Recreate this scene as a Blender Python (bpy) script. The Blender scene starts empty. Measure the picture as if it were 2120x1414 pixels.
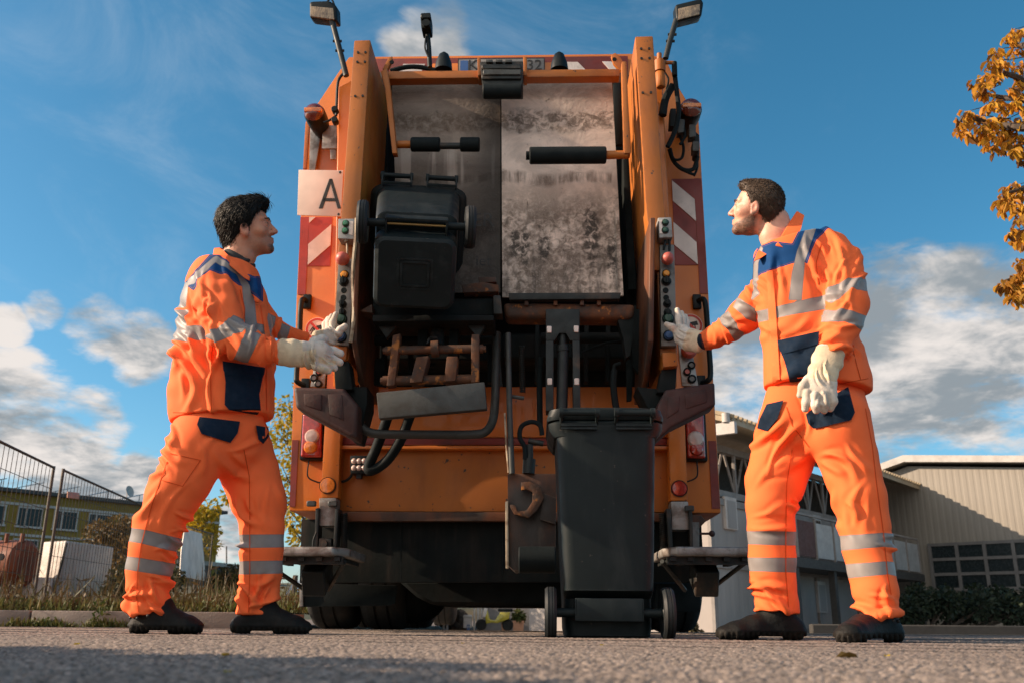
import bpy, bmesh, math, random
import numpy as np
from mathutils import Vector, Matrix
from mathutils.bvhtree import BVHTree
random.seed(7)
R = math.radians
S = bpy.context.scene
C = bpy.context.collection

# ------------------------------------------------------------------ camera, sky, sun, exposure
FPX, PW, PH, CAMH = 1900.0, 2120, 1414, 0.066
PITCH, ROLL = math.atan(576 / 1900.0), R(0.5)
cam = bpy.data.objects.new('camera', bpy.data.cameras.new('camera'))
C.objects.link(cam)
cam.location = (0, 0, CAMH)
cam.rotation_euler = (Matrix.Rotation(R(90) + PITCH, 3, 'X') @ Matrix.Rotation(ROLL, 3, 'Z')).to_euler()
cam.data.sensor_width = 36
cam.data.lens = 36 * FPX / PW
cam.data.clip_start, cam.data.clip_end = 0.02, 3000
cam.data.dof.use_dof = True
cam.data.dof.focus_distance = 3.9
cam.data.dof.aperture_fstop = 5.6
S.camera = cam

SUN_EL, SUN_AZ = R(25), R(3.6)     # azimuth measured from -X towards -Y (the viewer's side)
SUNV = Vector((-math.cos(SUN_EL) * math.cos(SUN_AZ), -math.cos(SUN_EL) * math.sin(SUN_AZ), math.sin(SUN_EL)))
sun = bpy.data.objects.new('sun', bpy.data.lights.new('sun', 'SUN'))
C.objects.link(sun)
sun.data.energy, sun.data.angle, sun.data.color = 5.0, R(0.55), (1.0, 0.77, 0.56)
sun.rotation_euler = SUNV.to_track_quat('Z', 'Y').to_euler()

S.view_settings.view_transform = 'Standard'
S.view_settings.look = 'None'
S.view_settings.exposure = 0.8
S.view_settings.gamma = 1
S.render.resolution_x, S.render.resolution_y = 1024, 682
S.cycles.use_denoising = True
S.cycles.max_bounces = 6
S.cycles.caustics_reflective = S.cycles.caustics_refractive = False


def ray(px, py):
    a, b = px - PW / 2, -(py - PH / 2)
    c, s = math.cos(ROLL), math.sin(ROLL)
    a, b = a * c - b * s, a * s + b * c
    y = FPX * math.cos(PITCH) - b * math.sin(PITCH)
    z = FPX * math.sin(PITCH) + b * math.cos(PITCH)
    return Vector((a / y, 1.0, z / y))


def at(px, py, Y):
    return Vector((0, 0, CAMH)) + ray(px, py) * Y


def project(P):
    """world points (n,3) -> pixels of the photograph"""
    P = np.asarray(P, float) - np.array([0, 0, CAMH])
    f = P[:, 1] * math.cos(PITCH) + P[:, 2] * math.sin(PITCH)
    b = -P[:, 1] * math.sin(PITCH) + P[:, 2] * math.cos(PITCH)
    a, b = P[:, 0] / f * FPX, b / f * FPX
    c, s = math.cos(ROLL), math.sin(ROLL)
    a, b = a * c + b * s, -a * s + b * c
    return np.stack([a + PW / 2, PH / 2 - b], 1)


def pxm(px, py, Y):
    """metres covered by one pixel at depth Y"""
    return (at(px + 1, py, Y) - at(px, py, Y)).length


# ------------------------------------------------------------------ node helpers
class NT:
    def __init__(s, tree):
        s.t = tree; s.n = tree.nodes; s.l = tree.links

    def add(s, kind, **kw):
        n = s.n.new(kind)
        for k, v in kw.items():
            if k.startswith('i_'):
                key = k[2:].replace('_', ' ')
                n.inputs[int(key) if key.isdigit() else key].default_value = v
            else:
                setattr(n, k, v)
        return n

    def link(s, a, b):
        s.l.new(a, b)

    def val(s, sock, v):
        if isinstance(v, (int, float)):
            sock.default_value = v
        elif isinstance(v, (tuple, list)):
            sock.default_value = (*v, 1) if (len(v) == 3 and len(sock.default_value) == 4) else v
        else:
            s.l.new(v, sock)

    def math(s, op, a, b=0.0, c=None, clamp=False):
        n = s.n.new('ShaderNodeMath'); n.operation = op; n.use_clamp = clamp
        s.val(n.inputs[0], a); s.val(n.inputs[1], b)
        if c is not None: s.val(n.inputs[2], c)
        return n.outputs[0]

    def mix(s, f, a, b, mode='MIX'):
        n = s.n.new('ShaderNodeMix'); n.data_type = 'RGBA'; n.blend_type = mode
        s.val(n.inputs[0], f); s.val(n.inputs[6], a); s.val(n.inputs[7], b)
        return n.outputs[2]

    def ramp(s, f, lo, hi, a=0.0, b=1.0, smooth=True):
        n = s.n.new('ShaderNodeMapRange')
        n.interpolation_type = 'SMOOTHSTEP' if smooth else 'LINEAR'
        s.val(n.inputs[0], f)
        for i, v in zip((1, 2, 3, 4), (lo, hi, a, b)): n.inputs[i].default_value = v
        return n.outputs[0]

    def noise(s, vec, scale, detail=4, rough=0.55, dist=0.0, stretch=None):
        if stretch is not None:
            m = s.n.new('ShaderNodeMapping'); m.inputs['Scale'].default_value = stretch
            s.link(vec, m.inputs[0]); vec = m.outputs[0]
        n = s.n.new('ShaderNodeTexNoise')
        n.inputs['Scale'].default_value = scale; n.inputs['Detail'].default_value = detail
        n.inputs['Roughness'].default_value = rough; n.inputs['Distortion'].default_value = dist
        s.link(vec, n.inputs['Vector'])
        return n.outputs[0]


MATS = {}


def base_mat(name):
    m = bpy.data.materials.new(name); m.use_nodes = True
    t = NT(m.node_tree); b = t.n['Principled BSDF']
    MATS[name] = m
    return m, t, b


def bump(t, b, h, dist, strength=1.0):
    n = t.n.new('ShaderNodeBump'); n.inputs['Distance'].default_value = dist; n.inputs['Strength'].default_value = strength
    t.link(h, n.inputs['Height']); t.link(n.outputs[0], b.inputs['Normal'])


def pm(name, col, rough=0.5, metal=0.0, col2=None, scale=6.0, amt=(0.45, 0.75), bmp=0.0, bscale=40.0, stretch=None,
       spec=0.5, coat=0.0, col3=None, scale3=30.0, amt3=(0.62, 0.72), var=0.12, edge=None):
    """paint, plastic, metal: a base colour with blotches of wear (col2) and fine specks (col3)"""
    m, t, b = base_mat(name)
    v = t.n.new('ShaderNodeTexCoord').outputs['Object']
    c = col
    if var:
        nz = t.noise(v, scale * 0.7, 3)
        c = t.mix(t.ramp(nz, 0.3, 0.7), tuple(x * (1 - var) for x in col), tuple(min(1, x * (1 + var)) for x in col))
    if col2:
        nz = t.noise(v, scale, 6, 0.62, 0.3, stretch)
        c = t.mix(t.ramp(nz, *amt), c, col2)
    if col3:
        nz = t.noise(v, scale3, 3, 0.6)
        c = t.mix(t.ramp(nz, *amt3), c, col3)
    if edge:
        # paint rubbed off along the edges
        bv = t.n.new('ShaderNodeBevel'); bv.samples = 4; bv.inputs['Radius'].default_value = 0.014
        dp = t.n.new('ShaderNodeVectorMath'); dp.operation = 'DOT_PRODUCT'
        t.link(bv.outputs[0], dp.inputs[0]); t.link(t.n.new('ShaderNodeNewGeometry').outputs['Normal'], dp.inputs[1])
        em = t.math('MULTIPLY', t.ramp(dp.outputs['Value'], 0.80, 0.97, 1, 0), t.ramp(t.noise(v, 16, 5, 0.7), 0.44, 0.58))
        c = t.mix(t.math('MULTIPLY', em, 0.85), c, edge)
    t.val(b.inputs['Base Color'], c)
    nz2 = t.noise(v, scale * 2.3, 4)
    t.link(t.ramp(nz2, 0.25, 0.75, max(0.02, rough - 0.1), min(1, rough + 0.12)), b.inputs['Roughness'])
    b.inputs['Metallic'].default_value = metal
    b.inputs['Specular IOR Level'].default_value = spec
    b.inputs['Coat Weight'].default_value = coat
    if bmp:
        bump(t, b, t.noise(v, bscale, 4), bmp)
    return m


# ------------------------------------------------------------------ the sky
W = bpy.data.worlds.new('World'); S.world = W; W.use_nodes = True
wt = NT(W.node_tree)
bg = wt.n['Background']
sky = wt.add('ShaderNodeTexSky', sky_type='NISHITA', sun_disc=False)
sky.sun_elevation = SUN_EL
sky.sun_rotation = math.atan2(SUNV.x, SUNV.y)
sky.air_density, sky.dust_density, sky.ozone_density = 0.85, 0.9, 3.0
dirv = wt.n.new('ShaderNodeTexCoord').outputs['Generated']
sep = wt.n.new('ShaderNodeSeparateXYZ'); wt.link(dirv, sep.inputs[0])
zc = wt.math('MAXIMUM', sep.outputs[2], 0.0)
den = wt.math('ADD', zc, 0.22)
comb = wt.n.new('ShaderNodeCombineXYZ')
wt.link(wt.math('DIVIDE', sep.outputs[0], den), comb.inputs[0])
wt.link(wt.math('DIVIDE', sep.outputs[1], den), comb.inputs[1])
wt.link(wt.math('MULTIPLY', zc, 1.6), comb.inputs[2])
cv = comb.outputs[0]


def lobe(dx, dy, dz, width):
    """1 towards a direction of the sky, falling to 0 'width' radians away"""
    d = Vector((dx, dy, dz)).normalized()
    n = wt.n.new('ShaderNodeVectorMath'); n.operation = 'DOT_PRODUCT'
    wt.link(dirv, n.inputs[0]); n.inputs[1].default_value = d
    return wt.ramp(n.outputs['Value'], math.cos(width), math.cos(width * 0.15))


def lobes(lst):
    o = None
    for px, py, w in lst:
        d = ray(px, py)
        l = lobe(d.x, d.y, d.z, w)
        o = l if o is None else wt.math('MAXIMUM', o, l)
    return o


big = wt.noise(cv, 2.6, 9, 0.58, 0.25)
fine = wt.noise(cv, 7.0, 8, 0.62, 0.4)
# cumulus banks low on both sides, small puffs, and an unseen bright bank added behind the viewer as fill
CUM = lobes([(10, 880, 0.11), (160, 900, 0.075), (200, 680, 0.055), (290, 712, 0.06), (90, 640, 0.035), (150, 1010, 0.08), (20, 670, 0.035), (300, 985, 0.05), (470, 1100, 0.05),
             (1920, 720, 0.17), (2110, 700, 0.14), (1560, 790, 0.11), (1640, 700, 0.09), (1780, 660, 0.09), (1520, 860, 0.07), (1900, 720, 0.13), (2060, 780, 0.12),
             (260, 1030, 0.06), (895, 75, 0.075)])
behind = lobe(-0.35, -1.0, 0.55, 1.25)  # unseen cloud bank, put in to brighten surfaces facing the camera
mask = wt.math('ADD', wt.math('MULTIPLY', CUM, 0.31), wt.math('MULTIPLY', behind, 0.30))
dens = wt.ramp(wt.math('ADD', wt.math('ADD', wt.math('MULTIPLY', big, 0.62), wt.math('MULTIPLY', fine, 0.30)), mask), 0.62, 0.76)
wisp_m = lobes([(60, 330, 0.20), (240, 420, 0.16), (550, 295, 0.03), (1790, 240, 0.05), (420, 160, 0.22), (1560, 560, 0.12), (700, 60, 0.25), (1250, 60, 0.2), (900, 100, 0.08)])
wn = wt.noise(cv, 3.2, 8, 0.66, 0.9, (1.0, 0.45, 1.0))
wisp = wt.math('MULTIPLY', wt.ramp(wn, 0.42, 0.85), wt.math('MULTIPLY', wisp_m, 0.26))
up_ = wt.n.new('ShaderNodeVectorMath'); up_.operation = 'SCALE'; wt.link(cv, up_.inputs[0]); up_.inputs['Scale'].default_value = 0.90
above = wt.math('ADD', wt.math('MULTIPLY', wt.noise(up_.outputs[0], 2.6, 6, 0.58, 0.25), 0.62), wt.math('MULTIPLY', wt.noise(up_.outputs[0], 7.0, 5, 0.62, 0.4), 0.30))
shade = wt.ramp(wt.math('ADD', above, wt.math('MULTIPLY', wt.noise(cv, 9.0, 6, 0.6), 0.12)), 0.44, 0.60, 1.0, 0.0)
lit = wt.mix(shade, (0.17, 0.195, 0.215), (0.50, 0.465, 0.44))
hs = wt.add('ShaderNodeHueSaturation'); hs.inputs['Saturation'].default_value = 1.24; hs.inputs['Hue'].default_value = 0.478
wt.link(sky.outputs[0], hs.inputs['Color'])
SKYK = 0.096
gain = wt.mix(1.0, hs.outputs[0], (SKYK, SKYK, SKYK), 'MULTIPLY')
bright = wt.mix(behind, lit, (0.78, 0.74, 0.69))
col = wt.mix(wisp, gain, (0.42, 0.45, 0.48))
col = wt.mix(dens, col, bright)
scl = wt.n.new('ShaderNodeVectorMath'); scl.operation = 'SCALE'; wt.link(col, scl.inputs[0]); scl.inputs['Scale'].default_value = 10.0
wt.link(scl.outputs[0], bg.inputs[0])
bg.inputs[1].default_value = 0.1

# ------------------------------------------------------------------ object helpers


def tag(o, label=None, cat=None, group=None, kind=None):
    for k, v in (('label', label), ('category', cat), ('group', group), ('kind', kind)):
        if v: o[k] = v
    return o


def empty(name, loc=(0, 0, 0), rz=0.0):
    o = bpy.data.objects.new(name, None); C.objects.link(o)
    o.location = loc; o.rotation_euler = (0, 0, rz); o.empty_display_size = 0.1
    return o


def mesh_obj(name, me, mats, parent=None, sharp=40):
    for m in (mats if isinstance(mats, (list, tuple)) else [mats]):
        me.materials.append(MATS[m] if isinstance(m, str) else m)
    if sharp is not None:
        me.shade_smooth()
        me.set_sharp_from_angle(angle=R(sharp))
    o = bpy.data.objects.new(name, me); C.objects.link(o)
    if parent is not None: o.parent = parent
    return o


class B:
    """collects shapes in one bmesh; build() links them as ONE mesh object"""

    def __init__(s): s.bm = bmesh.new(); s.mi = 0

    def _done(s, verts, bev=0.0, seg=1):
        faces = list({f for v in verts for f in v.link_faces})
        for f in faces: f.material_index = s.mi
        if bev > 0:
            es = [e for e in {e for v in verts for e in v.link_edges} if len(e.link_faces) == 2 and e.calc_face_angle(0) > 0.35]
            r = bmesh.ops.bevel(s.bm, geom=es, offset=bev, segments=seg, affect='EDGES', profile=0.6, clamp_overlap=True)
            for f in r['faces']: f.material_index = s.mi

    def box(s, c, size, rot=None, bev=0.0, seg=1):
        M = Matrix.Translation(Vector(c))
        if rot is not None:
            M = M @ (rot.to_4x4() if isinstance(rot, Matrix) else Matrix.Rotation(rot[0], 4, 'X') @ Matrix.Rotation(rot[1], 4, 'Y') @ Matrix.Rotation(rot[2], 4, 'Z'))
        M = M @ Matrix.Diagonal((*size, 1))
        r = bmesh.ops.create_cube(s.bm, size=1.0, matrix=M)
        s._done(r['verts'], bev, seg); return s

    def prism(s, pts, vec, bev=0.0, seg=1):
        """polygon extruded along vec (a vector, or one vector per point)"""
        pts = [Vector(p) for p in pts]
        vecs = [Vector(vec)] * len(pts) if not isinstance(vec, list) else [Vector(v) for v in vec]
        a = [s.bm.verts.new(p) for p in pts]; b = [s.bm.verts.new(p + v) for p, v in zip(pts, vecs)]
        n = len(pts); fs = []
        fs.append(s.bm.faces.new(a)); fs.append(s.bm.faces.new(b[::-1]))
        for i in range(n):
            fs.append(s.bm.faces.new([a[(i + 1) % n], a[i], b[i], b[(i + 1) % n]]))
        bmesh.ops.recalc_face_normals(s.bm, faces=fs)
        s._done(a + b, bev, seg); return s

    def cyl(s, p0, p1, r0, r1=None, n=16, bev=0.0):
        p0, p1 = Vector(p0), Vector(p1); r1 = r0 if r1 is None else r1
        d = p1 - p0
        M = Matrix.Translation((p0 + p1) / 2) @ d.to_track_quat('Z', 'Y').to_matrix().to_4x4()
        r = bmesh.ops.create_cone(s.bm, cap_ends=True, cap_tris=False, segments=n, radius1=r0, radius2=max(r1, 1e-5), depth=d.length, matrix=M)
        s._done(r['verts'], bev); return s

    def tube(s, path, r, n=8, closed_ends=True):
        path = [Vector(p) for p in path]; rings = []
        rr = r if isinstance(r, (list, tuple)) else [r] * len(path)
        up = None
        for i, p in enumerate(path):
            d = (path[min(i + 1, len(path) - 1)] - path[max(i - 1, 0)]).normalized()
            if up is None: up = d.orthogonal().normalized()
            up = (up - d * up.dot(d)).normalized(); sd = d.cross(up)
            rings.append([s.bm.verts.new(p + (up * math.cos(2 * math.pi * k / n) + sd * math.sin(2 * math.pi * k / n)) * rr[i]) for k in range(n)])
        for a, b in zip(rings, rings[1:]):
            for k in range(n):
                f = s.bm.faces.new([a[k], a[(k + 1) % n], b[(k + 1) % n], b[k]]); f.material_index = s.mi
        for q in (rings[0][::-1], rings[-1]):
            f = s.bm.faces.new(q); f.material_index = s.mi
        return s

    def ball(s, c, r, u=16, v=10, M=None):
        r = (r, r, r) if isinstance(r, (int, float)) else r
        T_ = Matrix.Translation(Vector(c)) @ (M.to_4x4() if M is not None else Matrix.Identity(4)) @ Matrix.Diagonal((*r, 1))
        q = bmesh.ops.create_uvsphere(s.bm, u_segments=u, v_segments=v, radius=1.0, matrix=T_)
        s._done(q['verts']); return s

    def lathe(s, c, axis, prof, n=24):
        """prof: list of (radius, offset along axis)"""
        c, ax = Vector(c), Vector(axis).normalized()
        u = ax.orthogonal().normalized(); w = ax.cross(u); rings = []
        for r, o in prof:
            rings.append([s.bm.verts.new(c + ax * o + (u * math.cos(2 * math.pi * k / n) + w * math.sin(2 * math.pi * k / n)) * max(r, 1e-4)) for k in range(n)])
        for a, b in zip(rings, rings[1:]):
            for k in range(n):
                f = s.bm.faces.new([a[k], a[(k + 1) % n], b[(k + 1) % n], b[k]]); f.material_index = s.mi
        for q in ((rings[0][::-1], rings[-1]) if tuple(prof[0]) != tuple(prof[-1]) else ()):
            f = s.bm.faces.new(q); f.material_index = s.mi
        return s

    def loft(s, rings, cap=True):
        vs = [[s.bm.verts.new(Vector(p)) for p in r] for r in rings]; n = len(vs[0])
        for a, b in zip(vs, vs[1:]):
            for k in range(n):
                f = s.bm.faces.new([a[k], a[(k + 1) % n], b[(k + 1) % n], b[k]]); f.material_index = s.mi
        if cap:
            for q in (vs[0][::-1], vs[-1]):
                f = s.bm.faces.new(q); f.material_index = s.mi
        return s

    def build(s, name, mats, parent=None, sharp=40, flip=True):
        if flip: bmesh.ops.recalc_face_normals(s.bm, faces=s.bm.faces[:])
        me = bpy.data.meshes.new(name); s.bm.to_mesh(me); s.bm.free()
        return mesh_obj(name, me, mats, parent, sharp)


def catmull(pts, n=6):
    pts = [Vector(p) for p in pts]; P = [pts[0]] + pts + [pts[-1]]; out = []
    for i in range(1, len(P) - 2):
        for k in range(n):
            t = k / n; a, b, c, d = P[i - 1], P[i], P[i + 1], P[i + 2]
            out.append(0.5 * ((2 * b) + (c - a) * t + (2 * a - 5 * b + 4 * c - d) * t * t + (3 * b - a - 3 * c + d) * t ** 3))
    out.append(pts[-1]); return out


def text_mesh(name, s, size, origin, xdir, updir, mat, parent=None, depth=0.002, width=None):
    cu = bpy.data.curves.new(name, 'FONT'); cu.body = s; cu.size = size; cu.extrude = depth; cu.align_x = 'CENTER'; cu.align_y = 'CENTER'
    tmp = bpy.data.objects.new(name, cu); C.objects.link(tmp)
    bpy.context.view_layer.update()
    me = bpy.data.meshes.new_from_object(tmp.evaluated_get(bpy.context.evaluated_depsgraph_get()))
    bpy.data.objects.remove(tmp)
    x, u = Vector(xdir).normalized(), Vector(updir).normalized(); u = (u - x * u.dot(x)).normalized(); z = x.cross(u)
    xs = [v.co.x for v in me.vertices]; k = 1.0 if width is None else width / (max(xs) - min(xs))
    M = Matrix((x * k, u, z)).transposed().to_4x4(); M.translation = Vector(origin)
    me.transform(M); me.name = name
    return mesh_obj(name, me, mat, parent, None)


# ------------------------------------------------------------------ implicit surfaces (for people, clothes and gloves)
def smin(a, b, k):
    if k <= 0: return np.minimum(a, b)
    hh = np.clip(0.5 + 0.5 * (b - a) / k, 0, 1)
    return b + (a - b) * hh - k * hh * (1 - hh)


def smax(a, b, k): return -smin(-a, -b, k)


def nets(f, lo, hi, h):
    """surface nets: vertices and quads of the zero level of f over a box"""
    ax = [np.arange(lo[i], hi[i] + h, h, dtype=np.float32) for i in range(3)]
    X, Y, Z = np.meshgrid(*ax, indexing='ij'); shp = X.shape
    P = np.stack([X.ravel(), Y.ravel(), Z.ravel()], 1)
    V = np.empty(len(P), np.float32)
    for i in range(0, len(P), 400000): V[i:i + 400000] = f(P[i:i + 400000])
    V = V.reshape(shp); ins = V < 0
    n = [s - 1 for s in shp]
    cnt = np.zeros(n, np.int32)
    for i in (0, 1):
        for j in (0, 1):
            for k in (0, 1): cnt += ins[i:i + n[0], j:j + n[1], k:k + n[2]]
    act = (cnt > 0) & (cnt < 8)
    idx = -np.ones(n, np.int64); I = np.argwhere(act); idx[act] = np.arange(len(I))
    acc = np.zeros((len(I), 3)); num = np.zeros(len(I))
    for a in range(3):
        o1, o2 = [x for x in range(3) if x != a]
        for u in (0, 1):
            for w in (0, 1):
                c0 = I.copy(); c0[:, o1] += u; c0[:, o2] += w; c1 = c0.copy(); c1[:, a] += 1
                v0, v1 = V[tuple(c0.T)], V[tuple(c1.T)]
                m = (v0 < 0) != (v1 < 0)
                t = v0[m] / (v0[m] - v1[m])
                q = c0[m].astype(float); q[:, a] += t
                acc[m] += q; num[m] += 1
    vert = acc / num[:, None] * h + np.array([ax[0][0], ax[1][0], ax[2][0]])
    quads = []
    for a in range(3):
        o1, o2 = (a + 1) % 3, (a + 2) % 3
        sl0 = [slice(None)] * 3; sl1 = [slice(None)] * 3
        sl0[a] = slice(0, shp[a] - 1); sl1[a] = slice(1, shp[a])
        e = ins[tuple(sl0)] != ins[tuple(sl1)]
        E_ = np.argwhere(e)
        E_ = E_[(E_[:, o1] > 0) & (E_[:, o2] > 0) & (E_[:, o1] < n[o1]) & (E_[:, o2] < n[o2])]
        q = []
        for d1, d2 in ((-1, -1), (0, -1), (0, 0), (-1, 0)):
            c = E_.copy(); c[:, o1] += d1; c[:, o2] += d2; q.append(idx[tuple(c.T)])
        q = np.stack(q, 1); fl = ~ins[tuple(E_.T)]
        q[fl] = q[fl][:, ::-1]
        quads.append(q)
    quads = np.concatenate(quads); quads = quads[(quads >= 0).all(1)]
    return vert, quads


def relax(v, q, it=2, lam=0.5):
    e = np.concatenate([q[:, [0, 1]], q[:, [1, 2]], q[:, [2, 3]], q[:, [3, 0]]])
    for _ in range(it):
        s_ = np.zeros_like(v); c = np.zeros(len(v))
        for a, b in ((0, 1), (1, 0)):
            np.add.at(s_, e[:, a], v[e[:, b]]); np.add.at(c, e[:, a], 1)
        v = v + lam * (s_ / np.maximum(c, 1)[:, None] - v)
    return v


def vnormals(v, q):
    n = np.cross(v[q[:, 2]] - v[q[:, 0]], v[q[:, 3]] - v[q[:, 1]])
    o = np.zeros_like(v)
    for k in range(4): np.add.at(o, q[:, k], n)
    return o / np.maximum(np.linalg.norm(o, axis=1), 1e-9)[:, None]


def mesh_from(name, v, q):
    me = bpy.data.meshes.new(name)
    me.vertices.add(len(v)); me.vertices.foreach_set('co', np.asarray(v, np.float32).ravel())
    me.loops.add(len(q) * 4); me.loops.foreach_set('vertex_index', q.astype(np.int32).ravel())
    me.polygons.add(len(q)); me.polygons.foreach_set('loop_start', np.arange(0, len(q) * 4, 4, dtype=np.int32))
    me.update(calc_edges=True); me.validate()
    return me


_rs = np.random.RandomState(3)
_perm = _rs.permutation(512)
_grad = _rs.normal(size=(512, 3)); _grad /= np.linalg.norm(_grad, axis=1)[:, None]


def pnoise(p):
    p = np.asarray(p, float); i = np.floor(p).astype(int); f = p - i
    u = f * f * f * (f * (f * 6 - 15) + 10); out = np.zeros(len(p))
    for a in (0, 1):
        for b in (0, 1):
            for c in (0, 1):
                hsh = _perm[(_perm[(_perm[(i[:, 0] + a) & 511] + i[:, 1] + b) & 511] + i[:, 2] + c) & 511]
                g = (_grad[hsh] * (f - np.array([a, b, c]))).sum(1)
                w = (u[:, 0] if a else 1 - u[:, 0]) * (u[:, 1] if b else 1 - u[:, 1]) * (u[:, 2] if c else 1 - u[:, 2])
                out += g * w
    return out


def polysd(P, poly):
    """signed distance to a polygon, positive inside (pixels)"""
    poly = np.asarray(poly, float); n = len(poly)
    d = np.full(len(P), 1e18); ins = np.zeros(len(P), bool)
    for i in range(n):
        a, b = poly[i], poly[(i + 1) % n]; e = b - a; w = P - a
        t = np.clip((w @ e) / max(e @ e, 1e-9), 0, 1)
        d = np.minimum(d, ((w - t[:, None] * e) ** 2).sum(1))
        c = ((a[1] > P[:, 1]) != (b[1] > P[:, 1])) & (P[:, 0] < (b[0] - a[0]) * (P[:, 1] - a[1]) / (b[1] - a[1] + 1e-12) + a[0])
        ins ^= c
    return np.where(ins, 1, -1) * np.sqrt(d)


class Chain:
    """a limb or trunk: elliptical stations joined into one tapering volume"""

    def __init__(s, st, k=0.012, cut0=False, cut1=False):
        s.st = st; s.k = k; s.cut0, s.cut1 = cut0, cut1
        s.c = np.array([x[0] for x in st], float); s.u = np.array([x[1] for x in st], float)
        s.ra = np.array([x[2] for x in st], float); s.rb = np.array([x[3] for x in st], float)

    def bounds(s, pad=0.03):
        r = np.maximum(s.ra, s.rb)[:, None] + pad
        return (s.c - r).min(0), (s.c + r).max(0)

    def __call__(s, P, want_t=False):
        out = None; tt = np.zeros(len(P)); best = np.full(len(P), 1e9)
        for i in range(len(s.c) - 1):
            d = s.c[i + 1] - s.c[i]; L2 = d @ d; dh = d / math.sqrt(L2)
            w = P - s.c[i]; t = np.clip((w @ d) / L2, 0, 1)
            u = s.u[i] + (s.u[i + 1] - s.u[i]) * 0.5
            u = u - dh * (u @ dh); u /= np.linalg.norm(u); b = np.cross(dh, u)
            ra = s.ra[i] + (s.ra[i + 1] - s.ra[i]) * t; rb = s.rb[i] + (s.rb[i + 1] - s.rb[i]) * t
            o = w - t[:, None] * d
            m = np.minimum(ra, rb)
            q = np.sqrt(((o @ u) / ra) ** 2 + ((o @ b) / rb) ** 2 + ((o @ dh) / m) ** 2 + 1e-12)
            sd = (q - 1) * m
            if want_t:
                bt = sd < best; tt[bt] = i + t[bt]; best = np.minimum(best, sd)
            out = sd if out is None else smin(out, sd, s.k)
        for cut, i, j in ((s.cut0, 0, 1), (s.cut1, -1, -2)):
            if cut:
                d = s.c[i] - s.c[j]; d = d / np.linalg.norm(d)
                out = smax(out, (P - s.c[i]) @ d, 0.003)
        return (out, tt) if want_t else out


def edges_chain(st, **kw):
    """stations given by the two silhouette points in the photograph: (xl,yl,xr,yr,Y,rb)"""
    o = []
    for xl, yl, xr, yr, Y, rb in st:
        a, b = np.array(at(xl, yl, Y)), np.array(at(xr, yr, Y)); d = b - a; L = np.linalg.norm(d)
        o.append(((a + b) / 2, d / L, L / 2, rb))
    return Chain(o, **kw)


def axis_chain(st, flat=0.92, **kw):
    """stations given by a centre and half width in the photograph: (x,y,hw,Y)"""
    c = [np.array(at(x, y, Y)) for x, y, hw, Y in st]; o = []
    for i, (x, y, hw, Y) in enumerate(st):
        d = c[min(i + 1, len(c) - 1)] - c[max(i - 1, 0)]
        u = np.cross(d, np.array(ray(x, y))); u /= np.linalg.norm(u)
        r = hw * pxm(x, y, Y)
        o.append((c[i], u, r, r * flat))
    return Chain(o, **kw)

# ------------------------------------------------------------------ materials
pm('orange_paint', (0.58, 0.148, 0.009), 0.42, 0, (0.32, 0.078, 0.010), 3.0, (0.55, 0.9), 0.0006, 60, coat=0.15, col3=(0.10, 0.04, 0.02), scale3=20, amt3=(0.68, 0.73), edge=(0.09, 0.045, 0.022))
pm('orange_worn', (0.41, 0.118, 0.010), 0.55, 0, (0.20, 0.060, 0.013), 3.2, (0.48, 0.85), 0.0006, 50, stretch=(1, 1, 0.5), col3=(0.06, 0.035, 0.022), scale3=22, amt3=(0.68, 0.72), edge=(0.06, 0.035, 0.022))
pm('orange_grimy', (0.14, 0.042, 0.012), 0.65, 0, (0.03, 0.022, 0.018), 4.0, (0.38, 0.66), 0.001, 50, stretch=(1, 1, 0.5), edge=(0.16, 0.10, 0.06))
pm('rust', (0.12, 0.045, 0.018), 0.75, 0.1, (0.055, 0.035, 0.026), 9.0, (0.40, 0.62), 0.002, 70, col3=(0.42, 0.15, 0.03), scale3=18, amt3=(0.58, 0.70))
pm('dark_steel', (0.018, 0.022, 0.022), 0.55, 0.4, (0.075, 0.05, 0.035), 7.0, (0.5, 0.72), 0.001, 60)
pm('grimy_black', (0.006, 0.010, 0.0105), 0.75, 0, (0.016, 0.014, 0.012), 5.0, (0.45, 0.8), 0.001, 40, spec=0.2)
pm('dirty_board', (0.007, 0.010, 0.010), 0.85, 0, (0.024, 0.020, 0.017), 3.0, (0.45, 0.75), 0.001, 40, stretch=(3, 3, 0.35), spec=0.15)
pm('grey_steel', (0.055, 0.058, 0.055), 0.55, 0.3, (0.04, 0.036, 0.03), 8.0, (0.45, 0.7), 0.001, 60)
pm('galvanised', (0.34, 0.33, 0.31), 0.5, 0.5, (0.17, 0.14, 0.12), 10, (0.42, 0.62), 0.0008, 80)
pm('panel_grey', (0.17, 0.165, 0.155), 0.55, 0.2, (0.09, 0.08, 0.07), 14, (0.5, 0.7))
pm('box_grey', (0.30, 0.30, 0.29), 0.5, 0.1, (0.16, 0.14, 0.12), 20, (0.5, 0.7))
pm('black_plastic', (0.006, 0.010, 0.011), 0.5, spec=0.22)
pm('black_rubber', (0.005, 0.009, 0.010), 0.75, spec=0.2, bmp=0.001, bscale=90)
pm('tyre_rubber', (0.012, 0.014, 0.014), 0.85, 0, (0.035, 0.03, 0.026), 6, (0.5, 0.75))
pm('brown_rubber', (0.048, 0.016, 0.0125), 0.65, 0, (0.022, 0.014, 0.013), 9, (0.45, 0.7), 0.001, 60)
pm('red_foil', (0.40, 0.035, 0.018), 0.5, 0, (0.28, 0.03, 0.02), 6, (0.45, 0.7))
pm('dark_red_paint', (0.22, 0.025, 0.016), 0.55, 0, (0.13, 0.02, 0.016), 4, (0.45, 0.7))
pm('white_foil', (0.72, 0.62, 0.56), 0.5, 0, (0.52, 0.44, 0.38), 9, (0.5, 0.75))
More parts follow.
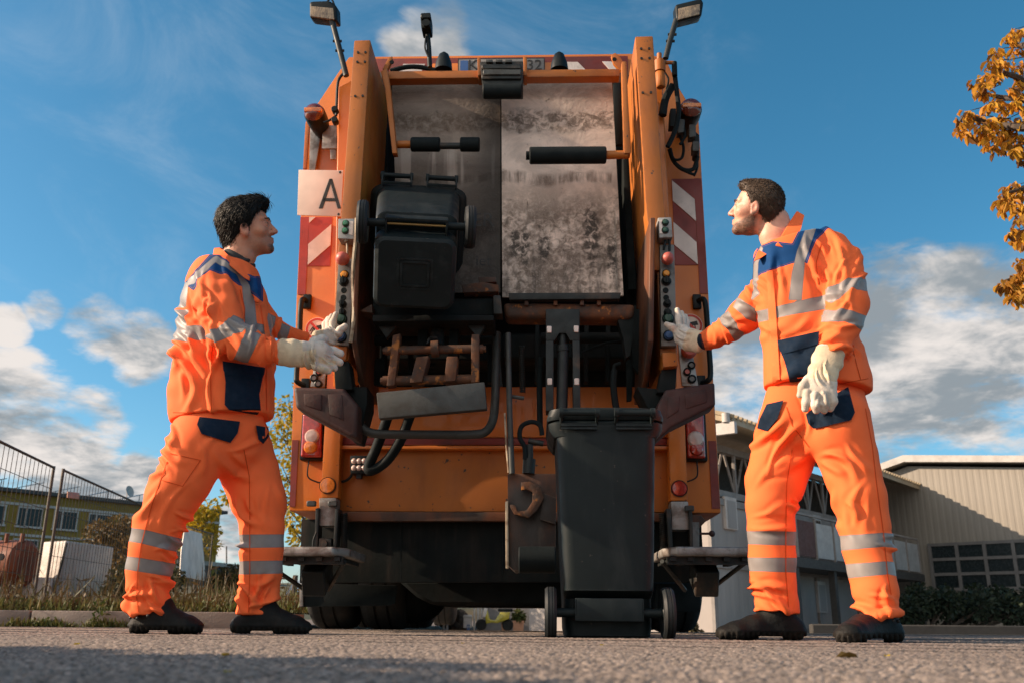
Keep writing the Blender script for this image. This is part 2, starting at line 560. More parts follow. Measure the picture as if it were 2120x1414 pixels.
pm('white_sign', (0.78, 0.62, 0.52), 0.45, 0, (0.64, 0.48, 0.38), 6, (0.6, 0.9))
pm('ink_black', (0.015, 0.015, 0.015), 0.6)
pm('blue_mark', (0.03, 0.10, 0.28), 0.5)
pm('red_ring', (0.55, 0.04, 0.02), 0.5)
pm('lens_red', (0.34, 0.018, 0.010), 0.16, coat=0.6, var=0.25, scale=60)
pm('lens_amber', (0.62, 0.17, 0.02), 0.18, coat=0.6, var=0.25, scale=60)
pm('lens_brown', (0.13, 0.025, 0.014), 0.16, coat=0.6)
pm('lens_clear', (0.55, 0.40, 0.34), 0.18, coat=0.6)
pm('lamp_glass', (0.30, 0.21, 0.12), 0.18, 0.25, (0.16, 0.11, 0.07), 30, (0.4, 0.6), coat=0.5, stretch=(4, 1, 1))
pm('button_green', (0.02, 0.16, 0.07), 0.3, coat=0.4)
pm('button_dark_green', (0.012, 0.055, 0.035), 0.4)
pm('button_red', (0.46, 0.10, 0.075), 0.5)
pm('button_amber', (0.78, 0.30, 0.02), 0.35)
pm('button_blue', (0.03, 0.08, 0.20), 0.4)
pm('brass', (0.50, 0.36, 0.16), 0.35, 0.9)
pm('pale_edge', (0.45, 0.36, 0.25), 0.6, 0, (0.20, 0.13, 0.08), 12, (0.45, 0.6))
pm('chrome', (0.6, 0.6, 0.58), 0.22, 1.0)
pm('bin_plastic', (0.007, 0.0125, 0.014), 0.5, 0, (0.020, 0.026, 0.027), 5, (0.48, 0.80), 0.0004, 500, var=0.1, spec=0.22, stretch=(2.5, 2.5, 0.5), col3=(0.05, 0.045, 0.04), scale3=45, amt3=(0.68, 0.74), edge=(0.035, 0.042, 0.044))
pm('bin_scuffed', (0.012, 0.016, 0.018), 0.55, 0, (0.045, 0.038, 0.033), 5, (0.45, 0.9), 0.0004, 400, spec=0.25)


def plate_mat(name, pale, left):
    """stained sheet metal of the hopper flaps: pale scraped metal, brown smears in bands, soot and scratches"""
    m, t, b = base_mat(name)
    v = t.n.new('ShaderNodeTexCoord').outputs['Object']
    s_ = t.n.new('ShaderNodeSeparateXYZ'); t.link(v, s_.inputs[0]); X_, Z_ = s_.outputs[0], s_.outputs[2]
    a = t.noise(v, 3.0, 8, 0.66, 0.6, (1.0, 1.0, 1.4)); sp = t.noise(v, 26, 8, 0.72, 0.6); st = t.noise(v, 5.0, 6, 0.65, 0.3, (3.5, 1.0, 0.45))
    zz = t.math('ADD', Z_, t.math('MULTIPLY', t.math('SUBTRACT', a, 0.5), 0.16))
    def band(z0, w, soft): return t.ramp(t.math('ABSOLUTE', t.math('SUBTRACT', zz, z0)), w, w + soft, 1, 0)
    mul = lambda *q: q[0] if len(q) == 1 else t.math('MULTIPLY', q[0], mul(*q[1:]))
    c = t.mix(t.ramp(a, 0.36, 0.62), pale, tuple(x * 0.62 for x in pale))
    brown, soot = (0.115, 0.080, 0.056), (0.028, 0.024, 0.021)
    c = t.mix(mul(t.ramp(zz, 2.86, 3.02), 0.72), c, brown)
    c = t.mix(mul(band(2.765, 0.03, 0.06), t.ramp(sp, 0.36, 0.6), 0.85), c, brown)
    c = t.mix(mul(band(2.42, 0.012, 0.03), t.ramp(st, 0.36, 0.6), 0.8), c, brown)
    c = t.mix(mul(t.ramp(zz, 2.42, 2.18, 0, 1), t.ramp(t.math('ADD', t.math('MULTIPLY', sp, 0.6), t.math('MULTIPLY', a, 0.4)), 0.40, 0.58), 0.82), c, brown)
    c = t.mix(mul(t.ramp(zz, 2.3, 1.8, 0, 1), t.ramp(st, 0.45, 0.68), 0.65), c, soot)
    for x0, z0, rx, rz in ((0.03, 2.05, 0.035, 0.09), (0.085, 2.03, 0.028, 0.12), (0.19, 2.02, 0.035, 0.07), (0.45, 2.1, 0.05, 0.2), (0.56, 1.95, 0.03, 0.15)):
        e = t.math('ADD', t.math('POWER', t.math('DIVIDE', t.math('SUBTRACT', X_, x0), rx), 2.0), t.math('POWER', t.math('DIVIDE', t.math('SUBTRACT', zz, z0), rz), 2.0))
        c = t.mix(mul(t.ramp(e, 1.3, 0.3, 0, 1), t.ramp(sp, 0.40, 0.56), 0.85), c, soot)
    c = t.mix(mul(t.ramp(sp, 0.60, 0.70), 0.7), c, soot)
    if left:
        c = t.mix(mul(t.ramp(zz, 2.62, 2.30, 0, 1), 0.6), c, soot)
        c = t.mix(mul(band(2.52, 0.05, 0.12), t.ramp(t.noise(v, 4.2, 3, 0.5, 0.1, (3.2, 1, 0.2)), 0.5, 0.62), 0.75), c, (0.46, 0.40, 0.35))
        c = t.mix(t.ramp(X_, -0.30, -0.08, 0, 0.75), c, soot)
    sc = t.noise(v, 30, 3, 0.5, 3.0, (1, 1, 0.6))
    c = t.mix(mul(t.ramp(t.math('ABSOLUTE', t.math('SUBTRACT', sc, 0.5)), 0.0, 0.010, 1, 0), t.ramp(a, 0.45, 0.6), 0.45), c, tuple(min(1, x * 1.1) for x in pale))
    t.val(b.inputs['Base Color'], c)
    b.inputs['Roughness'].default_value = 0.6; b.inputs['Metallic'].default_value = 0.05; b.inputs['Specular IOR Level'].default_value = 0.3
    bump(t, b, t.math('ADD', a, t.math('MULTIPLY', sp, 0.2)), 0.012)


plate_mat('scraped_plate', (0.90, 0.74, 0.63), False)
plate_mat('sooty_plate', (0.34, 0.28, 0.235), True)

# ------------------------------------------------------------------ the refuse truck
YAW = R(1.8); TO = Vector((0, 5.25, 0))
EX, EY = Vector((math.cos(YAW), -math.sin(YAW), 0)), Vector((math.sin(YAW), math.cos(YAW), 0))


def T(px, py, v):
    """the point of the truck (its own frame) seen at a pixel, v metres behind its rear face"""
    o, r = Vector((0, 0, CAMH)), ray(px, py)
    p = o + r * ((v - (o - TO).dot(EY)) / r.dot(EY)) - TO
    return Vector((p.dot(EX), p.dot(EY), p.z))


truck = empty('refuse_truck', TO, -YAW)
tag(truck, 'orange rear loading refuse truck seen from behind with its bin lifters working', 'truck')


def TP(pts, v): return [T(p[0], p[1], p[2] if len(p) > 2 else v) for p in pts]


def slab(name, pts, v, depth, mat, parent=truck, bev=0.006, seg=2):
    return B().prism(TP(pts, v), (0, depth, 0), bev, seg).build(name, mat, parent)


def pxr(px, py, v, r):
    return (T(px + r, py, v) - T(px, py, v)).length


def disc(b, px, py, v, rpx, depth, bev=0.0, n=24):
    """a round thing facing backwards"""
    c = T(px, py, v); r = pxr(px, py, v, rpx)
    b.cyl(c, c + Vector((0, depth, 0)), r, n=n, bev=bev); return b


def tubep(b, pts, v, rpx, n=8, smooth=True):
    P = TP(pts, v); r = pxr(pts[0][0], pts[0][1], pts[0][2] if len(pts[0]) > 2 else v, rpx)
    b.tube(catmull(P, 6) if smooth else P, r, n); return b


# body: the whole tailgate outline, carried forward as the collecting body
body_pts = [(598, 1057), (613, 620), (632, 252), (700, 150), (722, 118), (1330, 111), (1378, 120), (1405, 180), (1447, 250), (1468, 620), (1493, 1062)]
P = TP(body_pts, 0.0)
x_l, x_r = P[0].x, P[-1].x
B().prism(P, (0, 1.2, 0), 0.012, 2).build('tailgate', 'orange_paint', truck)
B().box(((x_l + x_r) / 2 - 0.03, 3.7, 2.05), (2.42, 5.0, 2.6), bev=0.04).build('collecting_body', 'orange_paint', truck)
bx = B(); bx.box((-0.05, 7.6, 1.75), (2.3, 1.9, 2.3), bev=0.12, seg=3); cab = bx.build('cab', 'orange_paint', truck)
B().box((-0.05, 8.56, 2.2), (2.0, 0.02, 0.8), bev=0.006).build('windscreen', 'black_plastic', cab)
B().box((-0.45, 4.2, 0.75), (0.12, 7.8, 0.28)).box((0.35, 4.2, 0.75), (0.12, 7.8, 0.28)).box((-0.05, 1.0, 0.75), (1.4, 0.2, 0.25)).build('chassis', 'grimy_black', truck)
# wheels: twin rear wheels on two axles, single in front
for ax_v, twin in ((1.05, True), (2.4, True), (7.4, False)):
    for side in (-1, 1):
        cx = (-0.07 + side * 0.93)
        for k in ((0.17, -0.17) if twin else (0.0,)):
            x = cx + side * k if twin else cx + side * 0.1
            rr = 0.5; w = 0.145
            wb = B().lathe((x, ax_v, rr), (1, 0, 0), [(rr * 0.56, -w), (rr * 0.9, -w), (rr * 0.97, -w * 0.86), (rr, -w * 0.6), (rr, -w * 0.34), (rr * 0.975, -w * 0.32), (rr * 0.975, -w * 0.24), (rr, -w * 0.22),
                                                          (rr, w * 0.22), (rr * 0.975, w * 0.24), (rr * 0.975, w * 0.32), (rr, w * 0.34), (rr, w * 0.6), (rr * 0.97, w * 0.86), (rr * 0.9, w), (rr * 0.56, w)], 48)
            wo = wb.build('wheel', 'tyre_rubber', truck)
            B().lathe((x, ax_v, rr), (1, 0, 0), [(0.05, -0.09), (rr * 0.52, -0.1), (rr * 0.558, -0.13), (rr * 0.558, 0.13), (rr * 0.52, 0.1), (0.05, 0.09)], 24).build('rim', 'galvanised', wo)

# raised frame of the loading opening: red board with the white stripes, number plate
slab('roof_board', [(770, 122), (1300, 116), (1300, 150), (770, 158)], -0.03, 0.03, 'dark_red_paint')
slab('roof_panel', [(895, 132), (1165, 129), (1165, 160), (895, 160)], -0.04, 0.02, 'orange_paint')
for q in ([(1172, 129), (1196, 129), (1212, 145), (1172, 145)], [(1247, 128), (1265, 128), (1290, 145), (1262, 145)], [(835, 133), (880, 133), (872, 150), (825, 150)]):
    slab('white_stripe', q, -0.036, 0.012, 'white_foil', bev=0)
pm('shaded_plate', (0.22, 0.205, 0.19), 0.6, 0, (0.14, 0.125, 0.115), 8)  # plate grey darkened so that its colour carries the shade
pl = slab('number_plate', [(950, 124), (1126, 122), (1126, 148), (950, 150)], -0.06, 0.012, 'shaded_plate', bev=0.003)
slab('plate_border', [(948, 122), (1128, 120), (1128, 150), (948, 152)], -0.052, 0.01, 'ink_black', pl, bev=0)
slab('country_band', [(953, 126), (969, 126), (969, 147), (953, 147)], -0.064, 0.008, 'blue_mark', pl, bev=0)
for s_, x_ in (('K', 979), ('32', 1106)):
    text_mesh('plate_letters', s_, 0.105, T(x_, 136, -0.063), (1, 0, 0), (0, 0, 1), 'ink_black', pl, 0.001)
slab('upper_lintel', [(765, 150), (1300, 146), (1302, 172), (768, 178)], -0.30, 0.30, 'orange_grimy')

# the two big posts of the lifter frame
PV = -0.95
for q_f, q_in, dz in (([(733, 84), (767, 83), (743, 470), (735, 560), (697, 560), (708, 420)], (767, 743), -1), ([(1315, 76), (1352, 75), (1375, 420), (1392, 560), (1352, 560), (1337, 420)], (1315, 1337), 1)):
    pts = TP(q_f, PV)
    post = B().prism(pts, (0, 0.62, 0), 0.008, 2).build('lifter_post', 'orange_worn', truck)
    bb = B()
    for dy in (0.03, 0.09, 0.30):
        for fx in (0.3, 0.75):
            p = pts[0].lerp(pts[1], fx) if dz < 0 else pts[0].lerp(pts[1], fx)
            bb.cyl(p + Vector((0, -0.006, -dy - 0.05)), p + Vector((0, 0.004, -dy - 0.05)), 0.007, n=8)
    bb.build('bolt', 'dark_steel', post)
# lower halves of the posts, behind the switch strips
slab('post_foot', [(700, 505), (737, 505), (722, 745), (686, 745)], PV + 0.02, 0.5, 'orange_worn')
slab('post_foot', [(1358, 505), (1393, 505), (1403, 760), (1368, 760)], PV + 0.02, 0.5, 'orange_worn')
# side walls from the posts back to the tailgate
for q in ([(700, 180), (740, 160), (722, 800), (690, 800)], [(1372, 170), (1335, 150), (1368, 800), (1402, 800)]):
    pts = TP(q, -0.36)
    B().prism(pts, (0, 0.37, 0), 0.006).build('side_wall', 'orange_paint', truck)
# inner cheeks of the hopper
for a, b_ in ((768, 800), (1313, 1290)):
    s0 = -1 if a < 1000 else 1
    q = [T(a + s0 * 2, 175, -0.34), T(b_, 175, -0.34), T(b_ + (12 if s0 < 0 else 6), 700, -0.34), T(a - 15 * s0 * -1, 700, -0.34)]
    B().prism(q, (0, 0.34, 0), 0.004).build('hopper_cheek', 'grimy_black', truck)

# cross bar with the swing arms
cb = slab('cross_bar', [(790, 148), (1283, 143), (1283, 158), (790, 164)], -0.80, 0.07, 'orange_worn')
for q in ([(988, 120), (995, 120), (996, 157), (989, 157)], [(1083, 118), (1091, 118), (1091, 157), (1084, 157)]):
    slab('bar_lug', q, -0.84, 0.10, 'orange_worn', cb, 0.004)
br = B().prism(TP([(993, 128), (1083, 127), (1082, 178), (999, 178)], -0.93), (0, 0.14, 0), 0.006, 2)
for y in (139, 160):
    br.prism(TP([(997, y - 6), (1079, y - 6), (1079, y + 4), (997, y + 4)], -0.945), (0, 0.03, 0), 0.004)
br = br.build('centre_bracket', 'dark_steel', truck)
B().prism(TP([(1000, 144), (1079, 144), (1078, 155), (1000, 155)], -0.955), (0, 0.02, 0), 0.003).build('band', 'grey_steel', br)
b = B(); c0, c1 = T(1000, 190, -0.93), T(1080, 190, -0.93); b.cyl(c0, c1, pxr(1000, 190, -0.93, 15), n=24, bev=0.004); b.build('roller', 'black_rubber', br)
for fx in (1012, 1032, 1052):
    slab('hinge_leaf', [(fx - 6, 124), (fx + 8, 124), (fx + 8, 129), (fx - 6, 129)], -0.95, 0.1, 'grey_steel', br, 0.002)

# swing arms with rubber rollers that hold the flaps down
ar = B().prism(TP([(1287, 128), (1297, 127), (1306, 318), (1292, 318)], -0.93), (0, 0.06, 0), 0.006, 2)
tubep(ar, [(1300, 321), (1254, 322)], -0.90, 9, 12, False)
ar = ar.build('swing_arm', 'orange_worn', truck)
b = B(); b.cyl(T(1096, 323, -0.90), T(1255, 322, -0.90), pxr(1150, 322, -0.9, 18), n=28, bev=0.006); b.cyl(T(1089, 323, -0.90), T(1097, 323, -0.90), pxr(1150, 322, -0.9, 9), n=12); b.build('roller', 'black_rubber', ar)
ar = B().prism(TP([(788, 148), (801, 140), (808, 180), (822, 318), (812, 318), (797, 185)], -0.86), (0, 0.05, 0), 0.006, 2)
tubep(ar, [(815, 300), (852, 300)], -0.80, 8, 12, False)
ar = ar.build('swing_arm', 'orange_worn', truck)
for x0, x1 in ((851, 911), (953, 993)):
    b = B(); b.cyl(T(x0, 300, -0.80), T(x1, 300, -0.80), pxr(900, 300, -0.8, 15), n=24, bev=0.005); b.build('roller', 'black_rubber', ar)
b = B(); tubep(b, [(900, 303), (960, 303)], -0.80, 7, 12, False); b.build('roller_axle', 'dark_steel', ar)
# lifting lugs with an eye
for pts in ([(1265, 114), (1274, 110), (1284, 118), (1296, 140), (1284, 146), (1270, 130)], [(804, 120), (812, 117), (811, 126), (801, 146), (792, 143)]):
    lg = slab('lifting_lug', pts, -0.76, 0.03, 'orange_worn', bev=0.003)
    e = B(); disc(e, pts[0][0] + 7, pts[0][1] + 9, -0.763, 4.5, 0.006, n=14); e.build('eye', 'grimy_black', lg)

# flaps of scraped sheet: left one sooty, right one pale
def flap(name, q, v0, v1, mat, n=14):
    (tl, tr, br_, bl) = q; bm_ = B(); rows = []
    for i in range(n + 1):
        f = i / n; a = Vector(tl).lerp(Vector(bl), f); c = Vector(tr).lerp(Vector(br_), f)
        bul = -0.018 * math.sin(f * math.pi * 2.0) - 0.03 * math.exp(-((f - 0.0) / 0.06) ** 2)
        v = v0 + (v1 - v0) * f
        rows.append([T(a.x + (c.x - a.x) * k / 6, a.y + (c.y - a.y) * k / 6, v + bul) for k in range(7)])
    ring = []
    for r_ in rows: ring.append(r_ + [p + Vector((0, 0.012, 0)) for p in r_[::-1]])
    return bm_.loft(ring).build(name, mat, truck)


flap('hopper_flap', ((811, 172), (1036, 170), (1036, 606), (826, 606)), -0.62, -0.56, 'sooty_plate')
rf = flap('hopper_flap', ((1038, 170), (1267, 167), (1291, 613), (1040, 616)), -0.64, -0.58, 'scraped_plate')
slab('torn_edge', [(1274, 436), (1281, 441), (1291, 613), (1280, 613)], -0.60, 0.012, 'scraped_plate', rf, 0)
ft = text_mesh('flap_letters', 'ER', 0.115, T(1000, 457, -0.625), (1, 0, 0), (0, 0, 1), 'ink_black', truck, 0.001)
text_mesh('flap_letters', 'iet', 0.085, T(1001, 541, -0.622), (1, 0, 0), (0, 0, 1), 'ink_black', truck, 0.001)
slab('hopper_back', [(768, 160), (1315, 155), (1345, 800), (725, 800)], -0.06, 0.04, 'grimy_black')
for q in ([(1270, 172), (1285, 172), (1290, 300), (1272, 300)], [(1290, 330), (1302, 330), (1318, 600), (1300, 600)]):
    slab('rubber_strip', q, -0.48, 0.03, 'black_rubber')

# work lamps on poles, reversing camera
def work_lamp(path, quad, glass, v):
    b = B(); tubep(b, path, v, 6, 10, False)
    for k in (0.45, 0.62):
        p = Vector(path[0]).lerp(Vector(path[-1]), k); b.cyl(T(p.x - 9, p.y, v), T(p.x + 9, p.y, v), 0.008, n=8)
    o = b.build('work_lamp', 'dark_steel', truck)
    B().prism(TP(quad, v - 0.02), (0, 0.11, 0.03), 0.02, 3).build('lamp_housing', 'black_plastic', o)
    B().prism(TP(glass, v - 0.026), (0, 0.02, 0), 0.006, 2).build('lamp_glass', 'lamp_glass', o)
    b = B(); tubep(b, [(quad[0][0] + 34, quad[0][1] + 6), (quad[0][0] + 45, quad[0][1] - 5), (quad[0][0] + 52, quad[0][1] + 8)], v, 2, 6); b.build('cable', 'black_plastic', o)


work_lamp([(717, 158), (706, 115), (687, 42)], [(640, 3), (682, 1), (697, 12), (698, 44), (640, 37)], [(643, 13), (690, 17), (692, 41), (643, 34)], -0.75)
work_lamp([(1378, 122), (1387, 85), (1400, 42)], [(1398, 10), (1452, -3), (1457, 6), (1453, 33), (1401, 46)], [(1404, 18), (1450, 8), (1449, 30), (1405, 41)], -0.75)
b = B(); tubep(b, [(890, 140), (888, 100), (884, 55)], -0.80, 5, 10, False); tubep(b, [(887, 118), (880, 100), (882, 75)], -0.81, 2, 6)
cm = b.build('reversing_camera', 'black_plastic', truck)
b = B().prism(TP([(870, 37), (892, 36), (892, 58), (872, 59)], -0.86), (0, 0.10, 0), 0.008, 2).prism(TP([(871, 27), (891, 26), (892, 38), (870, 38)], -0.88), (0, 0.1, 0), 0.005)
disc(b, 882, 47, -0.885, 8, 0.03, n=16); b.build('camera_housing', 'black_plastic', cm)
for x_ in (918, 1158):
    b = B(); b.lathe(T(x_, 147, -0.35), (0, 0, 1), [(0.055, 0), (0.05, 0.05), (0.03, 0.11), (0.008, 0.13)], 16); b.build('horn', 'black_plastic', truck)
b = B(); tubep(b, [(808, 148), (840, 140), (870, 140), (900, 146)], -0.55, 5); b.build('hose', 'black_rubber', truck)

# round amber and red lamps high on both sides
for cx, cy, v, r_ in ((650, 233, -0.30, 22), (1431, 224, -0.30, 23.5)):
    c = T(cx, cy, v); r = pxr(cx, cy, v, r_)
    lo = B().lathe(c, (0, 1, 0), [(r * 0.92, 0), (r, 0.02), (r, 0.10), (r * 0.8, 0.22), (r * 0.5, 0.30)], 32).build('rear_lamp', 'black_plastic', truck)
    b = B(); b.lathe(c, (0, 1, 0), [(0.002, -0.034), (r * 0.55, -0.028), (r * 0.9, -0.006), (r * 0.93, 0.012)], 32); b.build('lens', 'lens_brown', lo)
    b = B(); b.prism([c + Vector((sx * r * 0.82, -0.036, sz * r * 0.2)) for sx, sz in ((-1, -1), (1, -1), (1, 1), (-1, 1))], (0, 0.03, 0), 0.006, 2); b.build('amber_band', 'lens_amber', lo)

# left side fittings
slab('mount_plate', [(642, 258), (667, 262), (652, 352), (640, 352)], -0.03, 0.02, 'galvanised', bev=0.002)
slab('mount_plate', [(669, 260), (697, 260), (697, 308), (666, 308)], -0.15, 0.02, 'galvanised', bev=0.002)
slab('mount_plate', [(683, 309), (696, 309), (696, 330), (684, 330)], -0.14, 0.02, 'galvanised', bev=0.002)
slab('edge_strip', [(632, 256), (641, 256), (634, 350), (627, 350)], -0.03, 0.02, 'orange_paint', bev=0.003)
b = B(); tubep(b, [(712, 152), (700, 170), (697, 215), (696, 240)], -0.40, 3); tubep(b, [(696, 240), (682, 250), (670, 255)], -0.4, 2.5)
disc(b, 692, 225, -0.42, 7, 0.05, 0.004, 12); disc(b, 692, 247, -0.42, 7, 0.05, 0.004, 12); b.build('cable', 'black_plastic', truck)

# right side hydraulics
b = B(); b.cyl(T(1366, 128, -0.45), T(1366, 150, -0.45), pxr(1366, 140, -0.45, 12), n=16); b.cyl(T(1366, 150, -0.45), T(1368, 182, -0.45), pxr(1366, 140, -0.45, 10), n=16, bev=0.01)
tubep(b, [(1372, 130), (1398, 131)], -0.45, 4, 8, False); b.cyl(T(1365, 124, -0.45), T(1365, 112, -0.45), 0.015, n=10); b.build('oil_filter', 'orange_worn', truck)
b = B(); b.cyl(T(1396, 130, -0.45), T(1397, 158, -0.45), 0.016, n=10)
tubep(b, [(1397, 156), (1401, 190), (1405, 235), (1396, 275), (1382, 305)], -0.43, 5)
tubep(b, [(1393, 178), (1378, 205), (1372, 240)], -0.40, 8)
tubep(b, [(1406, 280), (1415, 305), (1411, 328), (1395, 330), (1388, 308)], -0.30, 3)
tubep(b, [(1386, 310), (1395, 335), (1415, 352), (1436, 350), (1444, 325)], -0.28, 4.5)
tubep(b, [(1388, 318), (1402, 345), (1425, 358), (1438, 362)], -0.28, 3)
tubep(b, [(1441, 320), (1444, 345), (1437, 365)], -0.26, 2.5)
tubep(b, [(1376, 150), (1384, 165), (1380, 185)], -0.40, 2)
tubep(b, [(1410, 250), (1418, 280), (1408, 300)], -0.33, 3)
b.build('hydraulic_hose', 'black_rubber', truck)
for q in ([(1405, 246), (1418, 248), (1416, 274), (1403, 276)], [(1427, 258), (1441, 258), (1441, 283), (1427, 285)], [(1434, 293), (1448, 293), (1448, 313), (1434, 313)]):
    slab('valve_block', q, -0.34, 0.07, 'grey_steel', bev=0.005)
slab('valve_block', [(1388, 225), (1400, 225), (1400, 262), (1386, 262)], -0.25, 0.07, 'black_plastic', bev=0.005)
slab('valve_block', [(1437, 270), (1448, 280), (1448, 330), (1436, 322)], -0.25, 0.07, 'black_plastic', bev=0.005)

# the board with the letter A, warning stripes, no-hands signs, grab handles
ab = slab('letter_board', [(618, 352), (711, 353), (706, 449), (615, 446)], -0.405, 0.008, 'white_sign', bev=0.004)
for pts in ([(682, 371), (688, 371), (668, 432), (660, 432)], [(682, 371), (688, 371), (706, 432), (699, 432)], [(670, 411), (699, 411), (700, 417), (668, 417)]):
    slab('letter', pts, -0.4095, 0.004, 'ink_black', ab, 0)
b = B()
for x_, y_ in ((704, 357), (701, 444)): disc(b, x_, y_, -0.41, 2.5, 0.006, n=8)
b.build('screw', 'dark_steel', ab)
for pts, m, dv in (([(622, 450), (640, 450), (632, 610), (616, 610)], 'red_foil', 0), ([(640, 450), (688, 450), (683, 551), (636, 551)], 'red_foil', 0.0),
                   ([(638, 506), (686, 465), (684, 508), (637, 549)], 'white_foil', -0.005), ([(640, 450), (653, 450), (640, 462)], 'white_foil', -0.005),
                   ([(1437, 370), (1452, 370), (1466, 608), (1449, 608)], 'dark_red_paint', 0), ([(1391, 371), (1437, 371), (1445, 549), (1398, 549)], 'dark_red_paint', 0.0),
                   ([(1391, 374), (1438, 413), (1441, 458), (1393, 416)], 'white_foil', -0.005), ([(1394, 460), (1442, 502), (1445, 548), (1396, 507)], 'white_foil', -0.005),
                   ([(605, 910), (618, 910), (611, 1048), (599, 1048)], 'dark_red_paint', 0), ([(1467, 912), (1482, 912), (1491, 1052), (1474, 1052)], 'dark_red_paint', 0)):
    slab('warning_stripe', pts, -0.006 + dv, 0.006, m, bev=0)


def no_hands(cx, cy, r_):
    v = -0.012
    b = B(); disc(b, cx, cy, v, r_, 0.01, n=40); o = b.build('no_hands_sign', 'white_sign', truck)
    c = T(cx, cy, v - 0.002); R1, R0 = pxr(cx, cy, v, r_ * 0.96), pxr(cx, cy, v, r_ * 0.78)
    b = B(); b.lathe(c, (0, 1, 0), [(R0, 0), (R1, 0), (R1, 0.003), (R0, 0.003), (R0, 0)], 40)
    d = R0 * 0.72; w = R1 * 0.075
    b.prism([c + Vector(p) for p in ((-d - w, -0.001, d - w), (-d + w, -0.001, d + w), (d + w, -0.001, -d + w), (d - w, -0.001, -d - w))], (0, 0.003, 0))
    b.build('prohibition_ring', 'red_ring', o)
    k = R1
    b = B()
    b.prism([c + Vector((x * k, 0, z * k)) for x, z in ((-0.05, 0.28), (0.55, 0.42), (0.66, 0.05), (0.3, 0.0), (-0.1, 0.05))], (0, 0.003, 0))
    for x0, z0, x1, z1 in ((-0.62, -0.25, -0.35, 0.2), (-0.5, -0.5, -0.28, 0.1), (-0.2, 0.1, -0.25, -0.35), (0.0, 0.05, -0.02, -0.42), (0.18, 0.02, 0.2, -0.4), (0.35, 0.05, 0.4, -0.3), (-0.35, 0.2, 0.0, 0.12)):
        n_ = Vector((z1 - z0, 0, -(x1 - x0))).normalized() * 0.045
        a_, c_ = Vector((x0, 0, z0)), Vector((x1, 0, z1))
        b.prism([c + p * k for p in (a_ - n_, a_ + n_, c_ + n_, c_ - n_)], (0, 0.003, 0))
    b.build('pictogram', 'ink_black', o)


no_hands(656, 681, 24); no_hands(1430, 674, 25)
for pts in ([(630, 617), (624, 625), (620, 700), (614, 775), (616, 790), (626, 792)], [(1447, 617), (1459, 624), (1466, 700), (1471, 770), (1466, 787), (1456, 786)]):
    P_ = TP(pts, -0.09); P_[0].y = P_[-1].y = -0.005
    b = B(); b.tube(catmull(P_, 6), 0.016, 10)
    for p in (P_[0], P_[-1]): b.box(p + Vector((0, -0.012, 0)), (0.05, 0.03, 0.09), bev=0.008, seg=2)
    b.build('grab_handle', 'black_plastic', truck)

# switch strips on the posts
def switches(box, strip, parts, label_x, v):
    o = slab('switch_strip', strip, v, 0.06, 'panel_grey', bev=0.004)
    bo = slab('switch_box', box, v - 0.05, 0.10, 'box_grey', truck, 0.006)
    slab('box_label', label_x, v - 0.053, 0.005, 'white_foil', bo, 0)
    for cx, cy, r_, m, d, nm in parts:
        par = bo if cy < 500 else o; vv = v - 0.05 if cy < 500 else v
        b = B()
        c = T(cx, cy, vv); r = pxr(cx, cy, vv, r_)
        if nm == 'mushroom_button':
            b.lathe(c, (0, -1, 0), [(r * 0.5, 0), (r * 0.5, 0.03), (r, 0.035), (r, 0.05), (r * 0.8, 0.07), (r * 0.4, 0.08), (0.002, 0.083)], 24)
        elif nm == 'plug':
            b.lathe(c, (0, -1, 0), [(r, 0), (r, 0.004), (r * 0.9, 0.006), (0.002, 0.006)], 20)
        else:
            b.lathe(c, (0, -1, 0), [(r * 1.3, 0), (r * 1.3, 0.008), (r, 0.011), (r, d), (r * 0.85, d + 0.006), (0.002, d + 0.008)], 20)
        ob = b.build(nm, m, par)
        if nm == 'knob':
            b = B(); b.prism([c + Vector((sx * r * 0.18, -d - 0.007, sz * r * 0.95)) for sx, sz in ((-1, -1), (1, -1), (1, 1), (-1, 1))], (0, -0.012, 0)); b.build('grip', 'black_plastic', ob)
        if cy < 500 or nm == 'button':
            b = B(); b.lathe(c, (0, -1, 0), [(r * 1.35, 0), (r * 1.4, 0.006), (r * 1.15, 0.012), (r * 1.1, 0.005)], 20); b.build('collar', 'black_plastic' if cy > 500 else 'grey_steel', ob)
    return o


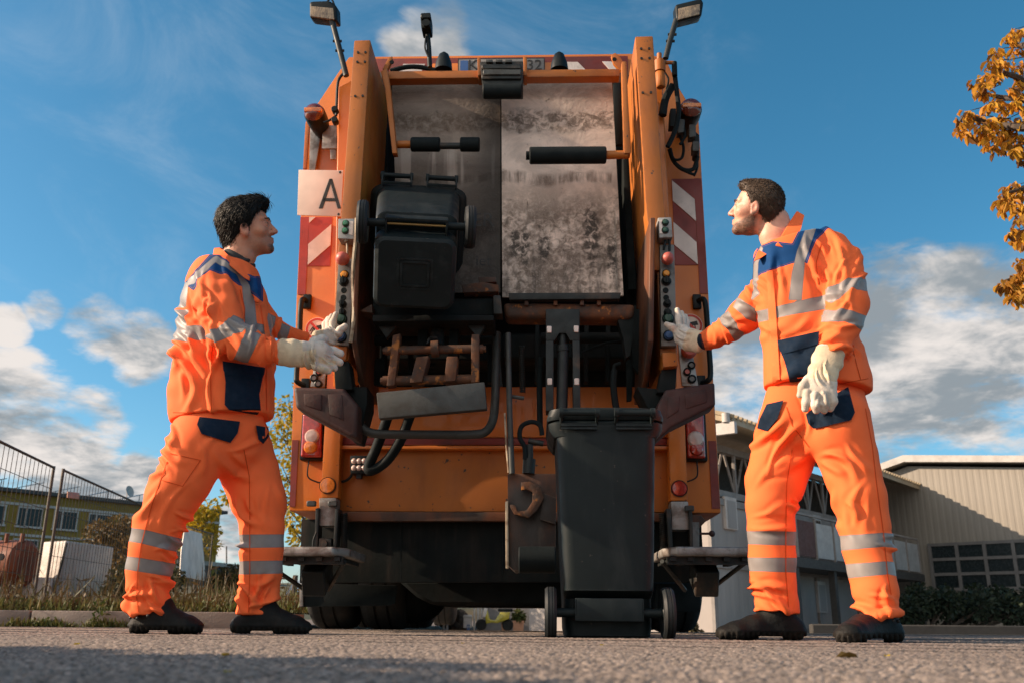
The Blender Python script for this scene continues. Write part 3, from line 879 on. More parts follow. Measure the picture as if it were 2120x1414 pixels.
switches([(700, 453), (734, 453), (733, 496), (699, 494)], [(701, 533), (734, 537), (722, 716), (690, 713)],
         [(716, 464, 5.5, 'button_green', 0.012, 'button'), (715, 479, 5.5, 'button_green', 0.012, 'button'), (713, 543, 14, 'button_red', 0.05, 'mushroom_button'), (713, 570, 7, 'button_amber', 0.015, 'button'),
          (712, 584, 8, 'black_plastic', 0.02, 'knob'), (712, 602, 6, 'black_rubber', 0.01, 'plug'), (711, 617, 6, 'black_rubber', 0.01, 'plug'), (710, 631, 6.5, 'black_plastic', 0.03, 'knob'),
          (709, 648, 6.5, 'black_plastic', 0.02, 'knob'), (707, 662, 9, 'button_dark_green', 0.02, 'button'), (706, 698, 9, 'button_blue', 0.02, 'button')], [(723, 459), (731, 459), (730, 487), (722, 486)], PV - 0.03)
switches([(1362, 451), (1390, 450), (1393, 492), (1365, 493)], [(1366, 507), (1396, 507), (1401, 716), (1369, 716)],
         [(1377, 462, 5.5, 'button_dark_green', 0.012, 'button'), (1377, 478, 5.5, 'button_dark_green', 0.012, 'button'), (1380, 543, 13, 'button_red', 0.05, 'mushroom_button'), (1379, 568, 6.5, 'button_amber', 0.015, 'button'),
          (1379, 583, 8, 'black_plastic', 0.02, 'knob'), (1378, 602, 6, 'black_rubber', 0.01, 'plug'), (1379, 617, 6, 'black_rubber', 0.01, 'plug'), (1381, 630, 6.5, 'black_plastic', 0.03, 'knob'),
          (1382, 648, 6.5, 'black_plastic', 0.02, 'knob'), (1383, 661, 9, 'button_dark_green', 0.02, 'button'), (1384, 696, 8.5, 'button_blue', 0.02, 'button')], [(1364, 456), (1371, 456), (1372, 484), (1366, 484)], PV - 0.03)
b = B(); tubep(b, [(718, 496), (719, 510), (719, 527)], PV - 0.05, 2.5); b.cyl(T(718, 494, PV - 0.06), T(718, 502, PV - 0.06), 0.012, n=10); b.build('cable', 'pale_edge', truck)
b = B(); tubep(b, [(1378, 493), (1376, 505), (1374, 518)], PV - 0.05, 2.5); tubep(b, [(1383, 493), (1386, 505), (1386, 520)], PV - 0.05, 2.5); b.build('cable', 'black_plastic', truck)
slab('post_end', [(688, 717), (719, 717), (716, 746), (686, 744)], PV - 0.02, 0.12, 'orange_worn')
slab('post_end', [(1371, 729), (1402, 729), (1404, 757), (1373, 760)], PV - 0.05, 0.12, 'orange_worn')
slab('post_shoe', [(690, 746), (722, 748), (730, 806), (694, 806)], PV, 0.12, 'grimy_black')
slab('post_shoe', [(1371, 762), (1402, 760), (1398, 812), (1360, 812)], PV, 0.12, 'grimy_black')

# guard cheeks beside the lifters (plates running back from the strips), pale worn rim on the left one
def cheek(px0, py0, px1, side, rim):
    prof = [(PV - 0.10, 1.98), (PV + 0.55, 1.98), (PV + 0.55, 1.18), (PV + 0.22, 1.12), (PV - 0.10, 1.34)]
    top, bot = T(px0, py0, PV - 0.10), T(px1, 790, PV - 0.10)
    fx = lambda z: top.x + (bot.x - top.x) * (top.z - z) / (top.z - bot.z)
    o = B().prism([Vector((fx(z), v, z)) for v, z in prof], (0.025 * -side, 0, 0), 0.004).build('guard_cheek', 'orange_grimy', truck)
    if rim:
        p = [Vector((fx(z) + 0.006 * math.sin(z * 14), PV - 0.10 - 0.012 * math.sin(z * 11), z)) for z in np.linspace(1.98, 1.33, 14)]
        B().tube(p, 0.010, 6).build('rim_edge', 'pale_edge', o)
    return o


gc = cheek(736, 478, 724, -1, True)
gc2 = cheek(1356, 470, 1352, 1, False)
b = B()
for z in (1.9,): pass
p0 = gc2
for q, m in (([(1346, 640), (1352, 615), (1352, 690), (1346, 712)], 'panel_grey'),):
    slab('warning_label', q, PV - 0.05, 0.004, m, gc2, 0)
slab('cheek_bracket', [(737, 640), (770, 700), (770, 800), (740, 790)], PV + 0.35, 0.05, 'grimy_black')
slab('cheek_bracket', [(1300, 640), (1345, 640), (1340, 790), (1310, 760)], PV + 0.35, 0.05, 'grimy_black')

# rubber bumpers under the strips
def bumper(pts, relief):
    o = B().prism(TP(pts, PV - 0.05), (0, 0.16, 0), 0.018, 3).build('rubber_bumper', 'brown_rubber', truck)
    for q in relief:
        B().prism(TP(q, PV - 0.055), (0, 0.02, 0), 0.006, 2).build('recess', 'brown_rubber', o)
    return o


bumper([(607, 800), (712, 803), (742, 838), (738, 908), (722, 902), (612, 843)], ([(628, 814), (666, 815), (666, 850), (630, 838)], [(678, 815), (708, 816), (712, 870), (682, 858)]))
bumper([(1378, 806), (1480, 791), (1482, 838), (1390, 884), (1357, 914), (1348, 905), (1362, 835)], ([(1382, 822), (1408, 818), (1406, 850), (1380, 866)], [(1418, 816), (1462, 806), (1464, 832), (1420, 846)]))
slab('bumper_bracket', [(712, 800), (760, 800), (760, 836), (740, 910), (722, 905), (740, 850)], PV + 0.05, 0.2, 'grimy_black')
slab('bumper_bracket', [(1318, 800), (1380, 806), (1362, 850), (1352, 912), (1340, 905), (1345, 850)], PV + 0.05, 0.2, 'grimy_black')

# lower rear: columns, panels, lamps
for q in ([(705, 690), (740, 690), (740, 800), (700, 800)],):
    pass
slab('rear_column', [(681, 700), (713, 700), (700, 1030), (664, 1030)], -0.12, 0.12, 'orange_paint')
slab('rear_column', [(1378, 700), (1412, 700), (1424, 1036), (1388, 1036)], -0.12, 0.12, 'orange_paint')
slab('rear_panel', [(712, 742), (1380, 742), (1388, 905), (703, 905)], -0.05, 0.05, 'orange_paint')
slab('warning_strip', [(705, 905), (1388, 907), (1388, 921), (704, 920)], -0.054, 0.05, 'dark_red_paint')
slab('rear_ledge', [(702, 921), (1390, 922), (1390, 930), (701, 929)], -0.08, 0.09, 'orange_paint')
slab('lower_panel', [(702, 930), (1390, 931), (1390, 1060), (697, 1058)], -0.02, 0.02, 'orange_worn')
slab('lower_lip', [(697, 1058), (1390, 1061), (1390, 1078), (700, 1078)], -0.05, 0.06, 'orange_grimy')
for cx, cy in ((679, 1005), (1406, 1011)):
    b = B(); c = T(cx, cy, -0.12); r = pxr(cx, cy, -0.12, 16)
    b.lathe(c, (0, -1, 0), [(r, 0), (r, 0.012), (r * 0.9, 0.018), (0.002, 0.02)], 28); o = b.build('reflector', 'lens_red' if cx > 1000 else 'lens_amber', truck)
    b = B(); b.lathe(c, (0, -1, 0), [(r * 1.08, 0), (r * 1.08, 0.013), (r, 0.013), (r, 0.0)], 28); b.build('reflector_ring', 'black_plastic', o)
for q, rnd, low in (([(627, 855), (664, 862), (665, 945), (622, 945)], (646, 903, 15), (643, 925, 14)), ([(1418, 850), (1457, 853), (1461, 948), (1424, 946)], (1440, 909, 17), (1442, 930, 14))):
    o = slab('tail_lamp', q, -0.10, 0.10, 'lens_red', bev=0.012, seg=3)
    cx = sum(p[0] for p in q) / 4
    slab('lamp_rim', [(q[0][0] - 2, q[0][1]), (q[1][0] + 4, q[1][1]), (q[2][0] + 5, q[2][1] + 6), (q[3][0] - 3, q[3][1] + 6)], -0.07, 0.07, 'black_plastic', o, 0.012, 2)
    for (x_, y_, r_), m in ((rnd, 'lens_clear'), (low, 'lens_amber' if cx < 1000 else 'lens_red')):
        b = B(); c = T(x_, y_, -0.10); r = pxr(x_, y_, -0.10, r_)
        b.lathe(c, (0, -1, 0), [(r, -0.02), (r, 0.006), (r * 0.8, 0.016), (0.002, 0.02)], 24); b.build('lens', m, o)
    sgn = -1 if cx < 1000 else 1
    b = B(); tubep(b, [(q[3][0] + 18, 951), (q[3][0] + 17 - sgn * -2, 985), (q[3][0] + 34 if sgn < 0 else q[3][0] - 4, 997), (q[3][0] + 46 if sgn < 0 else q[3][0] - 16, 998)], -0.06, 1.6, 6); b.build('lamp_cable', 'black_plastic', o)

# switches low on both wings
for q, parts in (([(651, 755), (676, 755), (672, 800), (642, 800)], [(651, 783, 8, 'black_plastic'), (661, 771, 7, 'button_red'), (660, 795, 8, 'black_plastic')]),
                 ([(1404, 712), (1432, 718), (1446, 798), (1412, 798)], [(1431, 757, 8, 'black_plastic'), (1422, 770, 8, 'button_red'), (1432, 785, 9, 'black_plastic')])):
    o = slab('low_switch_plate', q, -0.13, 0.13, 'galvanised', bev=0.004)
    for x_, y_, r_, m in parts:
        b = B(); c = T(x_, y_, -0.13); r = pxr(x_, y_, -0.13, r_)
        b.lathe(c, (0, -1, 0), [(r, 0), (r, 0.02), (r * 0.75, 0.024), (r * 0.7, 0.012), (0.002, 0.012)], 20); ob = b.build('button', 'black_plastic', o)
        b = B(); b.lathe(c, (0, -1, 0), [(r * 0.6, 0.01), (r * 0.6, 0.017), (0.002, 0.018)], 16); b.build('button_face', m if m != 'black_plastic' else 'panel_grey', ob)
b = B(); c = T(1424, 730, -0.13); b.lathe(c, (0, -1, 0), [(0.02, 0), (0.02, 0.03), (0.045, 0.035), (0.045, 0.05), (0.03, 0.07), (0.002, 0.075)], 24); b.build('mushroom_button', 'button_red', truck)

# square LED lamp, black hoses, grey guard tube
o = slab('led_lamp', [(724, 942), (762, 942), (763, 980), (725, 980)], -0.12, 0.10, 'black_plastic', bev=0.01, seg=2)
for k in range(6):
    b = B(); b.ball(T(733 + (k % 3) * 10.5, 954 + (k // 3) * 14, -0.118), (0.017, 0.012, 0.017), 12, 8); b.build('led_lens', 'lens_clear', o)
b = B(); b.box(T(744, 985, -0.09), (0.03, 0.04, 0.03)); tubep(b, [(730, 980), (720, 992), (703, 998)], -0.05, 3, 6); b.build('lamp_bracket', 'black_plastic', o)
b = B(); tubep(b, [(806, 850, -0.45), (795, 885, -0.45), (778, 930, -0.42), (764, 962, -0.40), (766, 974, -0.40), (785, 966, -0.40), (808, 945, -0.42), (832, 905, -0.45), (851, 855, -0.45)], -0.4, 10.5, 12)
b.build('hydraulic_hose', 'black_rubber', truck)
b = B(); tubep(b, [(744, 868, -0.85), (748, 882, -0.85), (762, 893, -0.85), (790, 898, -0.85), (880, 899, -0.85), (975, 899, -0.85), (1005, 893, -0.85), (1020, 870, -0.85), (1025, 830, -0.85), (1027, 760, -0.8), (1029, 690, -0.75)], -0.85, 9, 12)
b.build('guard_tube', 'grey_steel', truck)
b = B(); b.cyl(T(743, 862, -0.85), T(746, 876, -0.85), pxr(744, 868, -0.85, 9.8), n=14); b.build('tube_cap', 'brass', truck)

# left lifter: rusty frame, cross tubes, fingers, grey strike plate
lv = -1.0
lf = slab('lifter_frame', [(771, 652), (1022, 652), (1022, 664), (771, 666)], lv - 0.02, 0.25, 'grimy_black')
slab('top_beam', [(772, 620), (1020, 618), (1022, 652), (771, 654)], lv + 0.06, 0.25, 'grimy_black', lf)
slab('side_tooth', [(743, 645), (770, 630), (771, 648)], lv, 0.1, 'rust', lf, 0.003)
slab('side_tooth', [(1021, 612), (1036, 612), (1040, 650), (1022, 650)], lv, 0.1, 'dark_steel', lf, 0.003)
slab('latch', [(955, 590), (1000, 584), (1032, 590), (1032, 604), (960, 606)], lv + 0.02, 0.08, 'rust', lf, 0.004)
slab('latch', [(990, 574), (1026, 574), (1028, 584), (992, 586)], lv + 0.05, 0.05, 'orange_grimy', lf, 0.003)
for q in ([(813, 694), (829, 690), (817, 797), (800, 799)], [(976, 692), (992, 692), (991, 790), (975, 792)]):
    slab('lifter_arm', q, lv - 0.03, 0.06, 'rust', lf, 0.006)
b = B()
for (x0, y0, x1, y1, r_) in ((798, 726, 1000, 722, 9), (793, 788, 990, 784, 10)):
    b.cyl(T(x0, y0, lv), T(x1, y1, lv), pxr(x0, y0, lv, r_), n=16)
for x_, y_ in ((799, 726), (1000, 722), (794, 788)): b.cyl(T(x_ - 6, y_, lv), T(x_ + 6, y_, lv), pxr(x_, y_, lv, 7), n=6)
b.build('cross_tube', 'rust', lf)
b = B(); c0, c1 = T(893, 723, lv - 0.01), T(908, 722, lv - 0.01); b.cyl(c0, c1, pxr(900, 722, lv, 17), n=20); b.build('bearing', 'rust', lf)
for q in ([(862, 738), (888, 736), (873, 790), (848, 792)], [(925, 737), (948, 737), (943, 788), (919, 789)]):
    slab('finger', q, lv - 0.05, 0.10, 'rust', lf, 0.006)
slab('strike_plate', [(779, 812), (1003, 790), (1008, 846), (784, 866)], lv - 0.10, 0.05, 'grey_steel', lf, 0.006)
for q in ([(775, 664), (830, 664), (800, 700)], [(960, 664), (1010, 664), (990, 700)]):
    slab('gusset', q, lv + 0.05, 0.04, 'dark_steel', lf, 0.002)
for x0, x1 in ((866, 886), (930, 950)):
    slab('inner_arm', [(x0, 664), (x1, 664), (x1 - 3, 740), (x0 - 3, 740)], lv + 0.12, 0.1, 'grimy_black', lf, 0.004)
b = B(); b.cyl(T(905, 690, lv + 0.1), T(905, 720, lv + 0.05), pxr(900, 700, lv, 15), n=16); tubep(b, [(885, 712), (890, 700), (905, 700)], lv + 0.0, 2.5, 6); b.build('lift_cylinder', 'dark_steel', lf)

# right lifter, lowered: rusty torque tube, channels, cylinder, spring, linkage
rl = slab('torque_tube', [(1041, 626), (1316, 629), (1312, 660), (1046, 657)], -0.92, 0.14, 'rust', bev=0.03, seg=3)
slab('angle_bar', [(1053, 607), (1286, 606), (1283, 619), (1054, 621)], -0.96, 0.05, 'dark_steel', rl, 0.003)
for x_ in (1090, 1150, 1205, 1240):
    slab('web', [(x_ - 4, 619), (x_ + 4, 619), (x_ + 4, 632), (x_ - 4, 632)], -0.94, 0.06, 'rust', rl, 0.002)
slab('end_plate', [(1272, 640), (1318, 632), (1305, 735), (1296, 742), (1290, 700)], -0.90, 0.08, 'grimy_black', rl, 0.004)
slab('mast_head', [(1130, 640), (1200, 640), (1200, 705), (1180, 705), (1172, 690), (1158, 690), (1148, 705), (1130, 705)], -0.95, 0.05, 'dark_steel', rl, 0.004)
for q in ([(1130, 705), (1146, 705), (1146, 850), (1130, 850)], [(1185, 705), (1200, 705), (1202, 850), (1187, 850)]):
    slab('mast_channel', q, -0.95, 0.10, 'dark_steel', rl, 0.004)
b = B()
for x_, y_ in ((1137, 682), (1193, 681), (1138, 789), (1194, 789)):
    b.prism(TP([(x_ - 5, y_ - 7), (x_ + 5, y_ - 7), (x_ + 5, y_ + 7), (x_ - 5, y_ + 7)], -0.957), (0, 0.012, 0), 0.003)
b.build('guide_marker', 'white_foil', rl)
b = B(); c = pxr(1165, 700, -0.92, 8); b.cyl(T(1165, 690, -0.92), T(1165, 720, -0.92), c, n=16); b.cyl(T(1165, 716, -0.92), T(1166, 728, -0.92), c * 1.65, n=16); b.cyl(T(1166, 728, -0.92), T(1163, 850, -0.92), c * 1.45, n=16); b.build('lift_cylinder', 'dark_steel', rl)
b = B()
P_ = []
A0, A1 = T(1080, 716, -0.86), T(1082, 812, -0.86)
for k in range(26 * 8 + 1):
    f = k / (26 * 8); a = k / 8 * 2 * math.pi; P_.append(A0.lerp(A1, f) + Vector((math.cos(a) * 0.013, math.sin(a) * 0.013, 0)))
b.tube(P_, 0.0035, 5); b.build('spring', 'dark_steel', rl)
b = B()
tubep(b, [(1052, 690), (1055, 850), (1060, 980)], -0.93, 6, 10); tubep(b, [(1028, 690), (1034, 780), (1036, 800)], -0.6, 5, 8)
tubep(b, [(1055, 820), (1085, 824)], -0.90, 4, 8); b.build('linkage_rod', 'grey_steel', rl)
b = B(); b.tube([p + Vector((-0.016, -0.004, 0)) for p in TP([(1052, 855), (1055, 920), (1060, 978)], -0.93)], 0.005, 6); b.build('rod_edge', 'pale_edge', rl)
slab('slide_box', [(1051, 980), (1152, 980), (1150, 1170), (1066, 1182), (1051, 1168)], -0.90, 0.22, 'orange_grimy', rl, 0.004)
slab('slide_edge', [(1046, 1038), (1052, 1036), (1053, 1176), (1047, 1176)], -0.93, 0.04, 'pale_edge', rl, 0.002)
hk = [(1079, 998), (1098, 996), (1120, 1008), (1126, 1030), (1112, 1055), (1095, 1071), (1065, 1064), (1056, 1048), (1056, 1044), (1066, 1045), (1072, 1058), (1090, 1056), (1102, 1038), (1103, 1018), (1090, 1012), (1079, 1014)]
slab('hook', hk, -0.95, 0.03, 'rust', rl, 0.003)
slab('flange', [(1125, 1020), (1152, 1030), (1150, 1085), (1118, 1075)], -0.93, 0.03, 'orange_grimy', rl, 0.003)
b = B(); b.cyl(T(1074, 1158, -0.95), T(1150, 1158, -0.95), pxr(1100, 1158, -0.95, 27), n=32, bev=0.004); b.build('roller', 'black_rubber', rl)
b = B(); b.cyl(T(1094, 980, -0.9), T(1096, 950, -0.9), pxr(1094, 965, -0.9, 13), n=16); b.cyl(T(1096, 955, -0.9), T(1096, 920, -0.9), pxr(1094, 965, -0.9, 8), n=14); b.cyl(T(1094, 912, -0.9), T(1125, 918, -0.9), pxr(1094, 965, -0.9, 6), n=12)
b.build('lift_cylinder', 'dark_steel', rl)
b = B(); tubep(b, [(1122, 900), (1118, 880), (1100, 873), (1080, 882), (1076, 905), (1086, 925), (1087, 950)], -0.92, 5, 8); b.build('hydraulic_hose', 'black_rubber', rl)
b = B(); tubep(b, [(1272, 765), (1270, 800), (1276, 850)], -0.85, 7, 8); tubep(b, [(1285, 752), (1272, 757), (1272, 770)], -0.85, 4, 8); b.build('hydraulic_hose', 'black_rubber', rl)
b = B(); tubep(b, [(1120, 740), (1117, 790), (1118, 880)], -0.8, 6, 8); b.build('hydraulic_hose', 'black_rubber', rl)
# dim machinery behind the lifters
b = B()
for q, v in (([(720, 690), (1040, 690), (1040, 745), (720, 745)], -0.35), ([(1040, 690), (1370, 690), (1372, 742), (1040, 742)], -0.35)):
    b.prism(TP(q, v), (0, 0.28, 0), 0.01)
for x_ in (790, 845, 1010, 1255, 1210, 1108):
    b.prism(TP([(x_, 670), (x_ + 9, 670), (x_ + 8, 790), (x_ - 1, 790)], -0.5), (0, 0.06, 0), 0.003)
b.cyl(T(1120, 700, -0.6), T(1300, 700, -0.6), 0.03, n=12); b.cyl(T(760, 705, -0.55), T(1030, 700, -0.55), 0.03, n=12)
b.build('machinery', 'grimy_black', truck)
b = B(); tubep(b, [(1205, 730), (1250, 712), (1290, 705)], -0.62, 2.5, 6); tubep(b, [(785, 742), (772, 762), (785, 790)], -0.5, 4, 6); tubep(b, [(850, 780), (870, 760), (900, 755)], -0.5, 4, 6); b.build('cable', 'black_rubber', truck)
for q in ([(762, 745), (795, 740), (798, 800), (764, 795)], [(1296, 744), (1312, 744), (1308, 828), (1298, 830)], [(745, 750), (760, 750), (772, 826), (748, 815)]):
    slab('side_flange', q, -0.55, 0.03, 'grimy_black', bev=0.002)

# foot: steps, dark boards, mud flaps, springs
for q, side in (([(592, 1140, -0.62), (718, 1138, -0.62), (735, 1156, -0.30), (592, 1156, -0.30)], -1), ([(1385, 1150, -0.62), (1545, 1152, -0.62), (1545, 1164, -0.30), (1362, 1164, -0.30)], 1)):
    x0, x1 = (T(548, 1150, -0.45).x, T(728, 1150, -0.45).x) if side < 0 else (T(1368, 1155, -0.45).x, T(1548, 1155, -0.45).x)
    z = T(660 if side < 0 else 1450, 1150, -0.62).z
    st = B().prism([(x0, -0.62, z), (x1 - 0.06 * (side < 0), -0.62, z), (x1, -0.5, z), (x1, -0.05, z), (x0, -0.05, z)] if side < 0 else [(x0 + 0.06, -0.62, z), (x1, -0.62, z), (x1, -0.05, z), (x0, -0.05, z), (x0, -0.5, z)], (0, 0, 0.045), 0.014, 3)
    st = st.build('foot_step', 'galvanised', truck)
    b = B()
    for k in range(5):
        xx = x0 + (x1 - x0) * (0.1 + 0.2 * k); b.box((xx, -0.34, z - 0.012), (0.03, 0.5, 0.02))
    b.box(((x0 + x1) / 2, -0.55, z - 0.02), (abs(x1 - x0) * 0.92, 0.03, 0.035)); b.box(((x0 + x1) / 2 + 0.02, -0.3, z - 0.08), (0.12, 0.2, 0.14), (0.5, 0, 0), 0.006)
    for sx in (-0.22, 0.2): b.tube([((x0 + x1) / 2 + sx, -0.5, z - 0.02), ((x0 + x1) / 2 + sx * 0.3, -0.2, z - 0.15)], 0.012, 6)
    b.build('step_bracket', 'dark_steel', st)
for q in ([(660, 1030), (696, 1030), (693, 1088), (661, 1088)], [(1389, 1037), (1425, 1037), (1427, 1096), (1391, 1096)]):
    slab('step_post', q, -0.13, 0.12, 'galvanised', bev=0.008)
for q in ([(653, 1052), (660, 1050), (657, 1145), (651, 1145)], [(694, 1052), (701, 1052), (695, 1145), (689, 1145)], [(1380, 1052), (1389, 1052), (1394, 1150), (1386, 1150)], [(1426, 1050), (1433, 1050), (1436, 1150), (1430, 1150)]):
    slab('step_hanger', q, -0.16, 0.10, 'dark_steel', bev=0.003)
for x_, x1_ in ((713, 712), (1371, 1374)):
    A0, A1 = T(x_, 1062, -0.1), T(x1_, 1145, -0.1); P_ = []
    for k in range(20 * 8 + 1):
        a = k / 8 * 2 * math.pi; P_.append(A0.lerp(A1, k / 160) + Vector((math.cos(a) * 0.016, math.sin(a) * 0.016, 0)))
    B().tube(P_, 0.0045, 5).build('spring', 'dark_steel', truck)
b = B(); c = T(676, 1126, -0.12); b.box(c, (0.07, 0.08, 0.06), bev=0.004); b.cyl(c + Vector((0, -0.07, 0)), c, 0.018, n=12); tubep(b, [(655, 1100), (648, 1120), (648, 1145)], -0.16, 2, 6); b.build('step_switch', 'dark_steel', truck)
for x_, y_ in ((645, 1042), (689, 1042), (1427, 1052)):
    b = B(); b.box(T(x_, y_, -0.15), (0.05, 0.03, 0.03), bev=0.004); b.build('clamp', 'grey_steel', truck)
slab('rear_board', [(624, 1074), (1452, 1076), (1457, 1204), (620, 1206)], 0.06, 0.05, 'dirty_board', bev=0.004)
b = B()
for x_ in (830, 1040): b.prism(TP([(x_ - 1, 1080), (x_ + 1, 1080), (x_ + 1, 1203), (x_ - 1, 1203)], 0.055), (0, 0.01, 0))
b.build('board_seam', 'grimy_black', truck)
for q in ([(620, 1207), (822, 1211), (818, 1248), (810, 1253), (620, 1256)], [(1360, 1207), (1450, 1207), (1450, 1266), (1352, 1266)]):
    slab('mud_flap', q, 0.25, 0.02, 'black_rubber', bev=0.004)
slab('flap_edge', [(620, 1207), (627, 1207), (627, 1254), (620, 1255)], 0.235, 0.02, 'galvanised', bev=0.001)
B().prism(TP([(822, 1200), (1400, 1200), (1400, 1256), (895, 1252), (862, 1235)], 0.5), (0, 1.2, 0), 0.02).build('underframe', 'grimy_black', truck)
b = B(); b.ball((T(860, 1225, 1.0)), (0.22, 0.22, 0.2), 20, 12); b.build('axle_housing', 'grimy_black', truck)
b = B(); tubep(b, [(1432, 1104), (1470, 1104)], 0.0, 2.5, 8, False); b.ball(T(1474, 1104, 0.0), 0.018, 10, 8); b.build('lever', 'brown_rubber', truck)
slab('lever_bracket', [(1428, 1066), (1452, 1066), (1462, 1078), (1448, 1092), (1428, 1090)], -0.02, 0.06, 'orange_grimy', bev=0.003)
slab('lever_plate', [(1431, 1080), (1448, 1080), (1448, 1140), (1431, 1140)], -0.03, 0.05, 'panel_grey', bev=0.003)

# ------------------------------------------------------------------ wheelie bins
def rrect(w, d, r, z, n=5, cy=0.0):
    out = []
    for cx, cy_, a0 in ((w / 2 - r, d / 2 - r, 0), (-w / 2 + r, d / 2 - r, 90), (-w / 2 + r, -d / 2 + r, 180), (w / 2 - r, -d / 2 + r, 270)):
        for k in range(n + 1):
            a = R(a0 + 90 * k / n); out.append((cx + r * math.cos(a), cy + cy_ + r * math.sin(a), z))
    return out


def make_bin(label, mat, lid_open=0.0):
    root = empty('wheelie_bin'); tag(root, label, 'bin', 'wheelie bins at the truck')
    b = B()
    b.loft([rrect(0.315, 0.30, 0.03, 0.0, cy=0.045), rrect(0.345, 0.33, 0.04, 0.012, cy=0.045), rrect(0.355, 0.335, 0.045, 0.04, cy=0.045), rrect(0.358, 0.34, 0.045, 0.155, cy=0.042), rrect(0.362, 0.42, 0.05, 0.185, cy=0.005),
            rrect(0.372, 0.43, 0.05, 0.30), rrect(0.41, 0.465, 0.05, 0.80), rrect(0.415, 0.47, 0.05, 0.845)])
    body = b.build('body', mat, root, 30)
    b = B(); b.box((0, -0.192, 0.112), (0.272, 0.012, 0.088), bev=0.004, seg=2); b.box((-0.131, -0.160, 0.112), (0.010, 0.076, 0.085), bev=0.003); b.box((0.131, -0.160, 0.112), (0.010, 0.076, 0.085), bev=0.003); b.build('axle_skirt', mat, body)
    b = B(); b.loft([rrect(0.43, 0.472, 0.055, 0.800, cy=0.004), rrect(0.475, 0.485, 0.06, 0.830, cy=0.012), rrect(0.48, 0.49, 0.06, 0.858, cy=0.012), rrect(0.44, 0.47, 0.055, 0.868, cy=0.012)]); b.build('rim', mat, root, 30)
    b = B(); b.loft([rrect(0.485, 0.50, 0.06, 0.870, cy=0.022), rrect(0.49, 0.51, 0.06, 0.885, cy=0.022), rrect(0.47, 0.50, 0.06, 0.915, cy=0.015), rrect(0.36, 0.38, 0.06, 0.935, cy=0.02)]); lid = b.build('lid', mat, root, 30)
    # emboss under the base
    b = B()
    for s_, z_ in ((0.155, -0.003), (0.125, -0.006)):
        b.loft([rrect(s_, s_ * 0.95, 0.012, z_ + 0.01, cy=0.045), rrect(s_, s_ * 0.95, 0.012, z_, cy=0.045), rrect(s_ - 0.018, s_ * 0.95 - 0.018, 0.008, z_, cy=0.045), rrect(s_ - 0.018, s_ * 0.95 - 0.018, 0.008, z_ + 0.01, cy=0.045)], cap=False)
    b.build('base_emboss', mat, body)
    # hinged handles: four fins with two grips
    b = B()
    for x in (-0.187, -0.040, 0.040, 0.187):
        b.prism([(x - 0.005, -0.205, 0.76), (x - 0.005, -0.235, 0.845), (x - 0.005, -0.298, 0.868), (x - 0.005, -0.302, 0.895), (x - 0.005, -0.285, 0.908), (x - 0.005, -0.235, 0.89), (x - 0.005, -0.215, 0.86)], (0.010, 0, 0), 0.002)
        b.cyl((x - 0.009, -0.284, 0.886), (x + 0.009, -0.284, 0.886), 0.020, n=16)
    for x0, x1 in ((-0.187, -0.04), (0.04, 0.187)):
        b.cyl((x0, -0.284, 0.886), (x1, -0.284, 0.886), 0.0135, n=16)
        b.box(((x0 + x1) / 2, -0.252, 0.842), (abs(x1 - x0), 0.012, 0.012)); b.box(((x0 + x1) / 2, -0.250, 0.828), (abs(x1 - x0), 0.012, 0.008))
    b.build('handle', mat, root)
    b = B(); b.cyl((-0.22, -0.165, 0.1), (-0.132, -0.165, 0.1), 0.018, n=14); b.build('axle_sleeve', mat, root); b = B(); b.cyl((0.132, -0.165, 0.1), (0.22, -0.165, 0.1), 0.018, n=14); b.build('axle_sleeve', mat, root)
    b = B(); b.cyl((-0.25, -0.165, 0.1), (0.25, -0.165, 0.1), 0.0085, n=12); b.build('axle', 'brass', root)
    for sx in (-1, 1):
        w, r = 0.023, 0.1
        b = B(); b.lathe((sx * 0.232, -0.165, 0.1), (1, 0, 0), [(r * 0.66, -w * 0.8), (r * 0.92, -w), (r * 0.97, -w * 0.7), (r, -w * 0.55), (r, -w * 0.4), (r * 0.975, -w * 0.36), (r * 0.975, -w * 0.24), (r, -w * 0.2), (r, w * 0.2), (r * 0.975, w * 0.24), (r * 0.975, w * 0.36), (r, w * 0.4), (r, w * 0.55), (r * 0.97, w * 0.7), (r * 0.92, w), (r * 0.66, w * 0.8)], 48)
        wh = b.build('wheel', 'bin_scuffed', root)
        b = B(); b.lathe((sx * 0.232, -0.165, 0.1), (1, 0, 0), [(0.012, -w * 0.9), (r * 0.3, -w * 0.9), (r * 0.4, -w * 0.4), (r * 0.63, -w * 0.5), (r * 0.67, -w * 0.8), (r * 0.67, w * 0.8), (r * 0.63, w * 0.5), (r * 0.4, w * 0.4), (r * 0.3, w * 0.9), (0.012, w * 0.9)], 32); b.build('rim', 'black_plastic', wh)
    return root


bin_a = make_bin('black two wheeled bin standing on the asphalt below the right lifter', 'bin_plastic')
bin_a.location = at(1263, 1272, 3.62); bin_a.location.z = 0.0; bin_a.location.y = 3.62 + 0.165
bin_a.rotation_euler = (0, 0, R(-1.5)); bin_a.scale = (0.95, 1, 0.95)
bin_b = make_bin('black two wheeled bin held up and tipped by the left lifter', 'bin_plastic')
TH = R(56)
bin_b.rotation_euler = (-TH, 0, R(6))
bin_b.scale = (1.06, 1.0, 1.0)
bin_b.location = (at(850, 575, 3.75).x, 3.90, 1.61)

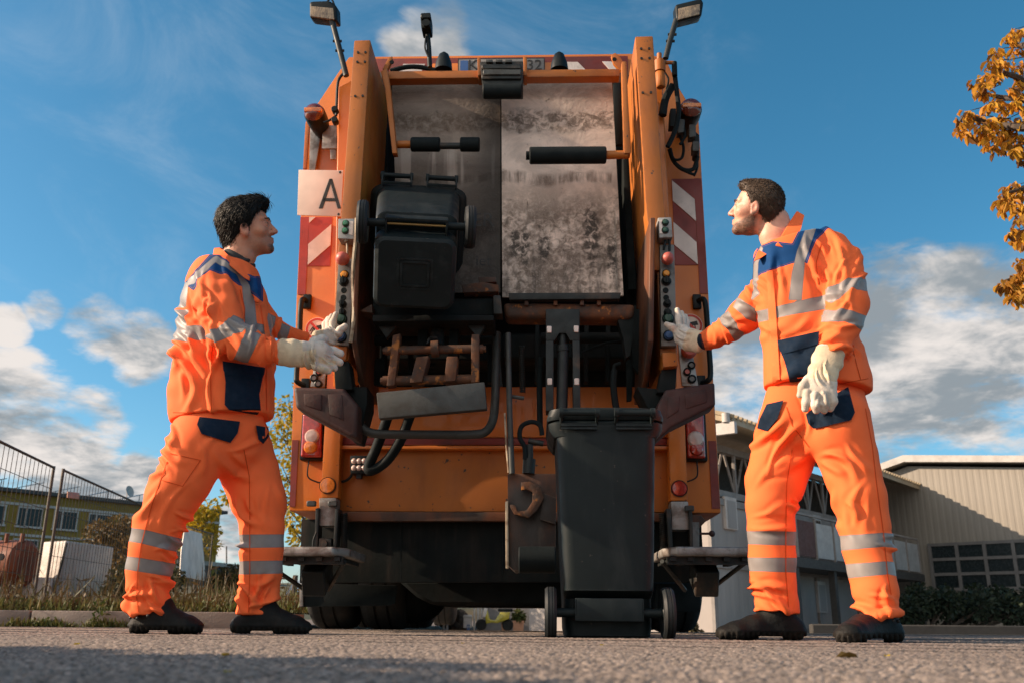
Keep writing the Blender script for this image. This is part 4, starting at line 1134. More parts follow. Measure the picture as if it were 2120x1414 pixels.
# ------------------------------------------------------------------ cloth, skin, hair, leather
def cloth_mat(name, base, seed):
    m, t, b = base_mat(name)
    v = t.n.new('ShaderNodeTexCoord').outputs['Object']
    def attr(n):
        a = t.n.new('ShaderNodeAttribute'); a.attribute_name = n; return a.outputs['Fac']
    weave = t.noise(v, 420, 2, 0.5)
    big_ = t.noise(v, 5, 4, 0.5)
    c = t.mix(t.ramp(big_, 0.3, 0.75), base, tuple(x * 0.90 for x in base))
    c = t.mix(t.math('MULTIPLY', t.ramp(t.noise(v, 13, 6, 0.65), 0.60, 0.80), 0.25), c, (0.45, 0.10, 0.03))
    nv = t.math('GREATER_THAN', attr('navy'), 0.0)
    c = t.mix(nv, c, t.mix(t.ramp(attr('yoke'), -0.5, 0.5), (0.003, 0.012, 0.026), (0.000, 0.042, 0.15)))
    st = t.math('MULTIPLY', t.math('GREATER_THAN', attr('navy'), 2.2), t.math('LESS_THAN', attr('navy'), 3.4))
    c = t.mix(t.math('MULTIPLY', st, 0.35), c, (0.30, 0.08, 0.06))
    tp = t.math('GREATER_THAN', attr('tape'), 0.0)
    glass = t.noise(v, 900, 1)
    c = t.mix(tp, c, t.mix(t.ramp(t.noise(v, 9, 3), 0.3, 0.7), (0.20, 0.178, 0.17), (0.27, 0.245, 0.235)))
    se = t.math('MULTIPLY', tp, t.math('LESS_THAN', attr('tape'), 1.3))
    c = t.mix(t.math('MULTIPLY', se, 0.6), c, (0.16, 0.13, 0.12))
    c = t.mix(t.math('GREATER_THAN', attr('grey'), 0.0), c, (0.035, 0.038, 0.040))
    t.val(b.inputs['Base Color'], c)
    t.link(t.math('SUBTRACT', 0.82, t.math('MULTIPLY', tp, 0.40)), b.inputs['Roughness'])
    b.inputs['Specular IOR Level'].default_value = 0.25
    b.inputs['Sheen Weight'].default_value = 0.0
    bump(t, b, weave, 0.0006)
    return m


cloth_mat('hi_vis_cloth', (1.0, 0.168, 0.046), 0)
pm('navy_cloth', (0.004, 0.014, 0.032), 0.85, 0, (0.008, 0.022, 0.045), 20, bmp=0.0008, bscale=300, spec=0.2)
pm('snap_metal', (0.5, 0.45, 0.42), 0.3, 1.0)
pm('hair_black', (0.008, 0.007, 0.006), 0.5, 0, (0.018, 0.012, 0.009), 60, (0.5, 0.7), spec=0.18)
pm('hair_brown', (0.052, 0.033, 0.021), 0.6, 0, (0.095, 0.062, 0.040), 60, (0.5, 0.7), spec=0.3)
pm('eye_white', (0.30, 0.25, 0.22), 0.2, 0, None)


def skin_mat(name, base, beard, bm_):
    m, t, b = base_mat(name)
    v = t.n.new('ShaderNodeTexCoord').outputs['Object']
    a = t.n.new('ShaderNodeAttribute'); a.attribute_name = 'beard'
    r_ = t.n.new('ShaderNodeAttribute'); r_.attribute_name = 'red'
    c = t.mix(t.ramp(t.noise(v, 30, 4), 0.3, 0.7), base, (base[0] * 0.88, base[1] * 0.8, base[2] * 0.78))
    c = t.mix(t.math('MULTIPLY', r_.outputs['Fac'], 0.5), c, (0.50, 0.17, 0.12))
    nz = t.ramp(t.noise(v, 260, 3, 0.6), 0.30, 0.65)
    c = t.mix(t.math('MULTIPLY', a.outputs['Fac'], t.math('ADD', t.math('MULTIPLY', nz, 0.45), 0.50), clamp=True), c, beard)
    t.val(b.inputs['Base Color'], c)
    b.inputs['Roughness'].default_value = 0.5
    b.inputs['Subsurface Weight'].default_value = 0.12
    b.inputs['Subsurface Radius'].default_value = (0.012, 0.004, 0.002)
    b.inputs['Subsurface Scale'].default_value = 0.6
    bump(t, b, t.noise(v, 160, 4, 0.6), 0.0012)
    return m


skin_mat('skin_tanned', (0.54, 0.24, 0.14), (0.014, 0.010, 0.008), 1)
skin_mat('skin_fair', (0.66, 0.35, 0.24), (0.045, 0.026, 0.016), 1)


def leather_mat():
    m, t, b = base_mat('glove_leather')
    v = t.n.new('ShaderNodeTexCoord').outputs['Object']
    a = t.n.new('ShaderNodeAttribute'); a.attribute_name = 'cuff'
    c = t.mix(t.ramp(t.noise(v, 14, 4), 0.35, 0.7), (0.66, 0.58, 0.50), (0.50, 0.42, 0.34))
    k = t.mix(t.ramp(t.noise(v, 25, 3), 0.35, 0.7), (0.68, 0.55, 0.38), (0.56, 0.44, 0.30))
    c = t.mix(t.math('GREATER_THAN', a.outputs['Fac'], 0.0), c, k)
    c = t.mix(t.math('MULTIPLY', t.ramp(t.noise(v, 16, 7, 0.7), 0.50, 0.70), 0.55), c, (0.26, 0.205, 0.155))
    t.val(b.inputs['Base Color'], c); b.inputs['Roughness'].default_value = 0.75; b.inputs['Specular IOR Level'].default_value = 0.3
    bump(t, b, t.noise(v, 220, 4, 0.65), 0.0016)


leather_mat()


def boot_mat():
    m, t, b = base_mat('boot_leather')
    v = t.n.new('ShaderNodeTexCoord').outputs['Object']
    a = t.n.new('ShaderNodeAttribute'); a.attribute_name = 'sole'
    c = t.mix(t.ramp(t.noise(v, 12, 4), 0.35, 0.7), (0.005, 0.006, 0.006), (0.011, 0.010, 0.009))
    c = t.mix(t.math('GREATER_THAN', a.outputs['Fac'], 0.0), c, (0.016, 0.014, 0.012))
    c = t.mix(t.math('MULTIPLY', t.ramp(t.noise(v, 20, 6, 0.7), 0.58, 0.75), 0.25), c, (0.06, 0.047, 0.037))
    t.val(b.inputs['Base Color'], c); b.inputs['Roughness'].default_value = 0.65; b.inputs['Specular IOR Level'].default_value = 0.2
    bump(t, b, t.noise(v, 120, 4, 0.6), 0.002)


boot_mat()


def adopt(o, root):
    o.parent = root; o.matrix_parent_inverse = Matrix.Translation(-root.location); return o


def set_attr(me, name, vals):
    a = me.attributes.new(name, 'FLOAT', 'POINT'); a.data.foreach_set('value', np.asarray(vals, np.float32))


def fold_disp(v, px, folds, seed, base=0.0025):
    """cloth folds: a few tapering creases in each strained area, on a faint overall slackness"""
    Yp = v[:, 1] / pxm(900, 700, 3.7)
    d = base * 1.8 * pnoise(np.stack([px[:, 0] / 95 + seed * 2.1, px[:, 1] / 95, Yp / 95], 1))
    rs = np.random.RandomState(int(seed * 10) + 1)
    wob = pnoise(np.stack([px[:, 0] / 45 + seed, px[:, 1] / 45, Yp / 70], 1)) * 5
    for cx, cy, rad, ang, lam, amp in folds:
        for j in range(max(3, int(rad / lam * 1.9))):
            a = R(ang + rs.normal() * 15); ex, ey = math.cos(a), math.sin(a); side = rs.uniform(-1, 1)
            ox, oy = cx - ey * side * rad * 0.9 + ex * rs.normal() * rad * 0.25, cy + ex * side * rad * 0.9 + ey * rs.normal() * rad * 0.25
            al = (px[:, 0] - ox) * ex + (px[:, 1] - oy) * ey; sp = -(px[:, 0] - ox) * ey + (px[:, 1] - oy) * ex
            L = rad * rs.uniform(0.45, 0.95); cur = rs.normal() * 0.25 / rad; w = lam * rs.uniform(0.26, 0.46) * (1 + 0.35 * al / L)
            w = np.clip(w, lam * 0.15, lam)
            q = (sp + wob + cur * al * al) / w
            ph = rs.uniform(-60, 60) ; dep = np.exp(-((Yp - np.median(Yp) + ph) / 240.0) ** 2)
            d += amp * rs.uniform(0.6, 1.25) * np.exp(-(al / L) ** 4) * dep * (np.exp(-q * q) - 0.55 * np.exp(-(q - 1.6) ** 2) - 0.35 * np.exp(-(q + 1.7) ** 2))
    return d


def garment(name, root, chains, folds, seed, k=0.03, h=0.0062, tape=(), navy=(), yoke=(), grey=(), mat='hi_vis_cloth', base=0.0014, extra=None, inset=0.009):
    """chains: {id: Chain}; tape/navy/...: (polygon in the photograph, ids it is sewn on)"""
    ids = list(chains)
    lo = np.min([chains[i].bounds()[0] for i in ids], 0); hi = np.max([chains[i].bounds()[1] for i in ids], 0)

    def f(P):
        o = None
        for i in ids:
            s_ = chains[i](P); o = s_ if o is None else smin(o, s_, k if not i.startswith('collar') else 0.006)
        return (o if extra is None else extra(P, o)) + inset
    v, q = nets(f, lo, hi, h); v = relax(v, q, 2, 0.5); n = vnormals(v, q); px = project(v)
    ds = np.stack([chains[i](v) for i in ids], 1); own = ds.argmin(1)
    v = v + n * fold_disp(v, px, folds, seed, base)[:, None]
    me = mesh_from(name, v, q)
    for an, lst in (('tape', tape), ('navy', navy), ('yoke', yoke), ('grey', grey)):
        val = np.full(len(v), -9.0)
        for poly, who in lst:
            s_ = polysd(px, poly)
            if who is not None: s_ = np.where(np.isin(own, [ids.index(w) for w in who]), s_, np.minimum(s_, -0.6))
            val = np.maximum(val, s_)
        set_attr(me, an, np.clip(val, -9, 9))
    o = mesh_obj(name, me, mat, None, None); me.shade_smooth()
    return adopt(o, root)


def patch(name, root, target, poly, off=0.0065, mat='navy_cloth', step=9, thick=0.004, snaps=()):
    """a sewn-on piece of cloth: the polygon laid onto the garment"""
    me = target.data; vs = [v.co.copy() for v in me.vertices]
    bvh = BVHTree.FromPolygons(vs, [p.vertices[:] for p in me.polygons])
    bm_ = bmesh.new(); bm_.faces.new([bm_.verts.new((x, y, 0)) for x, y in poly])
    xs, ys = [p[0] for p in poly], [p[1] for p in poly]
    for a, lo, hi in ((0, min(xs), max(xs)), (1, min(ys), max(ys))):
        t_ = lo + step
        while t_ < hi - 2:
            co = [0, 0, 0]; co[a] = t_; no = [0, 0, 0]; no[a] = 1
            bmesh.ops.bisect_plane(bm_, geom=bm_.verts[:] + bm_.edges[:] + bm_.faces[:], plane_co=co, plane_no=no); t_ += step
    o0 = Vector((0, 0, CAMH)); last = None; bad = []
    for v in bm_.verts:
        d = ray(v.co.x, v.co.y).normalized(); hit, nr, _, _ = bvh.ray_cast(o0, d)
        if hit is None: bad.append(v); v.co = Vector((0, 0, -9)); continue
        v.co = hit - d * off; last = hit
    bmesh.ops.delete(bm_, geom=bad, context='VERTS')
    fs = bm_.faces[:]
    r = bmesh.ops.extrude_face_region(bm_, geom=fs)
    for g in r['geom']:
        if isinstance(g, bmesh.types.BMVert): g.co += (o0 - g.co).normalized() * thick
    bmesh.ops.recalc_face_normals(bm_, faces=bm_.faces[:])
    m2 = bpy.data.meshes.new(name); bm_.to_mesh(m2); bm_.free()
    o = adopt(mesh_obj(name, m2, mat, None, 50), root)
    for sx, sy in snaps:
        d = ray(sx, sy).normalized(); hit, nr, _, _ = bvh.ray_cast(o0, d)
        if hit:
            b = B(); b.ball(hit - d * (off + thick + 0.001), 0.0075, 10, 6); s_ = b.build('snap', 'snap_metal'); s_.parent = o; s_.matrix_parent_inverse = Matrix.Translation(-root.location)
    return o


def head_axes(f, up=(0, 0, 1)):
    f = Vector(f).normalized(); l = Vector(up).cross(f).normalized(); u = f.cross(l)
    return np.array([f, l, u])


def ell(p, c, r):
    q = (p - np.array(c)) / np.array(r); k0 = np.linalg.norm(q, axis=1); k1 = np.linalg.norm(q / np.array(r), axis=1)
    return k0 * (k0 - 1) / np.maximum(k1, 1e-6)


def cap(p, a, b, r0, r1):
    a, b = np.array(a, float), np.array(b, float); d = b - a; t = np.clip(((p - a) @ d) / (d @ d), 0, 1)
    return np.linalg.norm(p - a - t[:, None] * d, axis=1) - (r0 + (r1 - r0) * t)


def face_sdf(p):
    d = ell(p, (-0.012, 0, 0.030), (0.098, 0.076, 0.094))
    d = smin(d, ell(p, (0.028, 0, -0.030), (0.064, 0.060, 0.088)), 0.03)
    d = smin(d, ell(p, (0.022, 0, -0.082), (0.062, 0.052, 0.038)), 0.025)
    d = smin(d, ell(p, (0.074, 0, -0.106), (0.022, 0.024, 0.020)), 0.022)
    ay = np.abs(p[:, 1]); m = np.stack([p[:, 0], ay, p[:, 2]], 1)
    d = smin(d, cap(m, (0.088, 0.0, 0.022), (0.070, 0.046, 0.022), 0.010, 0.009), 0.014)
    d = smin(d, ell(m, (0.055, 0.048, -0.030), (0.026, 0.020, 0.022)), 0.02)
    d = -smin(-d, ell(m, (0.098, 0.031, 0.000), (0.017, 0.017, 0.011)), 0.012)
    d = smin(d, ell(m, (0.0745, 0.031, -0.001), (0.0152, 0.0155, 0.0125)), 0.003)
    d = smin(d, cap(m, (0.0875, 0.020, 0.004), (0.079, 0.045, 0.003), 0.0032, 0.0026), 0.004)
    d = smin(d, cap(p, (0.090, 0, 0.008), (0.113, 0, -0.032), 0.008, 0.0115), 0.012)
    d = smin(d, ell(m, (0.098, 0.012, -0.037), (0.012, 0.008, 0.008)), 0.007)
    d = smin(d, cap(m, (0.094, 0.0, -0.063), (0.080, 0.022, -0.066), 0.0075, 0.004), 0.006)
    d = smin(d, cap(m, (0.092, 0.0, -0.076), (0.080, 0.019, -0.073), 0.0085, 0.004), 0.006)
    d = -smin(-d, cap(m, (0.108, 0.0, -0.0695), (0.086, 0.024, -0.0695), 0.003, 0.002), 0.003)
    ear = ell(m, (-0.006, 0.078, -0.018), (0.019, 0.009, 0.032))
    ear = smin(ear, ell(m, (0.000, 0.079, -0.042), (0.010, 0.007, 0.012)), 0.01)
    ear = -smin(-ear, ell(m, (-0.003, 0.090, -0.014), (0.012, 0.0085, 0.021)), 0.003)
    return smin(d, ear, 0.006)


def make_head(root, c, ax, sc, skin, hair_m, neck, beard_f, hair_f, strands, flow_f, h=0.0036, tag_seed=1, rough=1.0, slen=1.0):
    c = np.array(c)
    loc = lambda P: ((P - c) @ ax.T) / sc

    def f(P): return smin(face_sdf(loc(P)) * sc, neck(P), 0.02)
    lo, hi = c - 0.165 * sc, c + 0.165 * sc
    nb = neck.bounds(); lo = np.minimum(lo, nb[0]); hi = np.maximum(hi, nb[1])
    v, q = nets(f, lo, hi, h); v = relax(v, q, 1, 0.4)
    me = mesh_from('body', v, q); p = loc(v)
    set_attr(me, 'beard', beard_f(p))
    red = np.exp(-((np.abs(p[:, 1]) - 0.078) / 0.01) ** 2) * (np.abs(p[:, 0]) < 0.03) * (np.abs(p[:, 2] + 0.012) < 0.04) + np.exp(-(((p[:, 0] - 0.093) / 0.014) ** 2 + ((p[:, 2] + 0.070) / 0.010) ** 2 + (p[:, 1] / 0.02) ** 2)) + 0.6 * np.exp(-(((p[:, 0] - 0.113) / 0.014) ** 2 + ((p[:, 2] + 0.032) / 0.014) ** 2))
    set_attr(me, 'red', np.clip(red, 0, 1))
    body = mesh_obj('body', me, skin, None, None); me.shade_smooth(); adopt(body, root)
    # eyes, brows
    W_ = lambda q_: Vector(c + (np.array(q_) * sc) @ ax)
    for s_ in (-1, 1):
        b = B(); b.ball(W_((0.0765, s_ * 0.031, -0.001)), 0.0124 * sc, 14, 10); e = b.build('eye', 'eye_white'); adopt(e, root)
        b = B(); b.ball(W_((0.0872, s_ * 0.0315, -0.001)), 0.0032 * sc, 10, 8); i_ = b.build('iris', 'hair_black'); i_.parent = e; i_.matrix_parent_inverse = Matrix.Translation(-root.location)
        b = B(); b.tube([W_((0.0905, s_ * 0.019, 0.001)), W_((0.0915, s_ * 0.030, 0.003)), W_((0.0815, s_ * 0.046, 0.000))], [0.0006, 0.0010, 0.0006], 5); adopt(b.build('eyelash', 'hair_black'), root)
        b = B(); b.tube([W_((0.099, s_ * 0.012, 0.020)), W_((0.097, s_ * 0.026, 0.026)), W_((0.082, s_ * 0.047, 0.021))], [0.0022, 0.0030, 0.0014], 6); adopt(b.build('eyebrow', hair_m), root)
    # hair
    def g(P): return hair_f(loc(P)) * sc
    v, q = nets(g, c - 0.16 * sc, c + 0.175 * sc, 0.0038); n = vnormals(v, q); p = loc(v)
    fl = flow_f(p)
    nz = pnoise(np.stack([p[:, 0] * 60 - p[:, 2] * 30 + tag_seed, p[:, 1] * 170, p[:, 2] * 60 + p[:, 0] * 90], 1))
    v = v + n * (nz * rough * 0.0024 + rough * 0.0022 * pnoise(p * 40 + tag_seed))[:, None] * sc
    rs = np.random.RandomState(tag_seed); b = B()
    for i in rs.choice(len(v), strands, replace=False):
        nn = n[i]; d = fl[i] @ ax; d = d - nn * (d @ nn) + rs.normal(size=3) * 0.13; d /= np.linalg.norm(d) + 1e-9
        L = (0.018 + 0.020 * rs.rand()) * sc * slen
        b.tube([Vector(v[i] - nn * 0.003), Vector(v[i] + d * L * 0.5 + nn * 0.0035), Vector(v[i] + d * L + nn * (0.001 + 0.003 * rs.rand()))], [0.0011, 0.0009, 0.0002], 3)
    m2 = mesh_from('hair', v, q); b.bm.from_mesh(m2)
    o = b.build('hair', hair_m, None, None, flip=False); o.data.shade_smooth(); adopt(o, root)
    return body


def glove(root, segs, cuff_poly, k=0.0035, h=0.0033, folds=(), seed=5):
    cs = [axis_chain(s_, flat=fl) for s_, fl in segs]
    lo = np.min([c.bounds(0.012)[0] for c in cs], 0); hi = np.max([c.bounds(0.012)[1] for c in cs], 0)

    def f(P):
        o = None
        for c in cs: s_ = c(P); o = s_ if o is None else smin(o, s_, k)
        return o
    v, q = nets(f, lo, hi, h); v = relax(v, q, 1, 0.4); n = vnormals(v, q); px = project(v)
    v = v + n * fold_disp(v, px, folds, seed, 0.0012)[:, None]
    me = mesh_from('glove', v, q)
    val = np.full(len(v), -5.0)
    for p_ in cuff_poly: val = np.maximum(val, polysd(px, p_))
    set_attr(me, 'cuff', np.clip(val, -5, 5))
    o = mesh_obj('glove', me, 'glove_leather', None, None); me.shade_smooth(); return adopt(o, root)


def boot(root, foot, ankle, rb, seed):
    ch = [axis_chain(foot, flat=1.0), axis_chain(ankle, flat=0.9)]
    ch[0].rb = np.array(rb)
    lo = np.min([c.bounds()[0] for c in ch], 0); hi = np.max([c.bounds()[1] for c in ch], 0); lo[2] = -0.01
    arch = foot[0][0] * 0.66 + foot[-1][0] * 0.34

    def f(P):
        d = smin(ch[0](P), ch[1](P), 0.03)
        q_ = project(P)[:, 0]; ar = np.maximum(np.abs(q_ - arch) - 0.17 * abs(foot[0][0] - foot[-1][0]) , 0) * 0.0019
        d = smax(d, 0.018 - P[:, 2] - ar, 0.004)
        return smax(d, 0.004 - P[:, 2], 0.006)
    v, q = nets(f, lo, hi, 0.0055); v = relax(v, q, 1, 0.4); n = vnormals(v, q); px = project(v)
    z = v[:, 2]
    d = 0.0015 * pnoise(v * 60 + seed) + 0.004 * np.exp(-((z - 0.036) / 0.008) ** 2)
    lug = (np.sin(px[:, 0] / 5.5 * math.pi) > 0.1) * (z < 0.03)
    d = np.where(z < 0.03, 0.005 - 0.006 * lug, d)
    v = v + n * d[:, None] * (np.abs(n[:, 2]) < 0.8)[:, None]
    me = mesh_from('boot', v, q)
    set_attr(me, 'sole', np.clip((0.034 - z) * 100, -5, 5))
    o = mesh_obj('boot', me, 'boot_leather', None, None); me.shade_smooth(); adopt(o, root)
    # laces
    c0 = np.array(at(*ankle[0][:2], ankle[0][3])); c1 = np.array(at(*foot[-2][:2], foot[-2][3])); b = B()
    bv = BVHTree.FromPolygons([Vector(x) for x in v], [tuple(x) for x in q])
    for t_ in (0.35, 0.5, 0.65):
        p = c0 + (c1 - c0) * t_; pts = []
        for s_ in (-0.03, -0.015, 0, 0.015, 0.03):
            o_ = Vector((p[0] + s_ * 0.3, p[1] + s_, p[2] + 0.3)); hit, _, _, _ = bv.ray_cast(o_, Vector((0, 0, -1)))
            if hit: pts.append(hit + Vector((0, 0, 0.002)))
        if len(pts) > 2: b.tube(pts, 0.0028, 6)
    l_ = b.build('lace', 'ink_black'); l_.parent = o; l_.matrix_parent_inverse = Matrix.Translation(-root.location)
    return o


# ------------------------------------------------------------------ the man on the left
YL = 3.70
m1 = empty('person', (at(455, 1300, YL).x, YL, 0))
tag(m1, 'dark haired man in orange work clothes striding toward the truck from the left', 'person', 'refuse workers')
J1 = {
    'torso': edges_chain([(353, 862, 568, 886, YL, 0.185), (352, 835, 569, 852, YL, 0.182), (351, 800, 570, 812, YL, 0.182), (353, 745, 571, 752, YL, 0.175), (363, 685, 569, 688, YL, 0.168), (371, 630, 557, 632, YL, 0.172),
                          (386, 590, 543, 596, YL, 0.185), (410, 563, 526, 580, YL, 0.150), (428, 548, 508, 574, YL, 0.095), (440, 536, 500, 560, YL, 0.075)], cut0=True, cut1=True),
    'near_sleeve': axis_chain([(437, 592, 40, 3.56), (447, 618, 45, 3.52), (457, 650, 47, 3.49), (474, 697, 44, 3.46), (513, 714, 41, 3.44), (546, 728, 33, 3.44), (577, 727, 28, 3.45), (586, 728, 27, 3.45)], cut1=True),
    'far_sleeve': axis_chain([(515, 625, 38, 3.88), (550, 668, 32, 3.92), (590, 690, 22, 4.00), (640, 700, 15, 4.08)], cut1=True),
    'lapel': edges_chain([(517, 575, 538, 578, 3.60, 0.02), (520, 600, 541, 603, 3.58, 0.022), (524, 622, 543, 626, 3.58, 0.02)]),
}
folds1 = [(400, 660, 55, 65, 17, 0.015), (405, 740, 60, 55, 20, 0.015), (430, 640, 40, 100, 15, 0.012), (480, 690, 45, 30, 14, 0.008), (545, 720, 40, -60, 12, 0.011), (400, 800, 60, 80, 22, 0.012),
          (470, 600, 60, 70, 22, 0.008), (560, 790, 40, 85, 20, 0.008), (375, 720, 40, 40, 16, 0.013), (610, 690, 40, 70, 10, 0.007), (575, 730, 20, 80, 9, 0.006), (455, 740, 30, 60, 14, 0.012)]
tape1 = [([(441, 533), (449, 529), (496, 562), (517, 592), (526, 609), (533, 685), (509, 685), (502, 594), (490, 568), (441, 541)], ('torso', 'near_sleeve')), ([(441, 533), (448, 541), (400, 588), (388, 592), (388, 580)], None),
         ([(362, 588), (390, 584), (384, 635), (362, 640)], ('torso',)), ([(355, 644), (386, 640), (386, 706), (355, 706)], ('torso',)), ([(360, 675), (426, 674), (500, 672), (535, 670), (560, 676), (560, 700), (535, 694), (426, 702), (360, 704)], ('torso',)),
         ([(428, 695), (484, 652), (518, 668), (522, 676), (443, 711)], ('near_sleeve',)), ([(513, 677), (541, 692), (512, 754), (483, 745)], ('near_sleeve',)), ([(555, 648), (572, 657), (561, 700), (548, 695)], ('far_sleeve', 'torso')), ([(582, 668), (602, 676), (593, 708), (572, 705)], ('far_sleeve',))]
navy1 = [([(380, 588), (386, 582), (411, 553), (434, 527), (455, 528), (496, 562), (520, 572), (545, 573), (545, 626), (530, 615), (512, 596), (494, 590), (468, 570), (434, 560), (411, 578), (400, 602)], ('torso', 'near_sleeve', 'lapel'))]
ja1 = garment('jacket', m1, J1, folds1, 11.3, k=0.028, tape=tape1, navy=navy1, yoke=navy1)


def collar(root, pts, name='collar', mat='hi_vis_cloth', th=0.012, rnd=0.004):
    b = B(); n = len(pts); P_ = [at(*p) for p in pts]; c = sum(P_, Vector()) / n
    b.prism(P_, [(0, th, 0)] * n, rnd, 2)
    bmesh.ops.triangulate(b.bm, faces=[f for f in b.bm.faces if len(f.verts) > 4])
    o = b.build(name, mat, None, 50)
    for an in ('tape', 'navy', 'yoke', 'grey'): set_attr(o.data, an, np.full(len(o.data.vertices), -9.0))
    return adopt(o, root)


collar(m1, [(443, 514, 3.63), (455, 513, 3.61), (462, 519, 3.59), (480, 537, 3.565), (500, 556, 3.555), (517, 573, 3.565), (515, 581, 3.555), (505, 575, 3.54), (484, 557, 3.535), (458, 534, 3.55), (440, 529, 3.60)])
collar(m1, [(443, 514, 3.64), (455, 513, 3.66), (470, 516, 3.78), (466, 526, 3.79), (450, 527, 3.70)])
sc1 = garment('neck_warmer', m1, {'scarf': axis_chain([(478, 572, 46, 3.68), (488, 552, 42, 3.675), (498, 533, 37, 3.668), (502, 526, 36, 3.665)], flat=0.95, cut1=True)}, [(500, 545, 40, 30, 9, 0.006)], 2.2, h=0.005, mat='hi_vis_cloth', grey=[([(300, 300), (800, 300), (800, 800), (300, 800)], None)])
T1 = {
    'hips': edges_chain([(364, 845, 548, 856, YL, 0.14), (357, 885, 552, 895, YL, 0.145), (352, 915, 548, 925, YL, 0.14)]),
    'near_leg': edges_chain([(358, 880, 500, 905, 3.64, 0.118), (338, 922, 479, 942, 3.62, 0.125), (317, 987, 440, 1003, 3.61, 0.115), (297, 1022, 415, 1040, 3.61, 0.11), (274, 1080, 385, 1092, 3.62, 0.10), (267, 1122, 372, 1132, 3.63, 0.098),
                             (259, 1174, 361, 1176, 3.65, 0.095), (259, 1214, 356, 1214, 3.66, 0.09), (261, 1250, 357, 1246, 3.66, 0.088), (264, 1284, 352, 1272, 3.66, 0.088)], cut1=True),
    'far_leg': edges_chain([(430, 890, 556, 895, 3.80, 0.12), (441, 930, 566, 925, 3.80, 0.12), (454, 978, 581, 978, 3.80, 0.11), (475, 1038, 597, 1036, 3.79, 0.105), (493, 1090, 592, 1092, 3.79, 0.09), (492, 1135, 590, 1135, 3.79, 0.088),
                            (493, 1186, 588, 1186, 3.80, 0.086), (488, 1227, 579, 1230, 3.80, 0.085), (482, 1284, 576, 1272, 3.80, 0.085)], cut1=True),
}
foldsT1 = [(440, 935, 45, 100, 22, 0.010), (300, 1010, 60, 125, 22, 0.014), (380, 1100, 35, 20, 15, 0.012), (350, 1150, 25, 10, 12, 0.012), (340, 1235, 45, 15, 14, 0.016), (285, 1240, 40, 85, 16, 0.012), (350, 960, 50, 60, 20, 0.012),
           (530, 940, 60, 40, 24, 0.010), (510, 1060, 35, 60, 16, 0.010), (500, 1230, 45, 60, 16, 0.013), (560, 1235, 40, -25, 15, 0.014), (500, 1145, 20, 10, 12, 0.008), (330, 900, 40, 100, 18, 0.010), (575, 1050, 40, 75, 20, 0.007)]
tapeT1 = [([(262, 1090), (301, 1096), (385, 1117), (385, 1146), (366, 1142), (292, 1124), (258, 1119)], ('near_leg',)), ([(250, 1149), (289, 1154), (372, 1168), (365, 1195), (284, 1182), (250, 1177)], ('near_leg',)),
          ([(480, 1106), (605, 1105), (605, 1132), (480, 1134)], ('far_leg',)), ([(480, 1161), (605, 1159), (605, 1186), (480, 1189)], ('far_leg',))]
tr1 = garment('trousers', m1, T1, foldsT1, 4.7, k=0.03, tape=tapeT1)
patch('jacket_pocket', m1, ja1, [(461, 747), (549, 761), (543, 787), (537, 815), (540, 848), (532, 859), (474, 848), (465, 837), (467, 790)], snaps=[(477, 766), (537, 776)])
patch('pocket_flap', m1, ja1, [(461, 747), (549, 761), (547, 775), (541, 785), (467, 775), (462, 765)], off=0.010, snaps=())
patch('pocket', m1, tr1, [(413, 862), (497, 872), (492, 896), (477, 916), (417, 897), (408, 878)])
patch('pocket', m1, tr1, [(530, 880), (555, 884), (557, 903), (545, 918), (535, 909)])
patch('jacket_placket', m1, ja1, [(540, 632), (548, 632), (561, 700), (562, 760), (561, 872), (553, 872), (552, 760), (550, 700)], off=0.003, mat='hi_vis_cloth')
gl = glove(m1, [([(584, 729, 28, 3.45), (605, 731, 27, 3.45), (626, 733, 25, 3.46), (645, 735, 27, 3.48), (664, 737, 29, 3.50), (676, 738, 24, 3.52)], 0.62),
                ([(668, 722, 9.6, 3.53), (690, 727, 8.7, 3.55), (704, 732, 8.7, 3.56)], 1), ([(668, 738, 9.6, 3.51), (688, 744, 8.7, 3.53), (703, 750, 8.3, 3.54)], 1), ([(660, 751, 9.6, 3.49), (678, 757, 8.7, 3.51), (692, 762, 7.8, 3.53)], 1),
                ([(652, 759, 8.7, 3.47), (667, 765, 7.8, 3.49), (680, 768, 7.4, 3.51)], 1), ([(642, 722, 11.3, 3.50), (652, 708, 10.4, 3.53), (666, 703, 9.6, 3.56), (672, 703, 8.7, 3.57)], 1)],
           [[(560, 695), (625, 695), (628, 760), (570, 765)], [(622, 728), (655, 722), (650, 770), (618, 762)], [(660, 737), (697, 747), (692, 758), (660, 750)], [(655, 753), (690, 765), (660, 775)]],
           folds=[(640, 745, 22, 85, 6, 0.006), (680, 745, 16, 20, 8, 0.004)])
glove(m1, [([(655, 701, 17, 4.09), (680, 700, 19, 4.14), (690, 690, 17, 4.18)], 0.6), ([(687, 690, 7.8, 4.18), (689, 668, 7.0, 4.19), (695, 651, 5.7, 4.20)], 1), ([(680, 688, 7.8, 4.21), (681, 668, 7.0, 4.23), (687, 655, 5.7, 4.24)], 1),
           ([(674, 690, 7.8, 4.24), (674, 672, 7.0, 4.26), (680, 660, 5.7, 4.27)], 1), ([(694, 698, 7.8, 4.16), (704, 684, 7.4, 4.15), (714, 676, 6.5, 4.15)], 1)],
      [[(630, 680), (670, 680), (670, 720), (630, 720)]], folds=[(690, 700, 20, 40, 8, 0.004)])
boot(m1, [(288, 1292, 20, 3.66), (325, 1284, 27, 3.66), (362, 1287, 24, 3.66), (390, 1293, 19, 3.66), (404, 1296, 15, 3.66)], [(330, 1255, 30, 3.66), (318, 1280, 26, 3.66)], [0.042, 0.045, 0.05, 0.052, 0.045], 1)
